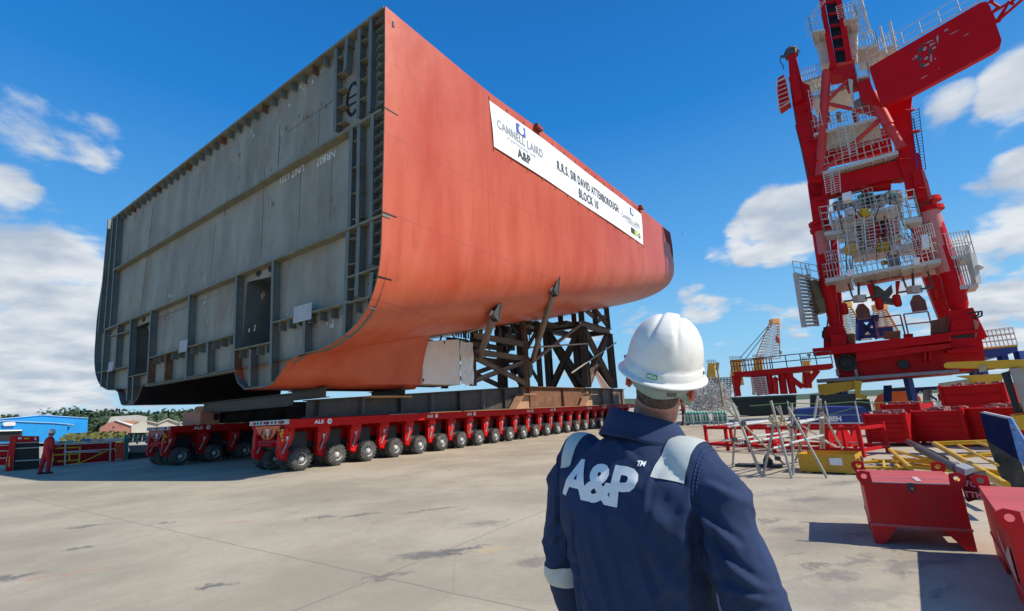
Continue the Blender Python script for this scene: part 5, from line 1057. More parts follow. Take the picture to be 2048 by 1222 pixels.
plate_thing('open_stair_unit','grey slatted stair unit behind the cylinders at right','stair',pg(1860,824),[('slat_panel',galv,[C4(*p) for p in [(985,700),(1050,690),(1060,890),(985,890)]],0,1.5),('side_panel',greyb,[C4(*p) for p in [(1050,690),(1062,690),(1070,790),(1060,790)]],-.2,1.8)])
plate_thing('white_tarp_machine','pale grey sheeted machine behind the middle red basket','machine',pg(1870,856),[('sheeted_body',white,[C4(*p) for p in [(985,850),(1010,835),(1100,830),(1120,850),(1130,1025),(990,1030)]],0,1),('frame_top',galv,[C4(*p) for p in [(1100,800),(1240,790),(1250,860),(1110,880)]],.3,.8)])
# rope line on posts in front of the quay edge
rp=thing('rope_barrier','rope barrier on thin posts along the quay edge behind the scaffold','barrier',F.o,0)
q=MB(); F=pg(1700,858); 
for x in (1575,1650,1710,1745,1890): a=F.at(x,802,0); q.tube(Vector((a.x,a.y,0)),a,.035,n=5)
q.build('post',galv,rp); q=MB(); q.path([F.at(*p,0) for p in [(1500,812),(1575,806),(1650,808),(1710,803),(1745,806),(1890,802),(2048,797)]],.022,5); q.path([F.at(*p,0) for p in [(1575,828),(1650,832),(1710,815)]],.02,5); q.build('rope',mat('green_cord',(.12,.25,.10),.8),rp)
# ================================================================== NEAR RIGHT YARD KIT
class Loc:   # local frame: origin, right axis a, depth axis b
    def __init__(s,p,q): s.o=Vector(p).to_3d() if len(p)==2 else Vector(p); s.o.z=0; d=Vector(q).to_3d() if len(q)==2 else Vector(q); d.z=0; s.w=(d-s.o).length; s.a=(d-s.o).normalized(); s.b=Vector((-s.a.y,s.a.x,0)); s.rz=math.atan2(s.a.y,s.a.x)
    @property
    def M(s):
        m=Matrix((s.a,s.b,Vector((0,0,1)))).transposed().to_4x4(); m.translation=s.o; return m
def toolbox(label,l,W,D,z0,z1,cut=.25,lidtxt=True,scar=False):
    r_=thing('steel_toolbox',label,'toolbox',l.M@Vector((W/2,D/2,0)),l.rz,'red steel toolboxes with lifting lugs'); M=l.M
    q=MB(M)
    t=.012
    q.box(0,W,0,t,z0,z1); q.box(0,W,D-t,D,z0,z1); q.box(0,t,t,D-t,z0,z1); q.box(W-t,W,t,D-t,z0,z1); q.box(t,W-t,t,D-t,z0,z0+.01)
    q.build('body',redp,r_,bevel=.004)
    q=MB(M); q.box(-.008,W+.008,-.008,.0,z0-.015,z0+.012); q.box(-.008,W+.008,D,D+.008,z0-.015,z0+.012); q.box(-.008,0,0,D,z0-.015,z0+.012); q.box(W,W+.008,0,D,z0-.015,z0+.012); q.build('bottom_flange',redl,r_,bevel=.002)
    q=MB(M); q.prism([(-.01,.01,z1),(W+.01,.01,z1),(W+.01,D/2,z1+.03),(W+.01,D-.02,z1+.004),(-.01,D-.02,z1+.004),(-.01,D/2,z1+.03)][0:2]+[(W+.01,D-.02,z1+.01),(-.01,D-.02,z1+.01)],(0,0,.012)); q.build('lid',redl,r_,bevel=.003)
    q=MB(M); q.box(.05,W-.1,D*.3,D*.3+.006,z1+.012+.004,z1+.02); q.box(-.01,W,-.004,.004,z1+.004,z1+.012); q.build('lid_seam',rimm,r_)
    for (x0,sg) in ((0,1),(W,-1)):
        for y in (0,D-.012):
            q=MB(M); q.prism([(x0,y,z0-.015),(x0+sg*W*.27,y,z0-.015),(x0+sg*.10*W,y,0.004),(x0,y,0.004)],(0,.012,0)); q.build('foot',redp,r_)
        q=MB(M); xx=x0 if sg==1 else x0-.012; q.box(xx,xx+.012,.012,D*.36,.004,z0-.015); q.build('foot_side',redp,r_); q=MB(M); q.box(xx,xx+.012,D*.64,D-.012,.004,z0-.015); q.build('foot_side',redp,r_)
    for x in (0,W):
        for y in (0,D):     # lifting lug: plate with a round hole, parallel to the front
            q=MB(M); sg=1 if x==0 else -1
            ang=[R(a) for a in range(0,360,30)]; cx_,cz_=.02,.068; hole=[Vector((cx_+.028*math.cos(a),cz_+.028*math.sin(a),0)) for a in ang]
            outp=[Vector(p) for p in ((-.055,.10,0),(-.05,.045,0),(-.01,-.03,0),(.085,-.03,0),(.085,.04,0),(.08,.115,0),(.0,.13,0))]; n6=len(outp)
            tr=tessellate_polygon([outp,hole]); fl=outp+hole; off=-.014 if y==0 else .002
            vs=[(x+sg*(p.x-.03 if False else p.x),y+off+dx,z1+p.y) for dx in (0,.012) for p in fl]; n_=len(fl)
            fs=[tuple(t_) for t_ in tr]+[tuple(i+n_ for i in t_[::-1]) for t_ in tr]+[(i,(i+1)%n6,n_+(i+1)%n6,n_+i) for i in range(n6)]+[(n6+i,n6+(i+1)%12,n_+n6+(i+1)%12,n_+n6+i) for i in range(12)]
            q.add(vs,fs); q.build('lifting_lug',redp,r_)
    q=MB(M); q.box(W*.47,W*.53,-.014,-.004,z1-.05,z1+.012); q.ell((W*.5,-.02,z1-.06),.02,.012,.025,10,8); q.build('hasp',blackst,r_)
    if lidtxt: 
        q=MB(M); q.box(W*.58,W*.64,.08,D*.42,z1+.0185,z1+.0205); q.build('lid_label',mat('worn_label',(.62,.45,.42),.6),r_)
    if scar:
        q=MB(M); q.prism([(-.013,D*.1,.05+.15),(-.013,D*.42,.3),(-.013,D*.5,.42),(-.013,D*.32,.30),(-.013,D*.12,.45)],(.003,0,0)); q.build('scraped_patch',mat('scraped_bare_patch',(.50,.36,.30),.7,0,.2,8),r_)
    return r_
tb1=Loc((3.83,5.57),(4.52,5.13)); toolbox('red steel toolbox with pink faded lid standing alone beside the skip',tb1,.82,.95,.2,.63)
A_=gr(2016,1055,.62); B_=gr(1959,975,.62); tb2=Loc(tuple(A_),tuple(A_+ (A_-B_).normalized().cross(Vector((0,0,-1))))); 
tb2=Loc((A_.x,A_.y),(A_.x+(B_-A_).y/(B_-A_).length,A_.y-(B_-A_).x/(B_-A_).length)); toolbox('red steel toolbox cut by the right edge with scraped paint on its side',tb2,1.1,(B_-A_).length,.2,.62,scar=True,lidtxt=False)
# yellow skip
sk=Loc(tuple(gr(1602,945)),tuple(gr(1712,950))); r_=thing('yellow_skip','dirty yellow steel skip with paper label between the scaffold and toolbox','skip',sk.M@Vector((.5,.4,0)),sk.rz)
W_,D_,H_=1.02,.8,.36; q=MB(sk.M); t=.02
for (a,b) in (((0,0),(W_,0)),((W_,0),(W_,D_)),((W_,D_),(0,D_)),((0,D_),(0,0))):
    q.bar((a[0],a[1],H_/2+.03),(b[0],b[1],H_/2+.03),t,H_)
q.box(0,W_,0,D_,.03,.05); q.box(.1,.2,0,D_,0,.03); q.box(W_-.2,W_-.1,0,D_,0,.03); q.build('skip_body',yeld,r_,bevel=.004)
q=MB(sk.M); q.box(W_*.56,W_*.78,-.016,-.012,.18,.32); q.build('paper_label',white,r_)
for y in (.12,.55): 
    q=MB(sk.M); q.lathe((W_+.02,y,.25),(1,0,0),[(0,.07),(.03,.07),(.03,.035),(0,.035)],14,False,False); q.tube((W_+.02,y,.12),(W_+.06,y+.05,.02),.015,n=6); q.build('lifting_ring',rust,r_)
# scaffold trestles
F=Fr(1560,11.75); tr_=thing('scaffold_trestles','crossed galvanised scaffold tube trestles standing left of the yellow skip','scaffold',F.o,-F.a)
def T5(p,d): return F.at(*C5(*p),d)
for p,q_,dp,dq,r0 in [((455,150),(772,915),0,-.1,.026),((415,215),(1018,805),0.2,1.3,.024),((500,180),(457,870),.6,1.2,.024),((470,150),(755,905),.08,0,.024),
 ((872,115),(1103,967),0,-.35,.027),((902,378),(786,948),.0,-.1,.026),((962,165),(1005,330),.8,.8,.024),((930,180),(1222,690),.9,2.6,.022),
 ((1058,185),(1477,947),0,-.2,.026),((1095,145),(1113,930),.3,.1,.026),((1130,185),(1080,260),.5,.5,.022),
 ((1395,180),(1640,632),1.2,3.0,.024),((1405,100),(1410,628),1.5,3.0,.026),((1430,200),(1445,628),1.7,3.0,.022),((1185,372),(1572,612),.6,3.1,.02),((1300,335),(1135,765),1.2,1.6,.024),((1170,300),(1110,640),1,2.0,.02),((560,360),(870,670),.2,.9,.02)]:
    b=MB(); b.tube(T5(p,dp),T5(q_,dq),r0,n=10); b.build('tube_leg',scaf,tr_,smooth=True)
for p,q_,dp,dq in [((365,370),(905,325),0,2.2),((415,395),(1050,312),-.1,2.3),((840,388),(1345,312),-.15,1.8),((1085,378),(1440,297),-.05,1.8),((355,548),(1045,455),.1,2.6),((515,580),(1195,475),-.1,2.3),((900,627),(1100,582),-.35,.3),((1085,573),(1432,488),-.1,1.6),((1440,540),(1575,610),2,3),((1380,60),(1340,300),1.4,1.4)]:
    b=MB(); b.tube(T5(p,dp),T5(q_,dq),.026,n=10); b.build('cross_tube',mat('light_galvanised_tube',(.62,.61,.57),.4,.3,.12,6,.05,40,(.5,.2,.1),.35,3),tr_,smooth=True)
for p,d in [((572,362),0),((615,565),0),((480,535),.4),((1150,360),0),((1105,385),.1),((945,740),.9),((1410,215),1.3)]:
    b=MB(); c=T5(p,d); b.box(c.x-.05,c.x+.05,c.y-.05,c.y+.05,c.z-.04,c.z+.05); b.build('coupler',blackst,tr_,bevel=.01)
rr=random.Random(4); b=MB()
for i in range(9):
    c=T5((890+14*i,330+rr.uniform(-22,22)),-.02+rr.uniform(-.08,.08)); pts=[]
    rad=rr.uniform(.05,.10); tl=rr.uniform(-.6,.6)
    for k in range(13):
        a=2*math.pi*k/12; pts.append(c+Vector((rad*math.cos(a),.05*math.sin(a+tl),rad*.8*math.sin(a))))
    b.path(pts,.013,6)
tag(b.build('rope_coil',rope,smooth=True),'bundle of pale rope knotted over the middle scaffold trestle','rope')
b=MB(); c=gr(1500,931); b2=Loc(tuple(gr(1470,934)),tuple(gr(1540,936))); b.M=b2.M; b.box(0,1.0,0,.32,.005,.06); b.box(.62,.82,.1,.22,.06,.16); b.prism([(.62,.1,.16),(.7,.1,.30),(.76,.1,.24),(.82,.1,.16)],(0,.1,0)); tag(b.build('black_tool_tray',black,bevel=.01),'low black tray with upright bits lying under the scaffold trestles','tray')
# red cradle
rc=Loc(tuple(gr(1416,899)),tuple(gr(1728,915))); r_=thing('pipe_cradle','long low red steel pipe cradle behind the scaffold trestles','cradle',rc.M@Vector((2,.6,0)),rc.rz); Wc=rc.w
for y in (0,1.35):
    for z in (.18,.72): b=MB(rc.M); b.bar((0,y,z),(Wc,y,z),.08,.09); b.build('long_rail',redd,r_,bevel=.006)
    n_=7
    for i in range(n_): x=Wc*i/(n_-1); b=MB(rc.M); b.bar((x,y,0),(x,y,.82 if i in (0,n_-1) else .72),.09,.09); b.build('post',redd,r_,bevel=.006)
for x in (0,Wc*.25,Wc*.5,Wc*.75,Wc):
    for z in (.18,.72): 
        if z==.72 and 0<x<Wc: continue
        b=MB(rc.M); b.bar((x,0,z),(x,1.35,z),.08,.08); b.build('cross_rail',redd,r_)
for x in (Wc*.42,Wc*.58,Wc*.8,Wc*.88):
    b=MB(rc.M); b.prism([(x,.3,.2),(x,1.1,.2),(x,1.1,.75),(x,.95,.75),(x,.7,.45),(x,.45,.75),(x,.3,.75)],(.05,0,0)); b.build('saddle_plate',redd,r_)
b=MB(rc.M); b.tube((Wc*.05,.5,.25),(Wc*.45,.6,.3),.03,n=8); b.tube((Wc*.5,.7,.4),(Wc*.95,.5,.3),.025,n=8); tag(b.build('loose_tube',scaf,smooth=True),'loose pale tubes lying inside the long red cradle','tube')
# red baskets
def basket(label,l,W,H,D,top=True):
    r_=thing('steel_basket',label,'basket',l.M@Vector((W/2,D/2,0)),l.rz,'ribbed red steel baskets'); M=l.M
    b=MB(M); t=.03
    b.box(0,W,0,t,.1,H); b.box(0,W,D-t,D,.1,H); b.box(0,t,t,D-t,.1,H); b.box(W-t,W,t,D-t,.1,H); b.box(t,W-t,t,D-t,.1,.14); b.build('sheet_body',redd,r_)
    for k in range(6):
        z=.2+(H-.25)*k/5; b=MB(M); b.prism([(0,0,z),(0,-.035,z+.01),(0,-.035,z+.04),(0,0,z+.05)],(W,0,0)); b.prism([(0,0,z),(-.035,0,z+.01),(-.035,0,z+.04),(0,0,z+.05)],(0,D,0)); b.build('rib',redd,r_)
    for x in (0,W-.07):
        for y in (0,D-.07): b=MB(M); b.box(x-.01,x+.08,y-.05,y+.08,0,H+.04); b.build('corner_post',redd,r_,bevel=.005)
    if top:
        b=MB(M); rq=random.Random(int(W*100))
        for i in range(12): x=rq.uniform(.1,W-.3); y=rq.uniform(.1,D-.3); b.box(x,x+rq.uniform(.1,.3),y,y+.15,H-.2,H+rq.uniform(.02,.12))
        b.build('load',rr_m,r_,bevel=.01)
    return r_
rr_m=mat('mixed_load',(.35,.16,.13),.7,0,.7,5)
basket('ribbed red steel basket nearest the yellow skip, behind its right end',Loc(tuple(gr(1738,891)),tuple(gr(1815,893))),1.1,.95,1.2)
basket('ribbed red steel basket in the middle of the row behind the yellow frames',Loc(tuple(gr(1832,890)),tuple(gr(1925,893))),1.3,1.0,1.2)
basket('ribbed red steel basket half hidden by the leaning blue board',Loc(tuple(gr(1936,892)),tuple(gr(2030,897))),1.4,1.05,1.2)
basket('taller red steel basket standing behind the row of ribbed baskets at right',Loc(tuple(gr(1902,874)),tuple(gr(1995,876))),1.7,1.7,1.2)
basket('small red basket behind the gap between the first two ribbed baskets',Loc(tuple(gr(1775,872)),tuple(gr(1842,873))),1.2,1.15,1.2)
# yellow tube barriers
yb_=thing('tube_barrier','large yellow tube barrier frame tilted on the pile in front of the blue board','barrier',gr(1940,930),0,'yellow tube barriers dumped beside the toolbox')
def G6(x,y,z): return gr(*C6(x,y),z)
for a,b_,r0 in [((522,296,.55),(918,524,.42),.045),((522,296,.55),(870,284,.62),.04),((870,284,.62),(1080,420,.5),.04),((640,296,.55),(870,415,.5),.022),((755,290,.6),(900,330,.6),.022),((655,366,.35),(900,350,.4),.035)]:
    b=MB(); b.tube(G6(*a),G6(*b_),r0,n=10); b.build('tube',yel,yb_,smooth=True)
yb2=thing('tube_barrier','lower yellow tube barrier lying flat under the tilted one','barrier',gr(1960,960),0,'yellow tube barriers dumped beside the toolbox')
for a,b_,r0 in [((725,440,.12),(905,462,.12),.06),((640,515,.1),(925,538,.1),.03),((905,462,.12),(925,538,.1),.03),((725,440,.12),(640,515,.1),.03)]:
    b=MB(); b.tube(G6(*a),G6(*b_),r0,n=10); b.build('tube',yel,yb2,smooth=True)
yb3=thing('tube_barrier','flat stacked yellow barriers lying behind the lid of the lone toolbox','barrier',gr(1790,935),0,'yellow tube barriers dumped beside the toolbox')
for a,b_,r0 in [((275,330,.3),(390,430,.2),.04),((275,330,.3),(640,420,.25),.03),((110,400,.06),(420,385,.12),.035),((110,430,.06),(400,432,.08),.03),((180,385,.1),(580,430,.12),.03),((300,375,.2),(600,415,.2),.04),((330,340,.28),(560,410,.22),.03),((310,378,.1),(320,430,.08),.03),((400,400,.15),(405,430,.1),.025),((240,385,.12),(243,430,.1),.025),((350,420,.15),(620,445,.15),.035)]:
    b=MB(); b.tube(G6(*a),G6(*b_),r0,n=8); b.build('tube',yel,yb3,smooth=True)
for lab,a,b_,m_,r0 in [('dark rusty pipe lying slanted across the yellow barriers',(375,285,.35),(580,385,.4),mat('dark_red_pipe',(.10,.03,.025),.5),.06),('dark pipe with bright silver end beside the tilted yellow frame',(430,320,.4),(650,440,.4),blackst,.07),('bright silver pipe lying under the tilted yellow frame',(560,385,.42),(690,440,.42),white,.035),('long silver pipe pointing at the cut toolbox',(640,410,.38),(905,530,.32),mat('silver_pipe',(.62,.62,.60),.3,.6),.035)]:
    b=MB(); b.tube(G6(*a),G6(*b_),r0,n=12); tag(b.build('loose_pipe',m_,smooth=True),lab,'pipe','loose pipes on the barrier pile')
b=MB(Loc(tuple(G6(700,400,0)),tuple(G6(860,400,0))).M); rq=random.Random(9)
for i in range(16): x=rq.uniform(0,2.0); y=rq.uniform(-.6,.6); z=rq.uniform(0,.2); b.box(x,x+rq.uniform(.1,.5),y,y+rq.uniform(.05,.3),z,z+rq.uniform(.04,.12))
tag(b.build('scrap_pile',mat('mixed_red_scrap',(.28,.06,.05),.6,0,.8,4),bevel=.01),'low heap of red and black oddments under the yellow frames','scrap pile',kind='stuff')
# leaning board
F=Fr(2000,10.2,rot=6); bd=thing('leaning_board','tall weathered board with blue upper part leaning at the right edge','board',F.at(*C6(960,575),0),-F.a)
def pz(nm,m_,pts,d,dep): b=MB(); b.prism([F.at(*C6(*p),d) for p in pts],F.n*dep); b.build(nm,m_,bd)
pz('lower_face',mat('mottled_board',(.07,.066,.055),.85,0,.6,3,.2,20,(.22,.19,.15),.7,4,spec=.15),[(810,278),(990,390),(1060,600),(935,590),(870,440)],0,.12)
pz('upper_face',mat('shaded_blue_face',(.006,.010,.055),.7,0,.6,3,.05,20,(.10,.09,.12),.4,2,spec=.15),[(771,125),(928,160),(990,390),(810,278)],0,.12)  # shade on the front painted in as a near-black blue
pz('side_edge',mat('mottled_lit_blue',(.10,.24,.52),.6,0,.5,8,.05,20,(.55,.6,.65),.7,6),[(928,158),(947,154),(1010,262),(1080,430),(1080,520),(990,390)],.0,.13)  # light falling on the edge painted in as a paler blue
pz('top_edge',mat('board_edge',(.42,.40,.42),.7,0,.2),[(771,125),(790,120),(947,153),(928,160)],-.01,.13)
# black printed case behind the lone toolbox
F=Fr(1940,7.6,rot=20); b=MB(); b.prism([F.at(*C6(*p),0) for p in [(655,490),(740,455),(776,600),(700,622)]],F.n*.3); bc=thing('black_case','scuffed black case with white lettering between the two red toolboxes','case',F.at(*C6(720,610),0),-F.a); b.build('case_body',black,bc,bevel=.01)
b=MB(); b.prism([F.at(*C6(*p),-.02) for p in [(632,415),(690,440),(690,485),(655,490)]],F.n*.25); b.build('grey_flap',greyb,bc)
b=MB(); plane_text(b,'TTM',.085,F.at(*C6(738,580),-.005),F.w,upv,.002,bold=.003); plane_text(b,'7C',.09,F.at(*C6(722,520),-.005),F.w,upv,.002,bold=.003); b.build('lettering',textg,bc)

# ================================================================== LEFT BACKGROUND
def C7(x,y): return (x/7.64,y/7.64+800)
def C8(x,y): return (x/5.69+180,y/5.69+800)
F=Fr(90,100); sh=thing('blue_shed','large bright blue clad shed with shallow roof beyond the yard','shed',F.at(90,886,0),-F.a)
def P7(nm,m_,pts,d,dep,root,conv=C7): b=MB(); b.prism([F.at(*conv(*p),d) for p in pts],F.n*dep); return b.build(nm,m_,root)
P7('rear_hall',blues,[(-900,420),(0,290),(640,228),(1345,275),(1330,560),(1000,640),(-900,680)],12,25,sh)
P7('roof_trim',mat('pale_blue_trim',(.35,.55,.70),.5),[(-900,410),(0,284),(640,224),(1350,272),(1348,280),(640,234),(0,296),(-900,424)],11.8,25.5,sh)
P7('front_hall',blues,[(-900,420),(-300,370),(60,318),(780,348),(1030,372),(1020,640),(-900,680)],0,12,sh)
P7('front_trim',MATS['pale_blue_trim'],[(-300,364),(60,312),(790,342),(1140,372),(1135,380),(790,352),(60,324),(-300,376)],-.2,12,sh)
P7('door_opening',black,[(-800,500),(340,445),(335,620),(-800,640)],-.15,.2,sh); P7('door_canopy',white,[(-300,468),(335,450),(340,470),(-300,488)],-.6,.5,sh)
P7('oval_sign',mat('pale_sign',(.72,.66,.62),.6),[(38,365),(60,338),(225,335),(245,360),(225,392),(60,398)],-.35,.15,sh)
def P8(nm,m_,pts,d,dep,root): return P7(nm,m_,pts,d,dep,root,C8)
F=Fr(245,150); bb=thing('brick_building','old red brick works building with grey pitched roof','building',F.at(240,872,0),-F.a)
P8('brick_wall',brick,[(110,320),(200,262),(300,238),(470,290),(470,385),(110,395)],0,14,bb); P8('roof',paleroof,[(195,268),(235,190),(540,170),(655,190),(650,230),(480,285),(300,236)],.2,14,bb); P8('gable_trim',white,[(285,232),(320,234),(500,280),(470,295)],-.4,.6,bb); P8('rust_roof_panel',mat('rust_roof',(.40,.20,.11),.8),[(330,240),(510,235),(560,245),(480,280)],-.1,.4,bb); P8('end_wall',cream,[(470,290),(630,235),(650,260),(650,385),(470,385)],-.2,12,bb)
for i,x in enumerate((268,)): P8('window',black,[(x-8,300),(x+8,300),(x+8,318),(x-8,318)],-.1,.3,bb)
F=Fr(330,165)
for lab,pts,rp_ in [('cream gabled shed just right of the brick building',[(630,235),(780,262),(780,390),(630,390)],[(610,228),(650,232),(800,262),(770,272),(630,240)]),('low cream gabled shed behind the front of the far transporter',[(760,270),(890,222),(1020,262),(1020,390),(760,390)],[(745,268),(890,208),(1035,262),(1025,272),(890,222),(762,276)]),('low cream gabled shed just left of the salmon power pack',[(1010,262),(1160,210),(1260,250),(1260,390),(1010,390)],[(1000,262),(1165,198),(1275,250),(1262,258),(1165,212),(1015,268)])]:
    r_=thing('cream_shed',lab,'shed',F.at(*C8(sum(p[0] for p in pts)/4,390),0),-F.a,'cream sheds below the wooded hill'); P8('wall',cream,pts,0,15,r_); P8('roof',paleroof,rp_,-.5,16,r_)
# hill and trees
b=MB(); rows=[]
for i in range(81):
    a=R(-75+i*1.9); hN=14+9*noise.noise(Vector((i*.25,0,3)))+5*noise.noise(Vector((i*.8,2,0)))
    if a>R(20): hN*=.35
    rows.append([Vector((math.sin(a)*r_,math.cos(a)*r_,z)) for r_,z in ((300,-1),(340,hN*.25),(420,hN*.6),(600,hN))])
b.grid(rows); b.build('distant_hill',mat('hill_green',(.05,.075,.03),.95,0,.4,.03),kind='structure',smooth='all',origin=(0,400,0))
def tree_proto(seed,h,wd):
    rq=random.Random(seed); root=thing('broadleaf_tree','x','tree',(0,0,0),0,'dark green trees along the low wooded ridge')
    b=MB(); b.tube((0,0,0),(0,0,h*.5),h*.035,h*.02,n=7)
    for k in range(5): a=rq.uniform(0,6.28); b.tube((0,0,h*(.25+.05*k)),(math.cos(a)*wd*.3,math.sin(a)*wd*.3,h*(.5+.07*k)),h*.012,h*.005,n=5)
    b.build('trunk',bark,root)
    b=MB(); cl=[(rq.uniform(-.3,.3)*wd,rq.uniform(-.3,.3)*wd,h*rq.uniform(.35,.85),wd*rq.uniform(.16,.3)) for _ in range(10)]+[(0,0,h*.85,wd*.2)]
    for (cx_,cy_,cz_,cr_) in cl:
        for _ in range(80):
            d=Vector((rq.gauss(0,1),rq.gauss(0,1),rq.gauss(0,1))).normalized()*cr_*rq.uniform(.55,1.1); p=Vector((cx_,cy_,cz_))+d; s_=rq.uniform(.3,.65); u=Vector((rq.uniform(-1,1),rq.uniform(-1,1),rq.uniform(-1,1))).normalized(); v=u.orthogonal().normalized()
            b.add([p-u*s_,p+v*s_*.7,p+u*s_,p-v*s_*.7],[(0,1,2,3)])
    b.build('crown',leafm,root); return root
protos=[tree_proto(1,11,9),tree_proto(2,9,10),tree_proto(3,13,8),tree_proto(4,8,9)]
tpx=[]
rq=random.Random(12); k=0
for x in [2,14,26,40,112,124,136,148,160,172,184,196,206,218,232,247,262,278,292,306,318,332,346,356,368,380,396,410,424,436,450]:
    ht=3 if x<50 else 0
    tpx.append((x,rq.uniform(230,270)))
used=[False]*4
for i,(x,D) in enumerate(tpx):
    F=Fr(x,D); k=(i*7+i//3)%4; pr_=protos[k]; o=pr_ if not used[k] else copy_tree(pr_); used[k]=True; o_new=o
    top=[834,833,836,838][i] if i<4 else (828+4*math.sin(i*1.3) if x<300 else 826+4*math.sin(i*1.7))
    if x in (160,206,356): top-=7
    z=F.at(x,top,0).z; hh=(11,9,13,8)[k]; sc_=1.25 if x>50 else .9; o.location=(F.o.x,F.o.y,z-hh*sc_*1.0); o.scale=(sc_*1.3,sc_*1.3,sc_); o.rotation_euler=(0,0,rq.uniform(0,6))
    grp_=[q_[0] for q_ in tpx if (q_[0]<60)==(x<60) and (60<=q_[0]<205)==(60<=x<205) and (205<=q_[0]<300)==(205<=x<300)]
    o['label']=['rounded','broad','pointed','small'][k]+' dark tree '+('behind the left end of the blue shed' if x<60 else 'between blue shed and brick works' if x<205 else 'above the brick works roof' if x<300 else 'above the cream sheds')+', '+'leftmost second third fourth fifth sixth seventh eighth ninth tenth eleventh twelfth'.split()[sorted(grp_).index(x)]+' from left'
b=MB(); rq=random.Random(6)      # scrub at foot of the ridge
for i in range(2600):
    x=rq.uniform(-40,520); F0=Fr(x,rq.uniform(195,225)); p=F0.o+Vector((0,0,rq.uniform(.2,6.5)*(.45 if x<60 else 1))); s_=rq.uniform(.5,1.3); u=Vector((rq.uniform(-1,1),rq.uniform(-1,1),rq.uniform(-1,1))).normalized(); v=u.orthogonal().normalized(); b.add([p-u*s_,p+v*s_*.8,p+u*s_,p-v*s_*.8],[(0,1,2,3)])
tag(b.build('scrub',leafm),'dark green scrub filling the foot of the wooded ridge','scrub',kind='stuff')
b=MB()
for i in range(500):
    x=rq.uniform(125,250); F0=Fr(x,rq.uniform(80,95)); p=F0.o+Vector((0,0,rq.uniform(.1,1.6))); s_=rq.uniform(.15,.45); u=Vector((rq.uniform(-1,1),rq.uniform(-1,1),rq.uniform(-1,1))).normalized(); v=u.orthogonal().normalized(); b.add([p-u*s_,p+v*s_*.8,p+u*s_,p-v*s_*.8],[(0,1,2,3)])
tag(b.build('grass_bank',mat('olive_grass',(.13,.13,.035),.9,0,.4,.5)),'olive rough grass bank in front of the brick works','grass',kind='stuff')
# containers and clutter along the far left edge
F=Fr(40,math.hypot(*gr(12,943)[:2])); ra=thing('open_red_container','open fronted red steel container with black shelves behind the worker in red','container',F.at(40,941,0),-F.a)
P7('side_frame',redp,[(150,552),(240,548),(240,640),(190,1100),(75,1108),(110,860),(145,640)],0,.1,ra); P7('top_header',redd,[(240,548),(600,552),(600,628),(240,640)],0,.12,ra); P7('dark_interior',black,[(235,640),(600,628),(600,1040),(195,1095)],.3,2,ra); P7('bottom_sill',redp,[(195,1095),(300,1080),(620,1045),(620,1070),(300,1098)],0,.15,ra)
for y0,y1 in ((650,636),(735,716),(925,905)): P7('shelf_edge',galv,[(225,y0),(600,y1),(600,y1+16),(225,y0+16)],.1,.2,ra)
P7('header_label',yel,[(360,575),(450,575),(440,600),(370,600)],-.01,.02,ra); P7('header_label',white,[(275,570),(330,570),(330,600),(275,600)],-.01,.02,ra); P7('header_label',white,[(525,570),(555,570),(555,612),(525,612)],-.01,.02,ra)
P7('hose',yel,[(140,860),(155,860),(150,1020),(120,1020)],-.03,.03,ra)
rb=thing('red_side_rack','low red rack with pale rails at the far left edge','rack',F.at(0,940,.5),-F.a); P7('back_sheet',redd,[(-500,700),(140,660),(100,900),(80,1000),(-500,1030)],.6,.5,rb)
for y in (690,775,885,1000): P7('rail',galv,[(-500,y+10),(130,y-8),(130,y+8),(-500,y+26)],.4,.1,rb)
F=Fr(160,math.hypot(*gr(160,930)[:2])+1.5); rw=thing('red_waste_containers','long dark red container bank with pale edge behind the grey railings','container',F.at(160,925,0),-F.a)
P7('bank_body',redd,[(790,690),(1760,640),(1760,930),(800,1010)],0,1.5,rw); P7('top_edge',galv,[(790,668),(1740,628),(1740,645),(790,690)],-.1,1.7,rw)
for i,(pts,m_,lab) in enumerate([([(810,630),(900,625),(900,668),(810,672)],white,'small white crate on the red container bank, near the worker'),([(1010,620),(1135,618),(1135,645),(1010,650)],mat('turquoise_paint',(.03,.55,.45),.5),'turquoise crate on the red container bank'),([(1250,595),(1380,590),(1380,632),(1250,638)],mat('periwinkle_paint',(.12,.20,.48),.6),'blue grey crate on the red container bank'),([(1385,600),(1600,598),(1600,625),(1385,632)],cream,'pale cream crate on the red container bank beside the blue grey one'),([(1605,590),(1900,580),(1900,632),(1605,628)],white,'long white box on the right end of the red container bank'),([(905,630),(1000,625),(1000,650),(905,660)],mat('mixed_grey_crate',(.3,.28,.25),.7),'low grey crate between the white and turquoise crates')]):
    b=MB(); b.prism([F.at(*C7(*p),.2) for p in pts],F.n*.8); tag(b.build('stacked_crate',m_,bevel=.02),lab,'crate')
F=Fr(215,math.hypot(*gr(235,923)[:2])); b=MB(); b.grid([[F.at(*C7(1760-40*0+14*i+4*math.sin(j*2),650+j*31),.05*math.sin(i*1.7+j*1.3)) for j in range(9)] for i in range(11)]); tag(b.build('barrier_mesh',mat('bright_orange_mesh',(.90,.10,.05),.7,0,.2,10),smooth='all'),'bright orange red barrier netting hanging beside the green cylinder rack','netting')
F=Fr(160,math.hypot(*gr(160,930)[:2])-.3); gr_r=thing('tube_railing','grey scaffold tube railing right of the worker in red','railing',F.at(160,928,0),-F.a)
for a,b_ in [((990,680),(1690,650)),((970,795),(1770,745)),((1000,650),(990,1000)),((1690,650),(1680,940)),((1000,800),(1550,790)),((1000,1000),(1680,940))]: b=MB(); b.tube(F.at(*C7(*a),0),F.at(*C7(*b_),0),.03,n=6); b.build('tube',galv,gr_r,smooth=True)
yf=thing('yellow_bar_frame','small yellow bar frame leaning behind the grey railing','frame',F.at(130,925,.4),-F.a)
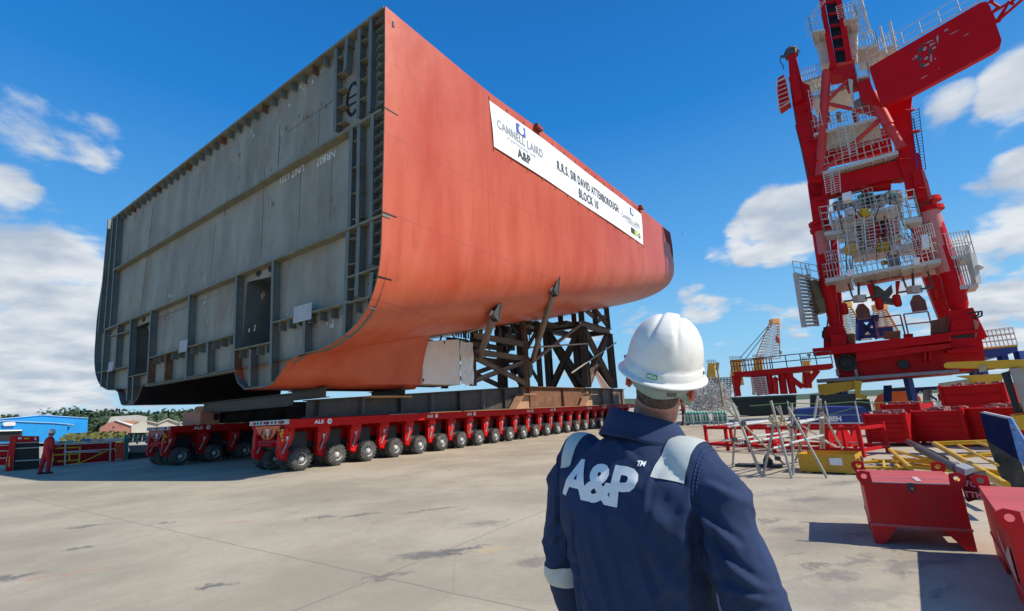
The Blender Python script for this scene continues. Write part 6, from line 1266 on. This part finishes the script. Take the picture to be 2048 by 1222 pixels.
for a,b_ in [((820,740),(1235,720)),((830,840),(1220,820)),((870,940),(1210,915)),((1225,720),(1205,950)),((1060,800),(1060,930)),((1050,990),(1230,960)),((1230,960),(1650,770)),((800,800),(810,940))]: b=MB(); b.tube(F.at(*C7(*a),.4),F.at(*C7(*b_),.4),.04,n=6); b.build('bar',yel,yf)
F=Fr(275,math.hypot(*gr(270,917)[:2])); 
g_=cyl_rack('rack of green topped gas cylinders in the teal stand left of the far transporter',F,258,312,869,889,6,teal,greenc,'racks of teal gas cylinders',rows=2)
P8('teal_side_post',teal,[(395,400),(440,395),(435,690),(370,695)],-.3,1.2,g_); P8('grey_tray',greyb,[(440,520),(720,510),(720,590),(450,600)],-.3,.9,g_); P8('lower_stand',mat('dark_teal_stand',(.02,.06,.06),.6),[(440,600),(720,590),(720,690),(435,700)],-.1,.9,g_); P8('top_bar',blackst,[(430,375),(720,370),(720,385),(430,390)],-.3,1.0,g_)
# ================================================================== PEOPLE
def remesh(mb,voxel,sm=4):
    me=bpy.data.meshes.new('tmp'); me.from_pydata([tuple(v) for v in mb.v],[],mb.f)
    bm=bmesh.new(); bm.from_mesh(me); bmesh.ops.recalc_face_normals(bm,faces=bm.faces); bm.to_mesh(me); bm.free()
    o=bpy.data.objects.new('tmp',me); col.objects.link(o)
    md=o.modifiers.new('r','REMESH'); md.mode='VOXEL'; md.voxel_size=voxel
    ms_=o.modifiers.new('s','SMOOTH'); ms_.iterations=sm; ms_.factor=.6
    dg=bpy.context.evaluated_depsgraph_get(); m2=bpy.data.meshes.new_from_object(o.evaluated_get(dg)); bpy.data.objects.remove(o); bpy.data.meshes.remove(me); return m2
def finish(me,name,m_,parent,fn=None,L=None):
    # me in local person coordinates; fn displaces along normals
    me.materials.clear(); me.materials.append(m_)
    if fn:
        nrm=[v.normal.copy() for v in me.vertices]
        for v,nn_ in zip(me.vertices,nrm): v.co=v.co+nn_*fn(v.co,nn_)
    if L is not None: me.transform(L)
    for p in me.polygons: p.use_smooth=True
    o=bpy.data.objects.new(name,me); col.objects.link(o); o.parent=parent; me.name=name; return o
def limb(mb,pts,n=16):       # tapered chain of overlapping closed pieces
    for (p,r0),(q_,r1) in zip(pts,pts[1:]):
        mb.tube(p,q_,r0,r1,n=n)
    for p,r0 in pts: mb.ell(p,r0,r0,r0,14,10)
def sell(cx_,cy_,z,rx,ry,e=2.4,n=36,rot=0):
    out=[]
    for i in range(n):
        a=2*math.pi*i/n; c,s_=math.cos(a),math.sin(a)
        x=rx*math.copysign(abs(c)**(2/e),c); y=ry*math.copysign(abs(s_)**(2/e),s_); out.append(Vector((cx_+x,cy_+y,z)))
    return out
def hand(parent,L,wrist,dirv,palm_n,side,sc_=1.0,name='hand'):
    # palm, four curled fingers of different length and a thumb, one continuous mesh
    d=Vector(dirv).normalized(); pn=Vector(palm_n).normalized(); ac=d.cross(pn).normalized()*side; w_=Vector(wrist); b=MB()
    k=w_+d*.05*sc_
    b.tube(w_-d*.03,w_+d*.015,.027*sc_,.029*sc_,n=12)
    for u in (-.026,-.009,.009,.026): b.tube(w_+ac*u*.7*sc_,w_+d*.088*sc_+ac*u*1.15*sc_,.0155*sc_,.0125*sc_,n=10)
    for i,(u,ln) in enumerate(((.031,.070),(.0105,.080),(-.010,.074),(-.030,.058))):
        p=w_+d*.085*sc_+ac*u*1.1*sc_; dd=d.copy(); r_=.0098*sc_
        for j in range(3):
            dd=(dd+pn*(.22+.16*j+.05*i)).normalized(); q_=p+dd*ln*sc_*(.42,.32,.26)[j]; b.tube(p,q_,r_,r_*.9,n=9); b.ell(q_,r_*.92,r_*.92,r_*.92,9,7); p=q_; r_*=.9
    p=w_+d*.025*sc_+ac*.026*sc_
    for j,ln in enumerate((.042,.034,.026)):
        dd=(ac*(.75-.25*j)+d*(.8+.1*j)+pn*(.25+.2*j)).normalized(); q_=p+dd*ln*sc_; b.tube(p,q_,.0135*sc_-.0015*j,.0115*sc_-.001*j,n=9); b.ell(q_,.0112*sc_,.0112*sc_,.0112*sc_,9,7); p=q_
    return finish(remesh(b,.0032 if sc_>.9 and parent.get('near') else .006,2),name,skin,parent,None,L)
def helmet(parent,H,detail=True,m_=None):
    m_=m_ or helm; nu,nv=(96,40) if detail else (24,12); b=MB(); rows=[]
    for i in range(nv+1):
        f_=i/nv; ph=f_*math.pi/2; row=[]
        for j in range(nu):
            a=2*math.pi*j/nu; rx,ry,hz=.109,.133,.142
            cr_=math.cos(ph)**.82 if ph<math.pi/2 else 0; x=rx*cr_*math.cos(a); y=ry*cr_*math.sin(a); z=hz*math.sin(ph)**.93
            # raised centre ridge with flanking grooves, running front to back
            mask=max(0,min(1,(z-.045)/.05)); xx=abs(x)
            def ss(e0,e1,v): t=max(0,min(1,(v-e0)/(e1-e0))); return t*t*(3-2*t)
            wv=.020+.016*ss(.14,.05,z)
            ridge=.0050*(1-ss(wv-.006,wv+.004,xx)); groove=-.0040*math.exp(-((xx-wv-.006)/.005)**2)
            side_r=.0012*math.exp(-((xx-wv-.024)/.012)**2)
            nrm_=Vector((x/rx**2,y/ry**2,z/hz**2)).normalized() if (x or y or z) else Vector((0,0,1))
            p=Vector((x,y,z))+nrm_*((ridge+groove+side_r)*mask)
            row.append(p)
        rows.append(row)
    rows=rows[::-1]
    # vertical rim band, step and flared lip
    for (dr,dz) in ((.0035,-.001),(.006,-.004),(.0075,-.020),(.009,-.026),(.017,-.030),(.0205,-.033),(.0205,-.0365),(.016,-.038),(.008,-.035),(-.002,-.030),(-.008,0),(-.02,.05)):
        row=[]
        for j in range(nu):
            a=2*math.pi*j/nu; c,s_=math.cos(a),math.sin(a); back=max(0,-s_); front=max(0,s_)
            e=dr+(.006*back+.034*front**3 if dr>.01 else 0); z=dz-.010*back*back+(-.004*front**3 if dr>.01 else 0)
            row.append(Vector(((.109+e)*c,(.133+e)*s_,z)))
        rows.append(row)
    b.grid(rows,True)
    me=bpy.data.meshes.new('helmet'); me.from_pydata([tuple(v) for v in b.v],[],b.f); return finish(me,'helmet',m_,parent,None,H)
def head(parent,H,cap=True,vox=.0035,facec=True):
    # head-local origin: centre of the skull, y forward, z up
    b=MB()
    b.ell((0,-.005,.03),.077,.098,.098,28,20); b.ell((0,.035,-.045),.058,.062,.065,22,16); b.ell((0,.055,-.082),.038,.036,.028,16,12)
    b.ell((0,.05,.0),.064,.05,.06,20,14); b.tube((0,-.022,-.20),(0,-.012,-.02),.066,.062,n=24); b.ell((0,-.045,-.07),.056,.045,.07,18,12)
    b.ell((0,.098,.035),.055,.014,.014,14,8); b.tube((0,.098,.02),(0,.122,-.018),.010,.015,n=10); b.ell((0,.120,-.022),.016,.014,.011,12,8)
    for sx_ in (-1,1): b.ell((sx_*.012,.110,-.024),.009,.010,.008,10,7); b.ell((sx_*.042,.075,-.012),.022,.02,.018,12,8)
    b.ell((0,.096,-.052),.024,.012,.006,12,8); b.ell((0,.094,-.062),.022,.012,.007,12,8)
    def fn(co,n_): return .0012*noise.noise(co*38)-.003*max(0,math.sin(co.z*120))*(1 if co.y<-.045 and -.13<co.z<-.07 else 0)
    finish(remesh(b,vox,3),'head',skin,parent,fn if vox<.005 else None,H)
    hd=[]
    for sx_ in (-1,1):
        b=MB(); c=Vector((sx_*.083,-.006,-.016))
        # ear: outer helix ring, bowl and lobe
        pts=[(math.cos(R(a))*.018,math.sin(R(a))*.033) for a in range(-60,250,20)]
        for (y0,z0),(y1,z1) in zip(pts,pts[1:]): b.tube(c+Vector((sx_*.012,-.006+y0*-1,.004+z0)),c+Vector((sx_*.012,-.006+y1*-1,.004+z1)),.0052,n=8)
        b.ell(c+Vector((sx_*.003,-.003,0)),.010,.015,.027,12,10); b.ell(c+Vector((sx_*.008,.002,-.026)),.007,.009,.010,10,8)
        finish(remesh(b,.0022 if vox<.005 else .005,2),'ear',skin_red,parent,None,H)
        if facec:
            b=MB(); b.ell((sx_*.031,.083,.012),.013,.012,.011,14,10); me=bpy.data.meshes.new('eye'); me.from_pydata([tuple(v) for v in b.v],[],b.f); finish(me,'eye',white,parent,None,H)
            b=MB(); b.ell((sx_*.031,.0935,.012),.005,.003,.005,10,8); me=bpy.data.meshes.new('pupil'); me.from_pydata([tuple(v) for v in b.v],[],b.f); finish(me,'pupil',black,parent,None,H)
            b=MB(); b.ell((sx_*.033,.097,.032),.018,.005,.004,10,6); me=bpy.data.meshes.new('eyebrow'); me.from_pydata([tuple(v) for v in b.v],[],b.f); finish(me,'eyebrow',hairm,parent,None,H)
    b=MB(); b.ell((0,-.012,.03),.0795,.0985,.1,30,22); b.ell((0,-.048,-.035),.0615,.0525,.062,24,16); b.ell((0,-.046,-.045),.055,.046,.040,20,14)
    me=remesh(b,max(vox,.0035),2); bm=bmesh.new(); bm.from_mesh(me); bmesh.ops.delete(bm,geom=[v for v in bm.verts if v.co.y>.02-.5*max(0,v.co.z-.05)*0-(.03 if v.co.z<0 else 0) and v.co.z<.07],context='VERTS'); bm.to_mesh(me); bm.free()
    finish(me,'hair',hairm,parent,lambda co,n_:.0012*noise.noise(co*220) if vox<.005 else 0,H)
skin_red=mat('red_ear_skin',(.60,.16,.10),.5,0,.12,18,.2,160)  # ears have a redder skin tone than the head
skin_red.node_tree.nodes['Principled BSDF'].inputs['Subsurface Weight'].default_value=.5
skin_red.node_tree.nodes['Principled BSDF'].inputs['Subsurface Radius'].default_value=(.03,.006,.003)
skin_red.node_tree.nodes['Principled BSDF'].inputs['Subsurface Scale'].default_value=.6

def ridged(v): return 1-abs(noise.noise(v))*2
CREASES=[((-.02,1.42),(.03,1.12),.011,.006),((.135,1.44),(.105,1.30),.007,.006),((.205,1.38),(.165,1.08),.012,.013),((-.12,1.30),(-.16,.95),.010,.008),((-.05,1.27),(.02,.92),.010,.006),((.08,1.28),(.13,.95),.009,.008),((.20,1.26),(.05,1.03),.009,.007),((.19,1.20),(.02,.98),.008,.006),((-.19,1.24),(-.06,1.05),.009,.006),
 ((.215,1.345),(.30,1.275),.010,.011),((.22,1.29),(.335,1.19),.009,.011),((.25,1.405),(.315,1.36),.008,.006),((.265,1.13),(.355,1.075),.009,.010),((.27,1.19),(.35,1.165),.008,.008),((.26,1.24),(.30,1.10),.010,.007),((.24,1.32),(.26,1.20),.010,.009),((-.215,1.31),(-.29,1.23),.009,.009),((-.235,1.16),(-.30,1.10),.008,.008),((-.225,1.24),(-.30,1.17),.008,.008),((-.24,1.35),(-.26,1.2),.009,.006),((0,1.50),(.10,1.44),.008,.004),((-.08,1.47),(-.17,1.44),.008,.004)]
def crease(x,z):
    p=Vector((x,z)); d=0
    for a,b,w_,A_ in CREASES:
        a=Vector(a); b=Vector(b); ab=b-a; u=(p-a).dot(ab)/ab.length_squared
        if -.15<u<1.15:
            k=max(0,min(1,u)); dist=(p-(a+ab*k)); sd=ab.x*(p.y-a.y)-ab.y*(p.x-a.x); sd=sd/ab.length+.006*noise.noise(Vector((x*14,z*14,a.x*9)))
            if abs(sd)>w_*5: continue
            f=math.sin(math.pi*max(0,min(1,(u+.15)/1.3)))**.7; d+=f*A_*(math.exp(-(sd/w_)**2)-.75*math.exp(-((sd-1.7*w_)/(w_*.9))**2))
    return d
def build_person(root,P,m_cloth,near=False,arms=None,legs=None,top=None,vox=.02,bootm_=bootm,hands_=True):
    b=MB()
    secs=top or [(0,0,.84,.185,.135),(0,0,.95,.19,.14),(0,0,1.05,.185,.135),(0,0,1.2,.195,.14),(0,.0,1.32,.21,.145),(0,.0,1.40,.205,.135),(0,.0,1.46,.165,.11),(0,.01,1.50,.115,.085),(0,.015,1.54,.075,.075)]
    b.grid([sell(*s_) for s_ in secs],True,True,True)
    for a in arms: limb(b,a)
    for l_ in legs: limb(b,l_)
    me=remesh(b,vox,5); me.update()
    def fn(co,n_):
        x,y,z=co; arm=max(0,min(1,(abs(x)-.20)/.05)) if z>.8 else 0
        d=0
        if near:
            # vertical drape over the back, diagonal pulls from the armpits, ring folds down the sleeves
            d+=.007*noise.noise(Vector((x*9,y*5,z*2.0)))*(1-arm); d+=.012*max(0,ridged(Vector((x*7+z*1.3,y*6,z*2.2+5)))-.45)*(1-arm)
            pit=math.exp(-((abs(x)-.17)**2+(z-1.28)**2)/.018); d+=.010*pit*math.sin((abs(x)*1.0+z*.75)*62+2*noise.noise(co*6))*.55
            d+=arm*(.0095*noise.noise(Vector((x*5,y*6,z*8)))+.012*max(0,ridged(Vector((x*5+z*3,y*5,z*7.5)))-.4)+.006*max(0,ridged(Vector((x*9-z*6,y*9,z*11+4)))-.5))
            d+=.0018*noise.noise(co*32)+.0050*max(0,ridged(Vector((x*11+z*4,y*9,z*7-3)))-.62)-.006*max(0,ridged(Vector((x*5-z*3,y*5,z*4+9)))-.70)*2
            if y<.05: d+=crease(x,z)
            lg=math.exp(-(((x+.03)/.12)**4)-(((z-1.39)/.075)**4)) if y<0 else 0; d*=1-.8*lg
            if z<.9: d+=.008*noise.noise(Vector((x*6,y*6,z*7)))
        else: d+=.010*noise.noise(Vector((x*7,y*7,z*5)))
        return d
    body=finish(me,'coverall',m_cloth,root,fn,None); me.update()
    return body
# ---- the watching man in front
FR=Fr(1310,1.47); FP=Fr(1310,1.47,rot=30)
org=FR.P(-.083,0,0)
man=thing('person','man seen from behind in navy coverall and white helmet, looking at the hull','person',org,-FP.a); man['near']=1
lean=Matrix.Shear('XZ',4,(0,0)) if 0 else Matrix.Identity(4)
arms=[[((.175,0,1.435),.078),((.235,-.005,1.36),.079),((.285,-.02,1.20),.072),((.315,-.015,1.08),.068),((.315,.06,.96),.058),((.285,.16,.88),.048)],
      [((-.175,.0,1.445),.076),((-.235,-.005,1.37),.075),((-.272,-.01,1.22),.066),((-.285,-.01,1.10),.062),((-.28,.04,.97),.055),((-.265,.10,.84),.047)]]
legs=[[((.095,0,.90),.115),((.11,.01,.70),.100),((.12,.015,.50),.083),((.125,-.01,.28),.078),((.13,-.02,.09),.075)],[((-.095,0,.90),.115),((-.11,.01,.70),.100),((-.12,.02,.50),.083),((-.125,0,.28),.078),((-.13,-.01,.09),.075)]]
top=[(0,0,.82,.18,.135),(0,0,.92,.195,.148),(0,-.002,1.02,.192,.145),(0,-.006,1.12,.197,.147),(.0,-.012,1.22,.212,.15),(.0,-.014,1.32,.224,.15,2.7),(.0,-.008,1.40,.215,.136,2.7),(.006,.004,1.455,.175,.112,2.4),(.016,.018,1.495,.125,.09),(.03,.034,1.525,.088,.075)]
PM=man_body=build_person(man,None,navy,True,arms,legs,top,.0068)
vL=[v.co.copy() for v in PM.data.vertices]; bvh=BVHTree.FromPolygons(vL,[tuple(p.vertices) for p in PM.data.polygons])
def add_local(mb,name,m_,smooth='all'):
    me=bpy.data.meshes.new(name); me.from_pydata([tuple(v) for v in mb.v],[],mb.f); return finish(me,name,m_,man)
def onback(x,z,off=.003):
    h=bvh.ray_cast(Vector((x,-.6,z)),Vector((0,1,0)))
    return (h[0]+h[1]*off) if h[0] else Vector((x,-.15,z))
# back lettering, slightly slanted like the print
def logo(txt,size,cx_,cz_,slope,name,bold=.0,xs=1,off=.003):
    b=MB(); ca,sa=math.cos(slope),math.sin(slope)
    put_text(b,txt,size,lambda x,y:onback(cx_+x*ca-y*sa,cz_+x*sa+y*ca,off),bold=bold,xs=xs,fine=.007,spacing=.84); return add_local(b,name,logom)
LG=(-.030,1.392)
logo('A&P',.128,LG[0],LG[1],R(-3),'back_lettering',bold=.0050,xs=1.2)
logo('TM',.016,.100,1.448,R(-3),'trademark_lettering',bold=.0005)
# shoulder tapes: follow the shoulder from back to front
def tape(x0,x1,c,y_a,y_b,sl,name='reflective_tape'):
    b=MB(); rows=[]
    for i in range(26):
        a=lerp(R(y_a),R(y_b),i/25); row=[]
        for j in range(9):
            x=lerp(x0,x1,j/8)+sl*max(0,1-i/12); dr=Vector((0,-math.cos(a),math.sin(a))); o_=Vector((x,c[0],c[1])); h=bvh.ray_cast(o_+dr*.5,-dr); row.append(h[0]+h[1]*.0028 if h[0] else o_+dr*.1)
        rows.append(row)
    b.grid(rows); return add_local(b,name,refl)
tape(.150,.222,(0,1.36),26,150,-.020); tape(-.190,-.148,(0,1.36),38,150,-.02)
# sleeve bands
def band(pts,k0,k1,name='reflective_band'):
    p,q_=Vector(pts[0]),Vector(pts[1]); ax=(q_-p).normalized(); a=ax.orthogonal().normalized(); c=ax.cross(a); b=MB(); rows=[]
    for i in range(6):
        o_=p.lerp(q_,lerp(k0,k1,i/5)); row=[]
        for j in range(40):
            t_=2*math.pi*j/40; dr=a*math.cos(t_)+c*math.sin(t_); h=bvh.ray_cast(o_,dr,.2); row.append(h[0]+dr*.003 if h[0] else o_+dr*.07)
        rows.append(row)
    b.grid(rows,True); return add_local(b,name,refl)
band(((-.284,-.01,1.20),(-.283,.0,1.06)),.52,.92); band(((.315,.06,.96),(.285,.16,.88)),.1,.6)
# armhole and shoulder seams (raised double stitch)
def seam_line(pts,dirs,name='seam',r_=.0016):
    b=MB(); P_=[]
    for p,d in zip(pts,dirs):
        d=Vector(d).normalized(); h=bvh.ray_cast(Vector(p)+d*.3,-d); 
        if h[0]: P_.append(h[0]+h[1]*.0008)
    b.path(P_,r_,6); return add_local(b,name,navys)
for sg in (1,-1):
    for dx in (0,.008):
        pts=[];drs=[]
        for i in range(30):
            a=R(-75+i*6.2); xx=sg*(.207+dx); pts.append((xx+sg*.012*math.sin(a),-.0,1.375)); drs.append((sg*.12,-math.cos(a),math.sin(a)))
        seam_line(pts,drs,'armhole_seam')
    for dx in (0,.006):
        seam_line([(sg*(.10+.017*i),.0,1.38) for i in range(7)],[(0,-.10-dx*4,1)]*7,'shoulder_seam')
# collar: stand and fall wrapped round the neck, open in front
nk=Vector((.030,.030,1.538))
b=MB(); rows=[]
prof=[(.076,.040),(.079,.048),(.084,.047),(.094,.026),(.108,.000),(.119,-.016),(.122,-.0205),(.119,-.025),(.110,-.020),(.098,-.006),(.090,-.030),(.088,-.045)]
for i in range(49):
    a=R(-128+i*256/48); fr=abs(a)/R(128); row=[]
    for r_,z in prof:
        k=1+.22*fr**2; drop=-.050*fr**2; rr_=r_*k+(.018*fr**6 if z<.01 else 0)
        wob=.0022*noise.noise(Vector((a*2.2,r_*30,z*25)))
        zz_=z*(1+.3*fr)+drop+wob+(-.012*fr**5 if z<.0 else 0)-.22*math.sin(a)*.1
        row.append(nk+Vector((math.sin(a)*rr_*1.06,-math.cos(a)*rr_*.98,zz_)))
    rows.append(row)
b.grid(rows,False); 
for rw_ in (rows[0],rows[-1]): b.add(rw_,[tuple(range(len(rw_)))])
add_local(b,'collar',navy)
b=MB()
for off in (.0,):
    b.path([r_[5]+Vector((0,0,.004)) +(r_[5]-nk).normalized()*.001 for r_ in rows],.0009,5)
add_local(b,'collar_stitch',navys)
# head, looking up to the hull
H=Matrix.Translation((.082,.080,1.678))@Matrix.Rotation(R(24),4,'Z')@Matrix.Rotation(R(17),4,'Y')@Matrix.Rotation(R(15),4,'X')
head(man,H,vox=.0033)
HH=H@Matrix.Translation((0,.0,.052))
hm=helmet(man,HH)
# headband visible under the rim at the back
b=MB(); rows=[]
for i in range(41):
    a=R(-125+i*250/40); k=abs(a)/R(125); row=[]
    for dz,dr in ((.0,.0),(-.002,.003),(-.036*(1-.45*k),.003),(-.038*(1-.45*k),.0)):
        rx,ry=.086,.106; row.append(HH@Vector((math.sin(a)*(rx+dr),-math.cos(a)*(ry+dr)-.0,-.034+dz-.020*math.cos(a))))
    rows.append(row)
b.grid(rows); add_local(b,'headband',hband)
b=MB()
for i in range(7): 
    a=R(22+i*2.6); c=HH@Vector((math.sin(a)*.0895,-math.cos(a)*.1095,-.066)); d=HH@Vector((math.sin(a)*.0895,-math.cos(a)*.1095,-.078)); b.tube(c,d,.0010,n=5)
add_local(b,'headband_slot',black)
# sticker on the rear rim
b=MB(); 
def rimp(a,z,off=.0086): 
    back=max(0,math.cos(a)); return HH@Vector((math.sin(a)*(.109+off),-math.cos(a)*(.133+off),z-.010*back*back))
b.grid([[rimp(R(-13+i*2.4),-.0195+j*.0145) for j in range(2)] for i in range(7)]); add_local(b,'sticker',greens)
b=MB(); put_text(b,'MSA',.0125,lambda x,y:rimp(R(-5.8)+x/.138,-.0125+y,.0092),bold=.0003,xs=1.25,fine=.004); add_local(b,'sticker_lettering',textw)
for sg in (-1,1):
    b=MB(); b.ell(rimp(sg*R(80),-.006,.004),.006,.006,.006,8,6); add_local(b,'strap_slot',blackst)
hand(man,None,(.283,.172,.862),(-.1,.35,-1),(-.6,.5,-.1),1); hand(man,None,(-.264,.108,.822),(.05,.2,-1),(.7,.4,-.1),-1)
def boots(root,spots,L=None,vox=.006):
    for (x,y) in spots:
        b=MB(); b.ell((x,y-.02,.055),.048,.065,.055,14,10); b.ell((x,y+.11,.042),.05,.085,.042,14,10); b.tube((x,y-.01,.05),(x,y-.01,.16),.052,.055,n=14); b.box(x-.047,x+.047,y-.075,y+.185,.0,.026)
        finish(remesh(b,vox,2),'boot',bootm,root,None,L)
boots(man,[(.13,-.02),(-.13,-.01)])
for o in man.children:
    pass
# ---- worker in red by the open container
gp=gr(88,948); wr=thing('person','worker in red overalls and white helmet standing side on by the red container','person',gp,math.atan2(gp.y,gp.x)-math.pi/2-R(62))
arms2=[[((.17,0,1.42),.07),((.23,.0,1.2),.062),((.25,.03,1.05),.055),((.20,.2,1.08),.048),((.12,.30,1.12),.04)],[((-.17,0,1.42),.07),((-.23,.0,1.2),.062),((-.25,.04,1.06),.055),((-.18,.2,1.10),.048),((-.08,.30,1.14),.04)]]
legs2=[[((.09,0,.88),.115),((.10,.05,.5),.085),((.11,.06,.1),.07)],[((-.09,0,.88),.115),((-.10,-.06,.5),.085),((-.11,-.10,.1),.07)]]
build_person(wr,None,redo,False,arms2,legs2,None,.016)
Hw=Matrix.Translation((0,.03,1.66)); head(wr,Hw,vox=.007); helmet(wr,Hw@Matrix.Translation((0,0,.052)),False)
hand(wr,None,(.11,.32,1.125),(-.5,.5,.1),(0,0,-1),1); hand(wr,None,(-.07,.32,1.145),(.5,.5,.1),(0,0,-1),-1); boots(wr,[(.11,.06),(-.11,-.10)],vox=.012)
b=MB(); 
# ---- far worker in dark red by the cylinder rack
gp=gr(1371,851); w2=thing('person','distant worker in dark red overalls walking beside the teal cylinders','person',gp,math.atan2(gp.y,gp.x)-math.pi/2+R(80))
legs3=[[((.09,0,.88),.115),((.10,.12,.5),.085),((.11,.20,.1),.07)],[((-.09,0,.88),.115),((-.10,-.08,.5),.085),((-.11,-.22,.12),.07)]]
arms3=[[((.17,0,1.42),.07),((.22,-.04,1.18),.06),((.22,.06,1.0),.045),((.2,.16,.9),.04)],[((-.17,0,1.42),.07),((-.22,.06,1.18),.06),((-.2,.2,1.05),.045),((-.16,.28,1.1),.04)]]
build_person(w2,None,mat('maroon_overalls',(.16,.02,.02),.8),False,arms3,legs3,None,.025)
Hw=Matrix.Translation((0,.03,1.66)); head(w2,Hw,vox=.012,facec=False); helmet(w2,Hw@Matrix.Translation((0,0,.052)),False,mat('maroon_hood',(.12,.02,.02),.7)); hand(w2,None,(.2,.17,.88),(0,.2,-1),(-1,0,0),1,name='hand'); hand(w2,None,(-.16,.29,1.11),(.2,.8,.2),(0,0,-1),-1); boots(w2,[(.11,.2),(-.11,-.22)],vox=.015)
